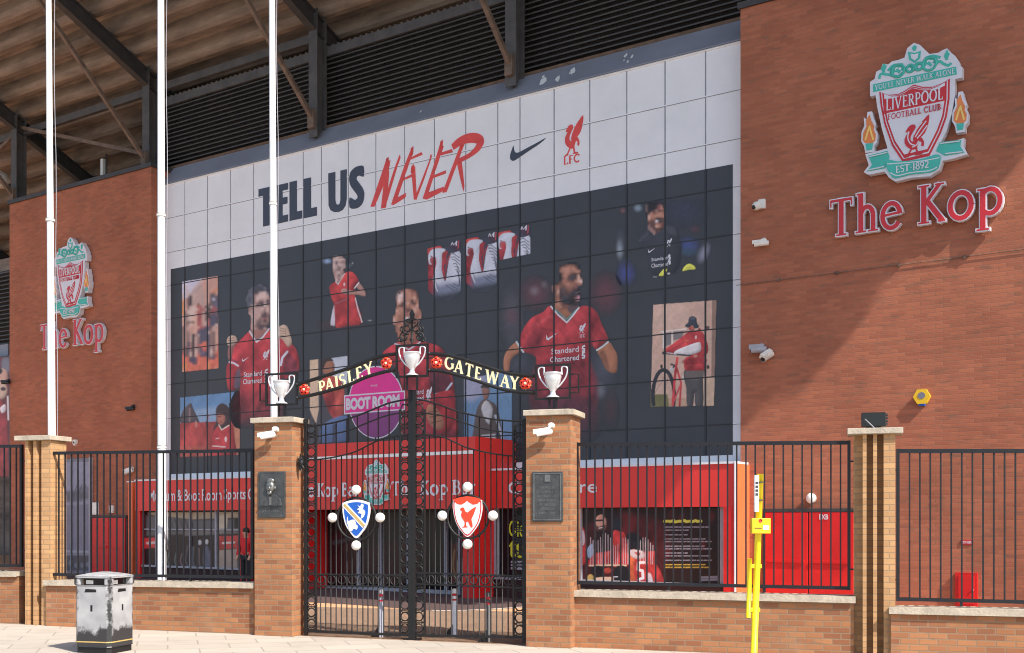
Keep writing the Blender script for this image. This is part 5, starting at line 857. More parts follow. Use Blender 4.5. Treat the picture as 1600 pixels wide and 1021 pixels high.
for i, (pp, sw) in enumerate(st_): mb.ribbon([(p0[0]+a*(p1[0]-p0[0])/wd_, zA+b*(zB-zA)) for a, b in pp], sw*.10, D1+.008, D1+.012+.0001*i)
mb.build('motto_lettering', 'signwhite', cr)
orn = MB(); cn = D1+.006
def cz(x, y): return FC.at(1330+x/4.086, 50+y/4.086, D1)[[0, 2]]
for pts in ([(245, 262), (262, 220), (300, 208), (330, 214), (352, 236), (340, 258), (322, 246), (300, 262), (280, 256), (262, 280)], [(455, 216), (470, 176), (505, 160), (540, 164), (556, 186), (544, 212), (524, 198), (500, 214), (482, 208), (466, 232)], [(350, 250), (366, 214), (392, 226), (388, 256), (364, 266)], [(418, 238), (424, 204), (448, 200), (456, 226), (440, 248)]):
    MB().prism(cp(pts, 2), D1, D1+.004).build('gate_ornament', 'teal', cr)
for x, y, rr0 in ((290, 238, 11), (312, 236, 9), (300, 254, 8), (496, 190, 11), (516, 188, 9), (506, 206, 8), (372, 240, 10), (436, 224, 10)):
    cc = cz(x, y); k0 = rr0/4.086/73; MB().prism([(cc[0]+k0*math.cos(q), cc[1]+k0*math.sin(q)) for q in np.linspace(0, 6.283, 10, endpoint=False)], D1, D1+.007).build('ornament_stud', 'signwhite', cr)
for pts in ([(210, 205), (210, 258)], [(196, 226), (226, 219)], [(612, 120), (612, 178)], [(596, 148), (628, 141)], [(404, 88), (404, 120)], [(390, 104), (418, 99)]): MB().ribbon([cz(*q) for q in pts], .045, D1, D1+.011).build('ornament_cross', 'teal', cr)
for x, y, r in ((300, 250, 38), (500, 205, 40), (378, 235, 22), (432, 222, 22)):
    cc = cz(x, y); MB().ring(cc[0], cc[1], cn, r/4.086/73, .028, 16).build('gate_ornament', 'teal', cr)
for pts in ([(180, 300), (190, 270), (240, 275), (300, 285), (330, 260)], [(640, 200), (620, 215), (590, 205), (560, 190), (520, 240)], [(235, 250), (270, 215), (330, 210)], [(470, 170), (520, 155), (570, 165)], [(205, 215), (205, 262)], [(190, 238), (222, 230)], [(608, 135), (608, 180)], [(594, 160), (624, 150)], [(404, 95), (404, 122)], [(392, 108), (416, 104)], [(290, 240), (310, 262)], [(490, 195), (512, 218)]):
    MB().ribbon([cz(*q) for q in (smooth_poly(pts, 4, False) if len(pts) > 2 else pts)], .05, D1, D1+.01).build('gate_ornament', 'teal', cr)
MB().prism(cp([(362, 128), (404, 136), (446, 122), (440, 170), (406, 200), (370, 178)]), D1, D1+.012).build('gate_ornament', 'teal', cr)
MB().prism(cp([(380, 142), (404, 146), (430, 138), (426, 166), (406, 184), (384, 170)]), D1, D1+.016).build('gate_ornament', 'signwhite', cr)
sh = [(180, 385), (236, 404), (300, 398), (345, 376), (400, 338), (455, 352), (520, 352), (575, 332), (630, 300), (628, 430), (610, 545), (572, 650), (500, 792), (330, 832), (262, 730), (212, 590), (188, 470)]
sc0 = np.mean(sh, 0)
def inset(pts, k): return [(sc0[0]+(x-sc0[0])*k, sc0[1]+8+(y-sc0[1]-8)*k) for x, y in pts]
shl = MB().prism(cp(sh), D1, D1+.010).build('shield', 'signred', cr)
MB().prism(cp(inset(sh, .945)), D1, D1+.016).build('shield_line', 'signwhite', cr, parent=shl)
MB().prism(cp(inset(sh, .915)), D1, D1+.022).build('shield_line', 'signred', cr, parent=shl)
MB().prism(cp(inset(sh, .862)), D1, D1+.028).build('shield_field', 'signwhite', cr, parent=shl)
MB().prism(cp([(208, 432), (262, 428), (330, 408), (398, 364), (470, 378), (545, 372), (606, 345), (600, 442), (400, 486), (210, 526)]), D1, D1+.034).build('shield_chief', 'signred', cr, parent=shl)
def skew_serif(txt, xa, ya, xb, yb, hgt, m, name, fat=0., dd=.04):
    """letters along a true horizontal of the wall; hgt in crest pixels"""
    ua = cz(xa, ya)[0]; ub = cz(xb, yb)[0]; zb_ = cz(xa, ya)[1]; ht = hgt/4.086/73; mb = MB(); put_serif(mb, txt, ua, zb_, ub, zb_+ht, D1, D1+dd, fat); return mb.build(name, m, cr)
skew_serif('LIVERPOOL', 224, 508, 590, 440, 72, 'signwhite', 'name_lettering', 0, .042)
skew_serif('FOOTBALL CLUB', 236, 566, 576, 492, 36, 'signred', 'name_lettering', -.02, .034)
bA, bB = cz(340, 802), cz(500, 530)
put_bird(MB(), bA[0], bA[1]-.02, bB[0], bB[1], D1, D1+.036).build('bird_emblem', 'signred', cr)
for pts in ([(412, 676), (440, 630), (482, 572)], [(424, 684), (456, 646), (488, 600)], [(404, 660), (424, 620), (456, 580)], [(372, 640), (364, 680), (380, 716), (410, 728)], [(392, 740), (420, 726), (434, 700)]): MB().ribbon([cz(*q) for q in smooth_poly(pts, 4, False)], .022, D1+.03, D1+.042).build('feather_line', 'signwhite', cr)
for pts in ([(232, 846), (300, 842), (450, 828), (566, 806)], [(252, 902), (300, 920), (390, 900), (496, 890), (552, 866)], [(118, 800), (232, 772)], [(112, 884), (212, 862)], [(570, 716), (694, 700)], [(602, 780), (712, 768)]): MB().ribbon([cz(*q) for q in (smooth_poly(pts, 4, False) if len(pts) > 2 else pts)], .02, D1+.005, D1+.034).build('ribbon_line', 'signwhite', cr)
for pts in ([(110, 792), (232, 760), (246, 800), (216, 872), (102, 892), (134, 850)], [(566, 706), (702, 690), (698, 732), (722, 772), (600, 792), (542, 762)]): MB().prism(cp(pts), D1, D1+.012).build('ribbon_tail', 'teal', cr)
MB().prism(cp([(222, 848), (245, 818), (300, 830), (450, 815), (540, 785), (572, 800), (556, 872), (498, 900), (380, 912), (284, 936), (250, 912)], 2), D1, D1+.03).build('ribbon', 'teal', cr)
skew_serif('EST.1892', 286, 905, 498, 868, 42, 'signwhite', 'date_lettering', .02, .04)
for dx, dy in ((0, 0), (580, -128)):
    o_ = lambda pts: [(x+dx, y+dy) for x, y in pts]
    fl = MB().prism(cp(o_([(64, 700), (66, 640), (84, 600), (80, 545), (98, 560), (104, 512), (132, 508), (142, 548), (158, 590), (150, 610), (168, 650), (164, 705), (146, 728), (146, 766), (90, 774), (82, 730)])), D0, D1).build('torch', 'signwhite', cr)
    MB().prism(cp(o_([(74, 694), (78, 644), (98, 606), (96, 566), (118, 528), (128, 566), (148, 604), (144, 624), (158, 656), (154, 694), (136, 710), (92, 712)])), D1, D1+.01).build('flame', 'flame', cr, parent=fl)
    MB().ribbon([cz(*q) for q in o_([(90, 694), (112, 622), (118, 600), (124, 630), (142, 690)])], .035, D1, D1+.016).build('flame', 'flamey', cr, parent=fl)
    MB().prism(cp(o_([(92, 716), (140, 712), (134, 752), (98, 758)])), D1, D1+.012).build('torch_cup', 'teal', cr, parent=fl)
def crest_copy(label, px, py, n, s):
    c = copy_tree(cr['e']); c['label'] = label; p = FC.at(px, py, n); c.location = FC.world(p[0], n, p[2]); c.scale = (s, s if s > .7 else .3, s); return c
crest_copy('club crest on the left tower half behind a white flagpole', 117, 434, NT, 1.0)
crest_copy('small club crest on the red bar fascia between the two names', 589.5, 753, NBk, .43)

# "The Kop" lettering on both towers
def kop(label, x0, x1, yb, yt, dep):
    p, q = FC.at(x0, yb, NT), FC.at(x1, yb, NT); t = thing('wall_lettering', label, 'sign', FC, ((p[0]+q[0])/2, NT, p[2]), 'red lettering signs on the towers')
    x = 0; adv = [GL[c][0] for c in 'The Kop']; tot = sum(adv)+.06*6; su = (q[0]-p[0])/tot; hgt = yt
    for ch in 'The Kop':
        if ch != ' ':
            for nm, m, fat, d0, d1 in (('letter', 'signwhite', .045, NT+.03, NT+dep), ('letter_face', 'signred', -.015, NT+dep, NT+dep+.012)):
                mb = MB()
                for i, (pp, sw) in enumerate(GL[ch][1]):
                    # run the strokes on a little so that outlines stay closed
                    pr = [np.array(a) for a in pp]
                    if fat > .04 and len(pr) == 2: d = (pr[1]-pr[0]); d = d/np.linalg.norm(d)*.035; pr = [pr[0]-d, pr[1]+d]
                    mb.ribbon([(p[0]+(x+a)*su, p[2]+b*hgt) for a, b in pr], (sw+fat)*(su+hgt)/2, d0, d1+.0008*i)
                ob = mb.build(nm, m, t, parent=None if nm == 'letter' else last)
                if nm == 'letter': last = ob
        x += GL[ch][0]+.06
    return t
hk = (FC.z(1320, 316, NT)-FC.z(1320, 373, NT))
kop('large red lettering with white edges on the right tower', 1299, 1571, 373, hk*1.0, .14)
p1_ = (FC.z(140, 506, NT)-FC.z(140, 548, NT)); kop('small red lettering on the left tower partly behind a flagpole', 68, 168, 548, p1_*.95, .14)

# ------------------------------------------------------------------ small fittings on the walls
def cctv(label, fr, px, py, n, L=.42, aim=(-.75, .45, -.35), r=.06, m='cctv', up=True, grp='security cameras on the walls'):
    p = fr.at(px, py, n); t = thing('security_camera', label, 'security camera', fr, (p[0], n, p[2]), grp)
    d = np.array(aim); d = d/np.linalg.norm(d); b = np.array([p[0], n+.14, p[2]])
    MB().lathe((p[0], n, p[2]+(.10 if up else -.02)), [(.06, .0), (.06, .03), (.03, .05), (.025, .12)], 12, 'n').build('bracket', m, t)
    MB().tube([(p[0], n+.1, p[2]+(.10 if up else -.02)), tuple(b+np.array([0, 0, .02]))], .022, 6).build('arm', m, t)
    bo = MB().tube([tuple(b-d*L*.45), tuple(b-d*L*.4), tuple(b+d*L*.5)], [r*.8, r, r*.92], 10).build('housing', m, t)
    MB().tube([tuple(b+d*(L*.5-.01)), tuple(b+d*(L*.5+.012))], r*.72, 12).build('lens', 'lens', t, parent=bo)
    MB().tube([tuple(b-d*L*.3+np.array([0, 0, r*.9])), tuple(b+d*L*.62+np.array([0, 0, r*.9]))], [r*.95, r*1.0], 4, smooth=False).build('hood', m, t, parent=bo)
    return t
def boxcam(label, px, py):
    p = FC.at(px, py, NT); t = thing('security_camera', label, 'security camera', FC, (p[0], NT, p[2]), 'security cameras on the walls')
    MB().box(p[0]-.02, p[0]+.14, NT, NT+.1, p[2]-.1, p[2]+.11).build('housing', 'cctv', t, bevel=.015)
    bo = MB().ball((p[0]-.05, NT+.1, p[2]-.03), .1).build('dome', 'cctv', t); MB().ball((p[0]-.085, NT+.18, p[2]-.07), .045).build('lens', 'lens', t, parent=bo)
boxcam('boxy white dome camera, topmost on the right tower edge', 1188, 321)
cctv('white tube camera pointing left below the boxy one', FC, 1194, 383, NT, .34, (-1, .35, -.08), .055)
cctv('grey tube camera pointing left, of the lower pair', FC, 1190, 548, NT, .36, (-1, .3, -.02), .075, 'frame')
cctv('white camera pointing at the street, right one of the lower pair', FC, 1203, 558, NT, .36, (-.3, .8, -.45), .075)
cctv('small black camera on the left tower above the fence', FC, 210, 640, NT, .3, (-1, .35, -.1), .055, 'lens')
cctv('black and white camera on the left tower above the red doors', FC, 207, 737, NT, .34, (-.9, .4, -.3), .07)
cctv('black camera at the outer edge of the left tower', FC, 15, 599, NT, .34, (-1, .3, .05), .06, 'lens')
p = FC.at(119, 692, NT); t = thing('motion_sensor', 'small white shield shaped sensor low on the left tower', 'sensor', FC, (p[0], NT, p[2]))
MB().prism([(p[0]-.08, p[2]+.1), (p[0]+.09, p[2]+.1), (p[0]+.09, p[2]-.03), (p[0], p[2]-.12), (p[0]-.08, p[2]-.03)], NT, NT+.09).build('casing', 'cctv', t); MB().ball((p[0], NT+.09, p[2]), .035).build('eye', 'lens', t)
p = FC.at(1441.5, 620.5, NT); t = thing('alarm_box', 'yellow hexagonal alarm box on the sunlit right tower', 'alarm box', FC, (p[0], NT, p[2]))
hx = lambda r: [(p[0]+r*math.cos(a), p[2]+r*math.sin(a)) for a in np.linspace(0, 2*math.pi, 6, endpoint=False)]
MB().prism(hx(.15), NT, NT+.09).build('casing', 'yelbox', t, bevel=.02); MB().prism([(p[0]+.075*math.cos(a), p[2]+.02+.07*math.sin(a)) for a in np.linspace(0, 6.28, 16, endpoint=False)], NT+.09, NT+.096).build('badge', 'glassl', t); MB().box(p[0]-.06, p[0]+.06, NT, NT+.08, p[2]-.19, p[2]-.145).build('strobe', 'blue', t)
p = FC.at(1268, 779, NT); t = thing('bulkhead_lamp', 'round cream bulkhead lamp above the right red doors', 'lamp', FC, (p[0], NT, p[2]))
MB().lathe((p[0], NT, p[2]), [(.11, 0), (.11, .05)], 20, 'n').build('base', 'cctv', t); MB().ball((p[0], NT+.05, p[2]), .105, (1, .6, 1.1)).build('diffuser', 'ball', t)
p = FC.at(1511, 921, NT); t = thing('hydrant_cabinet', 'red cabinet low on the right tower wall', 'cabinet', FC, (p[0], NT, p[2]-.4))
w2 = (FC.u(1528, NT)-FC.u(1494, NT))/2; zt_, zb_ = FC.z(1511, 895, NT), FC.z(1511, 948, NT)
MB().box(p[0]-w2, p[0]+w2, NT, NT+.09, zb_, zt_).build('cabinet_frame', 'redd', t); MB().box(p[0]-w2+.06, p[0]+w2-.05, NT+.09, NT+.11, zb_+.05, zt_-.06).build('door', 'redd', t, bevel=.01); MB().ball((p[0]+w2-.08, NT+.12, (zb_+zt_)/2), .02).build('handle', 'cctv', t)
p, q = FC.at(1502, 851, NT), FC.at(1520, 844, NT); t = thing('wall_plate', 'small red and white plate on the brick above the red cabinet', 'sign', FC, (p[0], NT, p[2]))
MB().box(p[0], q[0], NT, NT+.02, p[2], q[2]).build('plate', 'signred', t); put_sans(MB(), 'DRY RISER', p[0]+.02, p[2]+.02, q[0]-.02, q[2]-.02, NT+.023, .02).build('lettering', 'signwhite', t)
for px, py, wd, ht, lb in ((151, 795, .28, .42, 'white notice plate left above the left red doors'), (176, 796, .2, .26, 'small white lamp box right above the left red doors')):
    p = FC.at(px, py, NT); t = thing('wall_box', lb, 'wall box', FC, (p[0], NT, p[2])); MB().box(p[0]-wd/2, p[0]+wd/2, NT, NT+.08, p[2]-ht/2, p[2]+ht/2).build('casing', 'cctv', t, bevel=.01); MB().box(p[0]-wd/2+.03, p[0]+wd/2-.03, NT+.08, NT+.09, p[2]-ht/2+.04, p[2]+ht/2-.04).build('cover', 'ball', t)
# roof-top bits on the left tower
u = FC.u(163, -2.0); t = thing('antenna', 'slim white antenna panel standing on the left tower roof', 'antenna', FC, (u, -2.0, ZT))
MB().tube([(u+.12, -2, ZT), (u+.12, -2, ZT+1.5)], .035, 8).build('mast', 'dark', t); MB().box(u-.1, u+.04, -2.06, -1.9, ZT+.45, ZT+1.35).build('panel', 'cctv', t, bevel=.02)
t = thing('roof_railing', 'low grey guard rail on the left tower roof', 'railing', FC, (FC.u(180, -1.6), -1.6, ZT))
r0, r1 = FC.u(95, -1.4), FC.u(228, -1.4); MB().box(r0, r1, -1.6, -1.55, ZT+.1, ZT+.42).build('kick_panel', 'flash', t)
rr = MB().tube([(r0, -1.5, ZT+.5), (r1, -1.5, ZT+.5)], .025, 6)
for k in range(9): uu = r0+(r1-r0)*k/8; rr.tube([(uu, -1.5, ZT), (uu, -1.5, ZT+.52)], .022, 6)
rr.build('rail', 'dark', t)
u = FC.u(98, -4.3); t = thing('water_tank', 'grey rounded tank under the terrace on the left tower', 'tank', FC, (u, -4.3, ZT)); MB().lathe((u, -4.0, ZT), [(.9, 0), (.95, .1), (.95, 1.0), (.8, 1.25), (.3, 1.35)], 20).build('vessel', 'flash', t); MB().lathe((u, -4.0, ZT+1.35), [(.3, 0), (.3, .08)], 14).build('hatch', 'steel', t)
u = FC.u(14, -2.4); t = thing('floodlight', 'pale cowled floodlight on the outer corner of the left tower roof', 'floodlight', FC, (u, -2.4, ZT)); MB().lathe((u, -2.4, ZT+1.7), [(.1, 0), (.3, .2), (.36, .5), (.34, .55)], 14, 'n').build('cowl', 'cctv', t); MB().tube([(u+.1, -2.4, ZT), (u+.6, -2.4, ZT+1.0), (u, -2.3, ZT+1.7)], .06, 6).build('arm', 'dark', t)

# ------------------------------------------------------------------ street boundary: piers, walls, fences
def zf(px, py, n=0): return FB.z(px, py, n)
def gate_pier(label, px0, px1, pytop, dep, cap0, cap1):
    N = .15; a, b = FB.u(px0, N), FB.u(px1, N); zt = zf((px0+px1)/2, pytop+9, N); zg = min(fgz(FB, a, N), fgz(FB, b, N))-.05
    t = thing('gate_pier', label, 'pier', FB, ((a+b)/2, N-dep/2, zg+.05), 'brick piers of the gateway')
    MB().box(a, b, N-dep, N, zg, zt).build('shaft', 'low', t, bevel=.006)
    MB().box(FB.u(cap0, N), b+.05+(FB.u(px1+3, N)-b)*.5, N-dep-.06, N+.07, zt, zt+.085).build('cap', 'stone', t, bevel=.008)
    MB().box(a+.04, b-.04, N-dep+.04, N-.04, zt+.085, zt+.1).build('cap_top', 'stone', t)
    return t, a, b, zt+.1, N
gpl = gate_pier('left gate pier carrying the bronze portrait plaque', 397.4, 457, 652, .42, 394, 475)
gpr = gate_pier('right gate pier carrying the bronze text plaque', 821.6, 892, 640.5, .62, 819, 910)
def slot_pier(label, px0, px1, pytop, cx0, cx1):
    a, b = FB.u(px0), FB.u(px1); k = (b-a)/.54; zt = zf((px0+px1)/2, pytop+8.5); zg = fgz(FB, b)-.1
    t = thing('boundary_pier', label, 'pier', FB, ((a+b)/2, -.2, zg+.1), 'slotted buff brick piers of the fence')
    x = [a, a+.12*k, a+.17*k, a+.255*k, a+.305*k, a+.39*k, b]; r = -.2
    pl = [(x[0], r), (x[1], r), (x[1], 0), (x[2], 0), (x[2], r), (x[3], r), (x[3], 0), (x[4], 0), (x[4], r), (x[5], r), (x[5], 0), (x[6], 0), (x[6], -.42), (x[0], -.42)]
    MB().plan(pl, zg, zt).build('shaft', 'buff', t)
    MB().box(FB.u(cx0), FB.u(cx1), -.5, .07, zt, zt+.085).build('cap', 'stone', t, bevel=.008)
    return t, a, b, zt+.085
sp1 = slot_pier('slotted buff brick pier at the far left behind the litter bin', 28, 79, 680, 26, 83)
sp4 = slot_pier('slotted buff brick pier at the right under the black floodlight', 1333.6, 1399, 670, 1324, 1411)
def low_wall(label, pxa, pxb, cya, cyb, N):
    a, b = FB.u(pxa, N), FB.u(pxb, N); za, zb = zf(pxa, cya, N), zf(pxb, cyb, N); th = .085
    t = thing('boundary_wall', label, 'wall', FB, ((a+b)/2, N-.15, fgz(FB, (a+b)/2)), 'low brick walls under the fences')
    MB().sbox(a, fgz(FB, a)-.12, za-th, b, fgz(FB, b)-.12, zb-th, N-.3, N).build('wall', 'low', t)
    MB().sbox(a-.02, za-th, za, b+.02, zb-th, zb, N-.35, N+.06).build('coping', 'stone', t, bevel=.006)
    return t
low_wall('low brick wall in the far left corner', -130, 27.5, 894, 893.5, -.12)
low_wall('low brick wall behind the litter bin left of the gate', 72, 397, 907, 911, .06)
low_wall('low brick wall between the right gate pier and the slotted pier', 896, 1334, 923, 932.5, -.1)
low_wall('low brick wall right of the slotted pier', 1392, 1690, 949, 955, .08)
def fence(label, pxa, pxb, ta, tb, ba, bb, N, coping):
    a, b = FB.u(pxa, N), FB.u(pxb, N); za, zb = zf(pxa, ta, N), zf(pxb, tb, N); ya, yb = zf(pxa, ba, N), zf(pxb, bb, N)
    t = thing('metal_fence', label, 'fence', FB, ((a+b)/2, N, (ya+yb)/2), 'dark iron fence panels on the low walls')
    MB().sbox(a, za-.055, za, b, zb-.055, zb, N-.025, N+.025).build('rail', 'fence', t)
    MB().sbox(a, ya, ya+.05, b, yb, yb+.05, N-.025, N+.025).build('rail', 'fence', t)
    for uu, z0, z1 in ((a, ya, za), (b, yb, zb)): MB().box(uu-.04, uu+.005, N-.03, N+.03, z0-.003, z1+.003).build('end_post', 'fence', t)
    L = b-a; k = int(L/.133); h = min(za-ya, zb-yb)-.1; base = None
    for i in range(1, k):
        uu = a+L*i/k; f = i/k; z0 = ya+(yb-ya)*f+.05; z1 = za+(zb-za)*f-.055; zm = (z0+z1)/2
        if base is None: base = MB().box(uu-.011, uu+.011, N-.011, N+.011, z0, z1).build('bar', 'fence', t, at=(uu, N, zm)); u_b, z_b = uu, zm
        else: dup_part(base, (uu-u_b, 0, zm-z_b))
    for f in (.35, .7):
        uu = a+L*f; MB().box(uu-.018, uu+.018, N-.018, N+.018, ya+(yb-ya)*f-.06, ya+(yb-ya)*f+.002).build('foot', 'fence', t)
    for uu, z, s in ((a, za-.3, -1), (a, ya+.3, -1), (b, zb-.3, 1), (b, yb+.3, 1)): MB().box(min(uu, uu+s*.14), max(uu, uu+s*.14), N-.012, N+.012, z-.012, z+.012).build('wall_lug', 'fence', t)
    return t
fence('fence panel in the far left corner', -130, 35, 697, 695, 887, 886, -.26, 0)
fence('fence panel in front of the museum front with two flagpoles behind it', 82, 396, 706, 702, 900, 904.5, -.08, 0)
fence('fence panel in front of the club store poster window', 903, 1328.5, 692, 689, 913, 922, -.26, 0)
fence('fence panel in front of the plain right tower wall', 1405, 1690, 702, 702, 939, 946, -.08, 0)
# floodlight lying on the right slotted pier
uc = FB.u(1365, -.2); zc = sp4[3]; t = thing('floodlight', 'black floodlight box standing on the slotted pier at the right', 'floodlight', FB, (uc, -.2, zc))
MB().box(uc-.17, uc+.17, -.32, -.12, zc+.03, zc+.235).build('housing', 'lens', t, bevel=.012)
fm = MB()
for k in range(4): fm.box(uc+.17, uc+.195, -.31, -.13, zc+.06+.045*k, zc+.08+.045*k)
fm.build('cooling_fin', 'dark', t); MB().tube([(uc-.12, -.1, zc+.14), (uc+.02, -.1, zc)], .008, 5).build('stay', 'frame', t); MB().box(uc-.1, uc+.1, -.28, -.16, zc, zc+.03).build('foot', 'dark', t)
# plaques
def plaque(label, x0, x1, y0, y1, N, face):
    p, q = FB.at(x0, y1, N), FB.at(x1, y0, N); t = thing('wall_plaque', label, 'plaque', FB, ((p[0]+q[0])/2, N, p[2])); w_, h_ = q[0]-p[0], q[2]-p[2]
    MB().box(p[0], q[0], N, N+.025, p[2], q[2]).build('plate', 'bronze', t, bevel=.006)
    c = (p[0]+q[0])/2
    X = lambda a: p[0]+a*w_
    Zz = lambda a: q[2]-a*h_
    if face:
        MB().box(X(.08), X(.93), N+.025, N+.035, Zz(.74), Zz(.05)).build('relief_panel', 'bronze', t)
        hb = MB()
        hb.ball((X(.48), N+.05, Zz(.33)), .075, (1, .7, 1.35)).ball((X(.5), N+.06, Zz(.2)), .062, (1.1, .55, .7)).ball((X(.5), N+.1, Zz(.36)), .02, (.8, 1, 1.4)).ball((X(.47), N+.07, Zz(.46)), .045, (1, .7, .8))
        hb.ball((X(.34), N+.035, Zz(.36)), .02, (.7, 1, 1.5)).ball((X(.64), N+.035, Zz(.36)), .02, (.7, 1, 1.5)); hb.build('portrait_head', 'bronzel', t)
        MB().prism([(X(.12), Zz(.73)), (X(.88), Zz(.73)), (X(.82), Zz(.6)), (X(.62), Zz(.5)), (X(.5), Zz(.56)), (X(.4), Zz(.5)), (X(.2), Zz(.6))], N+.035, N+.065).build('portrait_shoulders', 'bronze', t, bevel=.01)
        MB().prism([(X(.46), Zz(.73)), (X(.54), Zz(.73)), (X(.54), Zz(.56)), (X(.46), Zz(.56))], N+.065, N+.075).build('portrait_tie', 'bronzel', t)
        fe = MB()
        for a in (.42, .55): fe.box(X(a)-.016, X(a)+.016, N+.095, N+.106, Zz(.315)-.006, Zz(.315)+.006)
        fe.box(X(.42), X(.53), N+.085, N+.1, Zz(.42)-.004, Zz(.42)+.004); fe.build('portrait_features', 'dark', t)
        put_sans(MB(), '1919 - 1996', X(.2), Zz(.88), X(.8), Zz(.83), N+.03).build('inscription', 'bronzel', t)
    else:
        MB().ring(c, Zz(.2), N+.03, .001, .001).box(X(.42), X(.6), N+.025, N+.04, Zz(.2), Zz(.06)).build('relief_emblem', 'bronzel', t)
        fr = MB()
        for a0, a1, b0, b1 in ((.05, .95, .03, .045), (.05, .95, .955, .97), (.05, .08, .045, .955), (.92, .95, .045, .955)): fr.box(X(a0), X(a1), N+.025, N+.033, Zz(b1), Zz(b0))
        fr.build('raised_border', 'bronzel', t)
        mb = MB(); lines = ['THE PAISLEY', 'GATEWAY', 'IN HONOUR OF A', 'GREAT MANAGER', 'OF THE CLUB', 'OPENED ON', '8 APRIL 1999']
        for i, s_ in enumerate(lines): hw = .009*len(s_)+.06; put_sans(mb, s_, X(.5-hw*1.6), Zz(.34+.085*i), X(.5+hw*1.6), Zz(.295+.085*i), N+.029)
        mb.build('inscription', 'bronzel', t)
plaque('bronze plaque with a portrait relief on the left gate pier', 404.7, 446.7, 737, 809, gpl[4], True)
plaque('bronze plaque with raised text on the right gate pier', 832, 880, 737, 815.5, gpr[4], False)
def pier_cam(label, px, py, N):
    p = FB.at(px, py, N); t = thing('security_camera', label, 'security camera', FB, (p[0], N, p[2]), 'security cameras on the walls')
    MB().lathe((p[0]+.05, N, p[2]+.09), [(.05, 0), (.05, .03), (.03, .06)], 12, 'n').build('bracket', 'cctv', t); MB().ball((p[0]+.05, N+.08, p[2]+.09), .042).tube([(p[0]+.05, N+.08, p[2]+.09), (p[0]+.03, N+.14, p[2]+.02)], .02, 6).build('arm', 'cctv', t)
    d = np.array([-.94, .3, -.16]); b = np.array([p[0], N+.14, p[2]-.02])
    bo = MB().tube([tuple(b-d*.1), tuple(b-d*.08), tuple(b+d*.15)], [.03, .045, .042], 10).build('housing', 'cctv', t)
    MB().tube([tuple(b-d*.06+np.array([0, 0, .035])), tuple(b+d*.2+np.array([0, 0, .035]))], .05, 4, smooth=False).build('hood', 'cctv', t, parent=bo); MB().tube([tuple(b+d*.148), tuple(b+d*.157)], .03, 10).build('lens', 'lens', t, parent=bo)
pier_cam('white camera high on the left gate pier', 428, 680, gpl[4]); pier_cam('white camera high on the right gate pier', 857, 675, gpr[4])

# ------------------------------------------------------------------ the gateway
NG = -.12
def gp(px, py): return FB.at(px, py, NG)
def curve(pts): return [tuple(gp(x, y)) for x, y in smooth_poly(pts, 4, False)]
def ring_panel(px0, px1, py0, py1, count, horiz=False):
    mb = MB(); a, b = gp(px0, py0), gp(px1, py1)
    for k in range(count):
        f = (k+.5)/count
        if not horiz:
            c = ((a[0]+b[0])/2, a[2]+(b[2]-a[2])*f); r = abs(b[0]-a[0])/2-.004; rz = abs(a[2]-b[2])/count/2*.74; rr_ = min(r, rz); mb.ring(c[0], c[1], NG, rr_, .012)
            hz_ = abs(a[2]-b[2])/count/2; hw = abs(b[0]-a[0])/2
            for sx in (-1, 1):
                mb.tube([(c[0]+sx*hw, NG, c[1]-hz_), (c[0]+sx*rr_*.45, NG, c[1]-rr_*.92)], .008, 5); mb.tube([(c[0]+sx*hw, NG, c[1]+hz_), (c[0]+sx*rr_*.45, NG, c[1]+rr_*.92)], .008, 5)
            mb.box(c[0]-hw, c[0]+hw, NG-.008, NG+.008, c[1]-hz_-.007, c[1]-hz_+.007)
        else:
            c = (a[0]+(b[0]-a[0])*f, (a[2]+b[2])/2); mb.ring(c[0], c[1], NG, min(abs(b[0]-a[0])/count/2, abs(a[2]-b[2])/2)*.93, .011)
    return mb
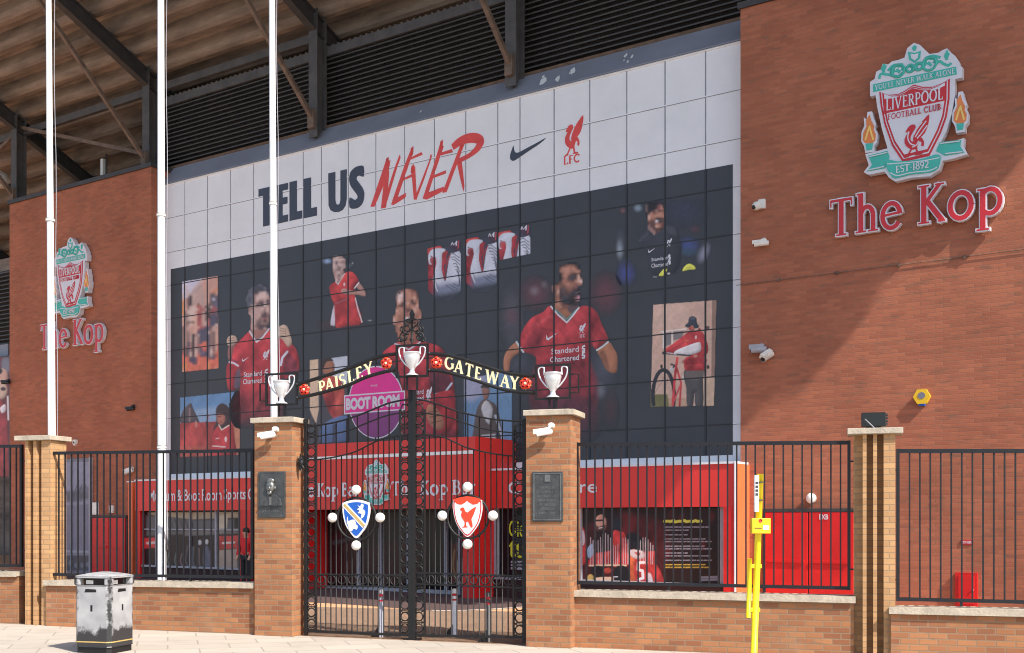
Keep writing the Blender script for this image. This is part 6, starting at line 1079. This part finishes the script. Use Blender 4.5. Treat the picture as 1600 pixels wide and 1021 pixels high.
def leaf(label, x_out, x_in, rings_out, rings_in, bars, up, mid, low, yb_out, yb_in, lb):
    t = thing('gate_leaf', label, 'gate', FB, (FB.u((x_out+x_in)/2, NG), NG, fgz(FB, 0)), 'leaves of the black iron gate')
    s = 1 if x_in > x_out else -1
    # stiles
    for x, yt_, yb_, r in ((x_out, 655, yb_out+6, .03), (rings_out, 664, yb_out, .016), (rings_in, 640, yb_in, .016), (x_in, 610, yb_in+9, .034)):
        a, b = gp(x, yt_), gp(x, yb_); MB().box(a[0]-r, a[0]+r, NG-r, NG+r, b[2], a[2]).build('stile', 'black', t, bevel=.004)
    ring_panel(min(x_out, rings_out)+2, max(x_out, rings_out)-.5, 662, yb_out-4, 18).build('ring_panel', 'black', t)
    ring_panel(min(x_in, rings_in)+.5, max(x_in, rings_in)-2, 630, yb_in-4, 20).build('ring_panel', 'black', t)
    for c, r in ((up, .016), (mid, .013), (low, .013)): MB().tube(curve(c), r, 6).build('top_curve', 'black', t)
    for y0 in (897.5, 915.5):
        a, b = gp(x_out, y0), gp(x_in, y0+1.5*(1 if s > 0 else .3)); MB().sbox(min(a[0], b[0]), a[2]-.012, a[2]+.012, max(a[0], b[0]), b[2]-.012, b[2]+.012, NG-.015, NG+.015).build('lock_rail', 'black', t)
    ring_panel(min(rings_out, rings_in), max(rings_out, rings_in), 898.5, 915, 8, True).build('ring_panel', 'black', t)
    for y0, y1, r in ((yb_out-2, yb_in-2, .02),):
        a, b = gp(x_out, y0), gp(x_in, y1); q = sorted([(a[0], a[2]), (b[0], b[2])]); MB().sbox(q[0][0], q[0][1]-r, q[0][1]+r, q[1][0], q[1][1]-r, q[1][1]+r, NG-.02, NG+.02).build('bottom_rail', 'black', t)
    def yat(c, x):
        c = smooth_poly(sorted(c), 4, False); return float(np.interp(x, [q[0] for q in c], [q[1] for q in c]))
    for i, x in enumerate(bars):
        yt_ = yat(up, x) if i % 2 == 1 else yat(low, x); f = (x-x_out)/(x_in-x_out); yb_ = yb_out+(yb_in-yb_out)*f-2
        a, b = gp(x, yt_), gp(x, yb_); MB().tube([(a[0], NG, b[2]), (a[0], NG, a[2])], .0105, 6).build('bar', 'black', t)
    for x, yb_ in ((x_in-7*s, yb_in), ): a = gp(x, yb_); MB().box(a[0]-.035, a[0]+.035, NG-.05, NG+.05, a[2]-.09, a[2]-.02).build('drop_bolt', 'black', t)
    # round emblem
    cx_, cy_ = lb; c = gp(cx_, cy_); R = .345
    em = MB().ring(c[0], c[2], NG+.03, R, .02, 40).build('emblem_ring', 'black', t)
    return t, c, R
ll, cL, RR = leaf('left gate leaf with a blue shield', 478, 642, 494, 625, [501, 509, 517, 525.3, 533.5, 542, 550, 558.3, 567, 575, 583, 591, 599.5, 608, 616.5],
 [(482, 667), (495, 665), (525, 660), (558, 650), (590, 637), (612, 629), (640, 624)], [(482, 684), (496, 682), (541, 674), (574, 661), (607, 649), (640, 644)], [(481, 718.5), (499, 718), (525, 714), (554, 706.5), (577.5, 695), (597, 686.5), (625, 681), (640, 680)], 988, 995, (558.5, 811))
rl, cR, RR = leaf('right gate leaf with a red and white bird shield', 819.5, 647, 802.5, 663.5, [671, 680, 688, 697, 705.3, 714, 722, 731, 740, 749, 758, 767, 776, 785, 794][::-1],
 [(647, 624), (668, 627), (690, 634), (712, 642), (730, 647), (767, 655), (800, 658), (818, 658.5)], [(647, 644), (680, 648), (700, 652), (730, 662.5), (750, 669), (785, 675), (816, 677)], [(647, 680), (664, 680), (681, 681), (697, 685), (714, 693), (730, 700), (750, 705), (767, 708.5), (790, 712), (818, 714)], 998, 995, (732, 808))
def shield_poly(c, w_, ht, top): 
    return [(c[0]+w_*x, c[2]+ht*y) for x, y in top]
SHP = smooth_poly([(-1, .82), (-.5, .94), (0, .98), (.5, .94), (1, .82)], 3, False)+smooth_poly([(1, .82), (.98, .3), (.78, -.3), (.42, -.72), (0, -1.0), (-.42, -.72), (-.78, -.3), (-.98, .3), (-1, .82)], 3, False)[1:-1]
def emblem(t, c, bird):
    W_, H_ = .246, .318; n0 = NG+.02
    bb = MB().prism([(c[0]+W_*x, c[2]+H_*y) for x, y in SHP], n0, n0+.03).build('shield', 'white', t)
    if not bird:
        MB().prism([(c[0]+W_*.87*x, c[2]+H_*.88*y) for x, y in SHP], n0+.03, n0+.036).build('shield_field', 'blue', t, parent=bb)
        MB().ribbon([(c[0]-W_*.86, c[2]+H_*.74), (c[0]+W_*.6, c[2]-H_*.38)], .085, n0+.036, n0+.040).build('shield_band', 'white', t, parent=bb)
        MB().ribbon([(c[0]-W_*.86, c[2]+H_*.74), (c[0]+W_*.6, c[2]-H_*.38)], .042, n0+.040, n0+.044).build('shield_band', 'gold', t, parent=bb)
        lion = smooth_poly([(.1, .72), (.3, .62), (.4, .78), (.56, .7), (.5, .5), (.66, .4), (.62, .2), (.5, .06), (.34, .02), (.42, .22), (.3, .28), (.12, .3), (.28, .42), (.06, .5), (.26, .56)], 2)
        MB().prism([(c[0]+W_*x, c[2]+H_*y) for x, y in lion], n0+.036, n0+.042).build('lion_emblem', 'white', t, parent=bb)
        cart = smooth_poly([(-.62, .12), (-.56, -.12), (-.36, -.06), (-.1, -.06), (.02, -.3), (.12, -.36), (.06, -.56), (-.16, -.5), (-.28, -.62), (-.46, -.6), (-.56, -.34), (-.66, -.16)], 2)
        MB().prism([(c[0]+W_*x, c[2]+H_*y) for x, y in cart], n0+.036, n0+.042).build('crest_emblem', 'white', t, parent=bb)
    else:
        MB().prism([(c[0]+W_*.95*x, c[2]+H_*(.95*y)) for x, y in SHP], n0+.03, n0+.034).build('shield_edge', 'signred', t, parent=bb)
        MB().prism([(c[0]+W_*.87*x, c[2]+H_*(.88*y)) for x, y in SHP], n0+.034, n0+.038).build('shield_field', 'white', t, parent=bb)
        top = [(-.98, .84), (-.5, .95), (0, 1.0), (.5, .95), (.98, .84), (.7, .62), (.4, .58), (.15, .68), (0, .78), (-.15, .68), (-.4, .58), (-.7, .62)]
        MB().prism([(c[0]+W_*x, c[2]+H_*y+.01) for x, y in top], n0+.038, n0+.043).build('shield_top', 'rose', t, parent=bb)
        b = [[(-.52, .36), (-.4, .46), (-.22, .44), (-.16, .28), (.02, .2), (.18, .3), (.62, .5), (.56, .3), (.42, .02), (.3, -.16), (.38, -.4), (.36, -.6), (.2, -.5), (.08, -.3), (-.06, -.3), (-.06, -.52), (.12, -.56), (-.4, -.6), (-.22, -.52), (-.18, -.3), (-.38, -.08), (-.44, .12), (-.36, .24)]]
        MB().prism([(c[0]+W_*.95*x, c[2]+H_*.95*y+.01) for x, y in smooth_poly(b[0], 2)], n0+.038, n0+.044).build('bird_emblem', 'rose', t, parent=bb)
    for dx, dz in ((0, .455), (0, -.455), (-.425, 0), (.425, 0)):
        MB().ball((c[0]+dx, NG+.05, c[2]+dz+.02), .080).build('football', 'ball', t)
emblem(ll, cL, False); emblem(rl, cR, True)

# overthrow arch: band with lettering, roses, three cups in frames and a scrolled finial
NA = .0
ar = thing('gate_arch', 'black iron arch over the gate with cream lettering and three cups', 'gate arch', FB, (FB.u(644, NA), NA, zf(644, 600, NA)))
def ap(px, py): return FB.at(px, py, NA)
def acurve(pts): return [tuple(ap(x, y)) for x, y in smooth_poly(pts, 5, False)]
topL = [(464.6, 601), (494, 592), (541, 577), (580, 562), (600, 556), (617.4, 553.5)]; botL = [(464.6, 622), (494, 616), (541, 603), (570, 590.5), (600, 581.5), (617.4, 579)]
topR = [(670.6, 553), (698, 555), (734, 564.5), (781, 580), (804, 585), (836, 588)]; botR = [(670.6, 579), (694, 581), (734, 592), (781, 607.5), (804, 612), (836, 614.5)]
for c in (topL, botL, topR, botR): MB().tube(acurve(c), .03, 6).build('arch_bar', 'black', ar)
# letters follow the band
def arch_text(txt, spec):
    for ch, (x, y, deg, w_) in zip(txt, spec):
        c = ap(x, y); adv, stx = GL[ch]; hgt = .195; mb = MB(); ca, sa = math.cos(math.radians(deg)), math.sin(math.radians(deg)); sx = w_*hgt
        for i, (pp, sw) in enumerate(stx):
            q = []
            for a, b in pp: dx, dz = (a-adv/2)*sx, (b-.5)*hgt; q.append((c[0]+dx*ca-dz*sa*.35, c[2]+dx*sa+dz))
            mb.ribbon(q, (sw+.02)*hgt, NA-.008, NA+.010+.0006*i)
        mb.build('arch_letter', 'cream', ar)
arch_text('PAISLEY', [(503, 605, 15, .95), (514.5, 601, 16, 1.0), (526, 597.5, 17, .9), (535, 594.5, 18, 1), (548, 589, 20, 1), (561, 583.5, 22, 1), (576, 577, 22, 1.0)])
arch_text('GATEWAY', [(702, 567.5, -10, 1.0), (717, 573, -17, 1.0), (733, 578.5, -19, 1), (747, 583.5, -18, 1), (769, 590, -16, 1.05), (789, 595.5, -13, 1.0), (804, 598.5, -8, .95)])
for x, y in ((475.5, 609), (603.5, 568), (682, 567), (821, 599.5)):
    c = ap(x, y); r = .095
    ro_ = MB(); 
    for k in range(5):
        a = math.radians(90+72*k); ro_.lathe((c[0]+r*.55*math.cos(a), NA-.01+.0012*k, c[2]+r*.55*math.sin(a)), [(r*.5, 0), (r*.48, .02), (r*.2, .026)], 12, 'n')
    rs = ro_.build('rosette', 'rose', ar)
    lf = MB()
    for k in range(5):
        a = math.radians(126+72*k); lf.prism([(c[0]+r*(.75*math.cos(a-.3)), c[2]+r*.75*math.sin(a-.3)), (c[0]+r*1.12*math.cos(a), c[2]+r*1.12*math.sin(a)), (c[0]+r*(.75*math.cos(a+.3)), c[2]+r*.75*math.sin(a+.3))], NA-.012, NA-.002)
    lf.build('rosette_leaf', 'gold', ar, parent=rs); MB().ring(c[0], c[2], NA+.02, r*.5, .008, 16).build('rosette_ring', 'signred', ar, parent=rs); MB().ball((c[0], NA+.02, c[2]), r*.24, (1, .6, 1)).build('rosette_centre', 'cream', ar, parent=rs)
def cup(x0, x1, y0, y1, ybase, stemw):
    p, q = ap(x0, y1), ap(x1, y0); cx_ = (p[0]+q[0])/2; w_, h_ = q[0]-p[0], q[2]-p[2]; r = .016
    fr = MB()
    for a, b, c_, d in ((p[0], p[0]+2*r, p[2], q[2]), (q[0]-2*r, q[0], p[2], q[2])): fr.box(a, b, NA-r, NA+r, c_, d)
    for z in (p[2], q[2]-2*r): fr.box(p[0]+2*r, q[0]-2*r, NA-r, NA+r, z, z+2*r)
    zb = ap((x0+x1)/2, ybase)[2]
    for sx in (-1, 1): fr.box(cx_+sx*stemw-.014, cx_+sx*stemw+.014, NA-.014, NA+.014, zb, p[2])
    fo = fr.build('cup_frame', 'black', ar)
    b0 = p[2]+2*r; k = (h_-4*r)
    MB().lathe((cx_, NA, b0), [(.10, 0), (.10, .012), (.05, .04), (.036, .09), (.06, k*.26), (.115, k*.48), (.135, k*.66), (.13, k*.74), (.142, k*.76), (.142, k*.79), (.12, k*.79)], 20).build('cup_bowl', 'cup', ar, parent=fo)
    for sx in (-1, 1):
        pts = smooth_poly([(.05, .30), (.10, .40), (.165, .62), (.19, .82), (.185, .93), (.15, .985), (.118, .95), (.115, .85), (.118, .72)], 3, False)
        MB().tube([(cx_+sx*a*w_/.47, NA, b0+b*k) for a, b in pts], .013, 7).build('cup_handle', 'cup', ar, parent=fo)
cup(618.5, 669.5, 537, 591, 610, .085); cup(415, 465, 582, 635, 652, .055); cup(836, 892, 568, 625.5, 641, .055)
for pts in ([(416, 600), (406.5, 600), (406.5, 627), (416, 627)], [(892, 585), (904, 585), (904, 614), (892, 614)]): MB().tube([tuple(ap(*q)) for q in pts], .016, 4, smooth=False).build('side_bracket', 'black', ar)
fi = MB(); 
def sp(cx_, cy_, r0, r1, a0, a1, t=.014): fi.tube([tuple(ap(cx_+(r0+(r1-r0)*k/16)*math.cos(math.radians(a0+(a1-a0)*k/16)), cy_-(r0+(r1-r0)*k/16)*math.sin(math.radians(a0+(a1-a0)*k/16)))) for k in range(17)], t, 6)
fi.tube([tuple(ap(643.5, 537)), tuple(ap(643.5, 500))], .018, 6)
for s_ in (-1, 1):
    a0 = 0 if s_ > 0 else 180
    sp(643.5+s_*7, 515, 8, 2.5, a0-90*s_, a0+330*s_); sp(643.5+s_*12, 527, 7.5, 2, a0+90*s_, a0-330*s_); sp(643.5+s_*5, 503, 6, 1.5, a0-100*s_, a0+300*s_, .011); sp(643.5+s_*17, 531, 5, 1.5, a0-40*s_, a0+300*s_, .012); sp(643.5+s_*14, 514, 5, 1.5, a0-120*s_, a0+240*s_, .012)
fi.build('scroll_finial', 'black', ar)
c = ap(644, 492); MB().prism([(c[0], c[2]+.075), (c[0]+.033, c[2]+.01), (c[0]+.018, c[2]-.06), (c[0]-.018, c[2]-.06), (c[0]-.033, c[2]+.01)], NA-.02, NA+.02).build('finial_leaf', 'black', ar, bevel=.008)
for x, y in ((627, 533), (660, 533), (636, 522), (652, 521), (643, 531)): 
    c = ap(x, y); MB().ball((c[0], NA, c[2]), .03, (1.2, .6, .8), 10, 6).build('scroll_leaf', 'black', ar)
# wall ornament where the left leaf hangs
c = FB.at(470, 724, .03); t = thing('hinge_ornament', 'black leafy iron ornament on the left gate pier edge', 'ironwork', FB, (c[0], .0, c[2]))
mb = MB(); 
for k in range(8): a = 2*math.pi*k/8; mb.tube([(c[0], .0, c[2]), (c[0]+.05*math.cos(a), .03, c[2]+.09*math.sin(a)), (c[0]+.075*math.cos(a+.25), .02, c[2]+.16*math.sin(a+.15))], [.028, .024, .006], 6)
mb.build('leaves', 'black', t); MB().ball((c[0], .03, c[2]), .05, (1, .6, 1.3), 10, 8).build('boss', 'black', t)

# ------------------------------------------------------------------ flagpoles
def pole(label, x0, x1, ytop_w, ybot_w, Y):
    fr = Frame(0, Y); u1 = (x1-CX)/F*Y; u0 = (x0-CX)/F*Y; zt = EYE+HZ/F*Y+2.5; lean = (u0-u1)
    X0 = u1-(lean)*(0); t = thing('flagpole', label, 'flagpole', fr, (u1, 0, gz(u1)), 'white flagpoles behind the fence')
    zg = gz(u1); zr = EYE+(HZ-0)/F*Y; zm = EYE+(HZ-680)/F*Y
    f = lambda z: u1+(u0-u1)*(z-zm)/(zr-zm)
    rb, rt = ybot_w/2*Y/F, ytop_w/2*Y/F
    MB().tube([(f(z), 0, z) for z in np.linspace(zg, zt, 6)], list(np.linspace(rb*1.06, rt*.93, 6)), 16).build('shaft', 'white', t)
    MB().lathe((f(zg), 0, zg), [(.2, 0), (.2, .03), (.11, .05)], 16).build('base_plate', 'frame', t)
    MB().ball((f(zt), 0, zt+.05), .09).build('finial', 'white', t)
    hz = [zg+1.4+.8*k for k in range(26) if zg+1.4+.8*k < zt]
    MB().tube([(f(z)+rb*1.25+.012*math.sin(z*1.7), -rb*.4, z) for z in hz], .006, 5).build('halyard', 'frame', t)
    MB().box(f(zg+1.4)+rb*.9, f(zg+1.4)+rb*1.5, -.02, .02, zg+1.36, zg+1.46).build('cleat', 'steel', t)
    for z in (zg+3.2, zg+7.4): MB().lathe((f(z), 0, z), [(rb*1.1, 0), (rb*1.1, .05)], 16).build('joint_collar', 'cctv', t)
pole('white flagpole in front of the left tower crest', 76, 81, 8, 12.6, 20.8)
pole('white flagpole at the edge of the left tower and the mural', 251.3, 252.6, 10, 13, 20.4)
pole('white flagpole rising behind the left gate pier', 425, 428.5, 9.5, 11.4, 19.6)
# ------------------------------------------------------------------ bollards inside the gate
for (x, yt_, Y, m, lb) in ((595.7, 921, 18.6, 'frame', 'grey bollard with a red band behind the left gate leaf'), (710.3, 920, 18.9, 'white', 'white bollard with a red band behind the right gate leaf'), (763.5, 925, 18.0, 'steel', 'grey green bollard nearest the right gate pier')):
    fr = Frame(0, Y); u = (x-CX)/F*Y; zg = gz(u); zt = EYE+(HZ-yt_)/F*Y; t = thing('bollard', lb, 'bollard', fr, (u, 0, zg), 'bollards inside the gate'); r = .038
    MB().lathe((u, 0, zg), [(r, 0), (r, zt-zg-.02), (r*.8, zt-zg)], 14).build('post', m, t)
    MB().lathe((u, 0, zt-.12), [(r+.002, 0), (r+.002, .04)], 14).lathe((u, 0, zt-.2), [(r+.002, 0), (r+.002, .03)], 14).build('band', 'signred', t)
    MB().prism([(u-.18, zg), (u-.03, zg), (u-.03, zg+.2)], -.02, .02).build('foot_stop', 'black', t)

# ------------------------------------------------------------------ person in a red jacket by the cafe door
u = FC.u(385, 1.3); zg = fgz(FC, u, 1.3); t = thing('person', 'person in a red jacket and black trousers standing by the cafe door', 'person', FC, (u, 1.3, zg))
def skinned(name, m, pts, edges, rad):
    me = bpy.data.meshes.new(name); me.from_pydata([(a, -b, c) for a, b, c in pts], edges, []); me.materials.append(M[m]); ob = bpy.data.objects.new(name, me); C.objects.link(ob); ob.parent = t['e']
    md = ob.modifiers.new('skin', 'SKIN'); md.use_smooth_shade = True
    for v, r in zip(me.skin_vertices[0].data, rad): v.radius = (r, r*.85) if not isinstance(r, tuple) else r
    me.skin_vertices[0].data[0].use_root = True
    ob.modifiers.new('sub', 'SUBSURF').levels = 1; ob.modifiers['sub'].render_levels = 2; return ob
body = skinned('body', 'skin', [(0, 0, .92), (0, 0, 1.15), (0, 0, 1.32), (0, .01, 1.42), (0, .03, 1.50), (0, .03, 1.60), (.19, 0, 1.33), (.25, .02, 1.08), (.24, .12, .86), (.24, .16, .77), (-.19, 0, 1.33), (-.25, .02, 1.08), (-.24, .12, .86), (-.24, .16, .77), (.09, 0, .88), (.10, .01, .48), (.10, -.02, .08), (.11, .12, .03), (-.09, 0, .88), (-.10, .03, .48), (-.10, 0, .08), (-.11, .14, .03)],
 [(0, 1), (1, 2), (2, 3), (3, 4), (4, 5), (2, 6), (6, 7), (7, 8), (8, 9), (2, 10), (10, 11), (11, 12), (12, 13), (0, 14), (14, 15), (15, 16), (16, 17), (0, 18), (18, 19), (19, 20), (20, 21)], [.13, .12, .13, .055, .085, .075, .055, .042, .032, .04, .055, .042, .032, .04, .085, .055, .04, .035, .085, .055, .04, .035])
hr = MB().ball((u, 1.3+.01, zg+1.6), .095, (1, 1.1, .95), 14, 10); hr.v = [(a, b-(.02 if c < zg+1.58 else 0), c) for a, b, c in hr.v]; hr.build('hair', 'hair', t)
skinned('jacket', 'jacket', [(0, 0, .86), (0, 0, 1.12), (0, 0, 1.34), (0, .01, 1.41), (.2, 0, 1.34), (.26, .02, 1.08), (.25, .11, .89), (-.2, 0, 1.34), (-.26, .02, 1.08), (-.25, .11, .89)], [(0, 1), (1, 2), (2, 3), (2, 4), (4, 5), (5, 6), (2, 7), (7, 8), (8, 9)], [.16, .155, .155, .08, .08, .066, .055, .08, .066, .055])
skinned('trousers', 'trousers', [(0, 0, .92), (.095, 0, .84), (.10, .01, .48), (.10, -.02, .08), (-.095, 0, .84), (-.10, .03, .48), (-.10, 0, .08)], [(0, 1), (1, 2), (2, 3), (0, 4), (4, 5), (5, 6)], [.135, .1, .075, .065, .1, .075, .065])
fe = MB()
for sx in (-1, 1): fe.ball((u+sx*.032, 1.3+.115, zg+1.56), .011, (1.3, .6, .8), 8, 6)
fe.build('eyes', 'hair', t); MB().ball((u, 1.3+.125, zg+1.53), .017, (.8, 1, 1.3), 8, 6).build('nose', 'skin', t)

# ------------------------------------------------------------------ litter bin
Yb = 16.35; fr = Frame(0, Yb); ub_ = (163.5-CX)/F*Yb; ang = math.radians(-20-9.5); fr2 = Frame(0, Yb)
zg = gz(ub_)
bn = thing('litter_bin', 'square black litter bin with worn sides and silvery painted glare standing on the pavement', 'litter bin', fr, (ub_, 0, zg))
bn['e'].rotation_euler = (0, 0, math.radians(-15.7))
def worn():  # pale patches: worn paint together with sun glare put into the colour
    m, t, p = base_mat('worn_glare_bin_paint'); tc = node(t, 'ShaderNodeTexCoord'); sp = node(t, 'ShaderNodeSeparateXYZ'); t.links.new(tc.outputs['Object'], sp.inputs[0])
    n = node(t, 'ShaderNodeTexNoise'); n.inputs['Scale'].default_value = 5; n.inputs['Detail'].default_value = 9; n.inputs['Roughness'].default_value = .7; t.links.new(tc.outputs['Object'], n.inputs[0])
    def op(o, a, b, v=None):
        x = node(t, 'ShaderNodeMath', operation=o)
        for i, q in enumerate((a, b)):
            if isinstance(q, (int, float)): x.inputs[i].default_value = q
            elif q is not None: t.links.new(q, x.inputs[i])
        return x.outputs[0]
    ax, ay = op('ABSOLUTE', sp.outputs[0], None), op('ABSOLUTE', sp.outputs[1], None); lo = op('MINIMUM', ax, ay)      # distance along the face from its middle
    e = op('SUBTRACT', .27, lo); e = op('MULTIPLY', e, 6.0)                                # fades towards the corners
    zz = op('SUBTRACT', sp.outputs[2], .30); zz = op('MULTIPLY', zz, 2.6); zu = op('SUBTRACT', 1.3, sp.outputs[2]); zu = op('MULTIPLY', zu, 8.0)
    s = op('MINIMUM', op('MINIMUM', e, zz), zu); s = op('ADD', s, op('MULTIPLY', op('SUBTRACT', n.outputs[0], .5), 1.5)); s = op('MULTIPLY', s, 5.0)
    cl = node(t, 'ShaderNodeClamp'); t.links.new(s, cl.inputs[0])
    mx = node(t, 'ShaderNodeMix', data_type='RGBA'); t.links.new(cl.outputs[0], mx.inputs[0]); mx.inputs[6].default_value = (.03, .03, .034, 1)
    mx2 = node(t, 'ShaderNodeMix', data_type='RGBA'); mx2.inputs[6].default_value = (.16, .165, .185, 1); mx2.inputs[7].default_value = (.52, .52, .53, 1); n2 = node(t, 'ShaderNodeTexNoise'); n2.inputs['Scale'].default_value = 3.5; t.links.new(tc.outputs['Object'], n2.inputs[0]); t.links.new(n2.outputs[0], mx2.inputs[0])
    t.links.new(mx2.outputs[2], mx.inputs[7]); t.links.new(mx.outputs[2], p.inputs['Base Color']); p.inputs['Roughness'].default_value = .32; return m
WORN_GLARE = worn()
W = .30; ch = .055
def oct_(w_, c_): return [(ub_-w_+c_, -w_), (ub_+w_-c_, -w_), (ub_+w_, -w_+c_), (ub_+w_, w_-c_), (ub_+w_-c_, w_), (ub_-w_+c_, w_), (ub_-w_, w_-c_), (ub_-w_, -w_+c_)]
MB().plan(oct_(W, ch), zg+.09, zg+.97).build('body', WORN_GLARE, bn, bevel=.01)
MB().plan(oct_(W-.012, ch), zg, zg+.09).build('plinth', 'black', bn)
MB().plan(oct_(W+.004, ch), zg+.155, zg+.172).build('gold_band', 'gold', bn)
for sx, sy in ((-1, -1), (1, -1), (1, 1), (-1, 1)): MB().box(ub_+sx*(W-.05)-.05, ub_+sx*(W-.05)+.05, sy*(W-.05)-.05, sy*(W-.05)+.05, zg+.97, zg+1.075).build('corner_post', WORN_GLARE, bn, bevel=.02)
MB().plan(oct_(W-.07, ch), zg+.97, zg+1.075).build('liner', 'lens', bn)
for k in range(4):
    a = math.pi/2*k; ca, sa = math.cos(a), math.sin(a)
    pts = [(-.14, .0), (-.02, .0), (-.02, .055), (-.14, .055)]
    MB().add([(ub_+x*ca-(W-.066)*sa, x*sa+(W-.066)*ca, zg+.985+z) for x, z in pts], [(0, 1, 2, 3)]).build('label_plate', 'cctv', bn)
    b_ = MB(); b_.add([(ub_+x*ca-(W+.002)*sa, x*sa+(W+.002)*ca, zg+z) for x, z in ((-.12, .87), (.08, .875), (.07, .915), (-.1, .92))], [(0, 1, 2, 3)]); b_.build('paint_scar', 'black', bn)
    b_ = MB(); b_.add([(ub_+x*ca-(W+.002)*sa, x*sa+(W+.002)*ca, zg+z) for x, z in ((-.02, .6), (.015, .6), (.015, .69), (-.02, .69))], [(0, 1, 2, 3)]); b_.build('keyhole', 'black', bn)
MB().plan(oct_(W+.008, ch), zg+1.075, zg+1.1).build('lid_rim', WORN_GLARE, bn)
ld = MB(); lay = [(W+.012, 1.1), (W*.9, 1.115), (W*.55, 1.14), (W*.2, 1.155)]
vs = []; 
for w_, z in lay: vs += [(x, y, zg+z) for x, y in oct_(w_, min(ch, w_*.4))]
ld.add(vs, [(i*8+q, i*8+(q+1) % 8, (i+1)*8+(q+1) % 8, (i+1)*8+q) for i in range(3) for q in range(8)]+[tuple(range(24, 32))], True); ld.build('lid', mat('lid_grey', (.40, .41, .42), .3, var=.3, scale=8), bn)

# ------------------------------------------------------------------ yellow bus stop post
Yp = 14.0; fr = Frame(0, Yp); U = lambda x, y=0: (x-CX)/F*Yp; Zp = lambda y: EYE+(HZ-y)/F*Yp; zg = gz(U(1176))
bp = thing('bus_stop_post', 'yellow temporary stop post leaning slightly on the pavement at the right', 'stop post', fr, (U(1176), 0, zg))
top = (U(1188), 0, Zp(741)); bot = (U(1176.5), 0, zg); lean = lambda z: bot[0]+(top[0]-bot[0])*(z-bot[2])/(top[2]-bot[2])
MB().tube([bot, top], .041, 14).build('post', 'yellow', bp)
MB().lathe((bot[0], 0, zg), [(.25, 0), (.25, .03), (.06, .06)], 18).build('foot', 'dark', bp)
bz = Zp(822); bo = MB().box(U(1171.5), U(1201), .02, .12, Zp(834), Zp(810)).build('info_box', 'yelbox', bp, bevel=.008)
MB().box(U(1189), U(1198), .12, .124, Zp(828), Zp(821)).build('label_plate', 'white', bp, parent=bo); MB().lathe((U(1185), .12, Zp(814)), [(.022, 0), (.02, .006)], 14, 'n').build('red_dot', 'signred', bp, parent=bo); MB().box(U(1176), U(1187), .12, .123, Zp(826), Zp(825)).build('slot', 'dark', bp, parent=bo)
MB().box(U(1178), U(1184.5), .0, .05, Zp(800), Zp(743)).build('flag_plate', 'white', bp)
ft = MB()
for k in range(4): ft.box(U(1179), U(1183.5), .05, .053, Zp(757+6*k), Zp(753+6*k))
ft.build('flag_lettering', 'dark', bp)
MB().box(U(1185), U(1191), .02, .06, Zp(755), Zp(753)).box(U(1185), U(1190), .02, .06, Zp(783), Zp(781)).build('clamp', 'steel', bp)
rl_ = MB().tube([(lean(Zp(965))-.083, 0, Zp(965)), (lean(Zp(873))-.095, 0, Zp(873))], .03, 10).build('side_tube', 'yellow', bp)
for y in (885, 953): z = Zp(y); MB().box(lean(z)-.1, lean(z)+.055, -.02, .02, z-.025, z+.025).build('bracket', 'yellow', bp, bevel=.006)
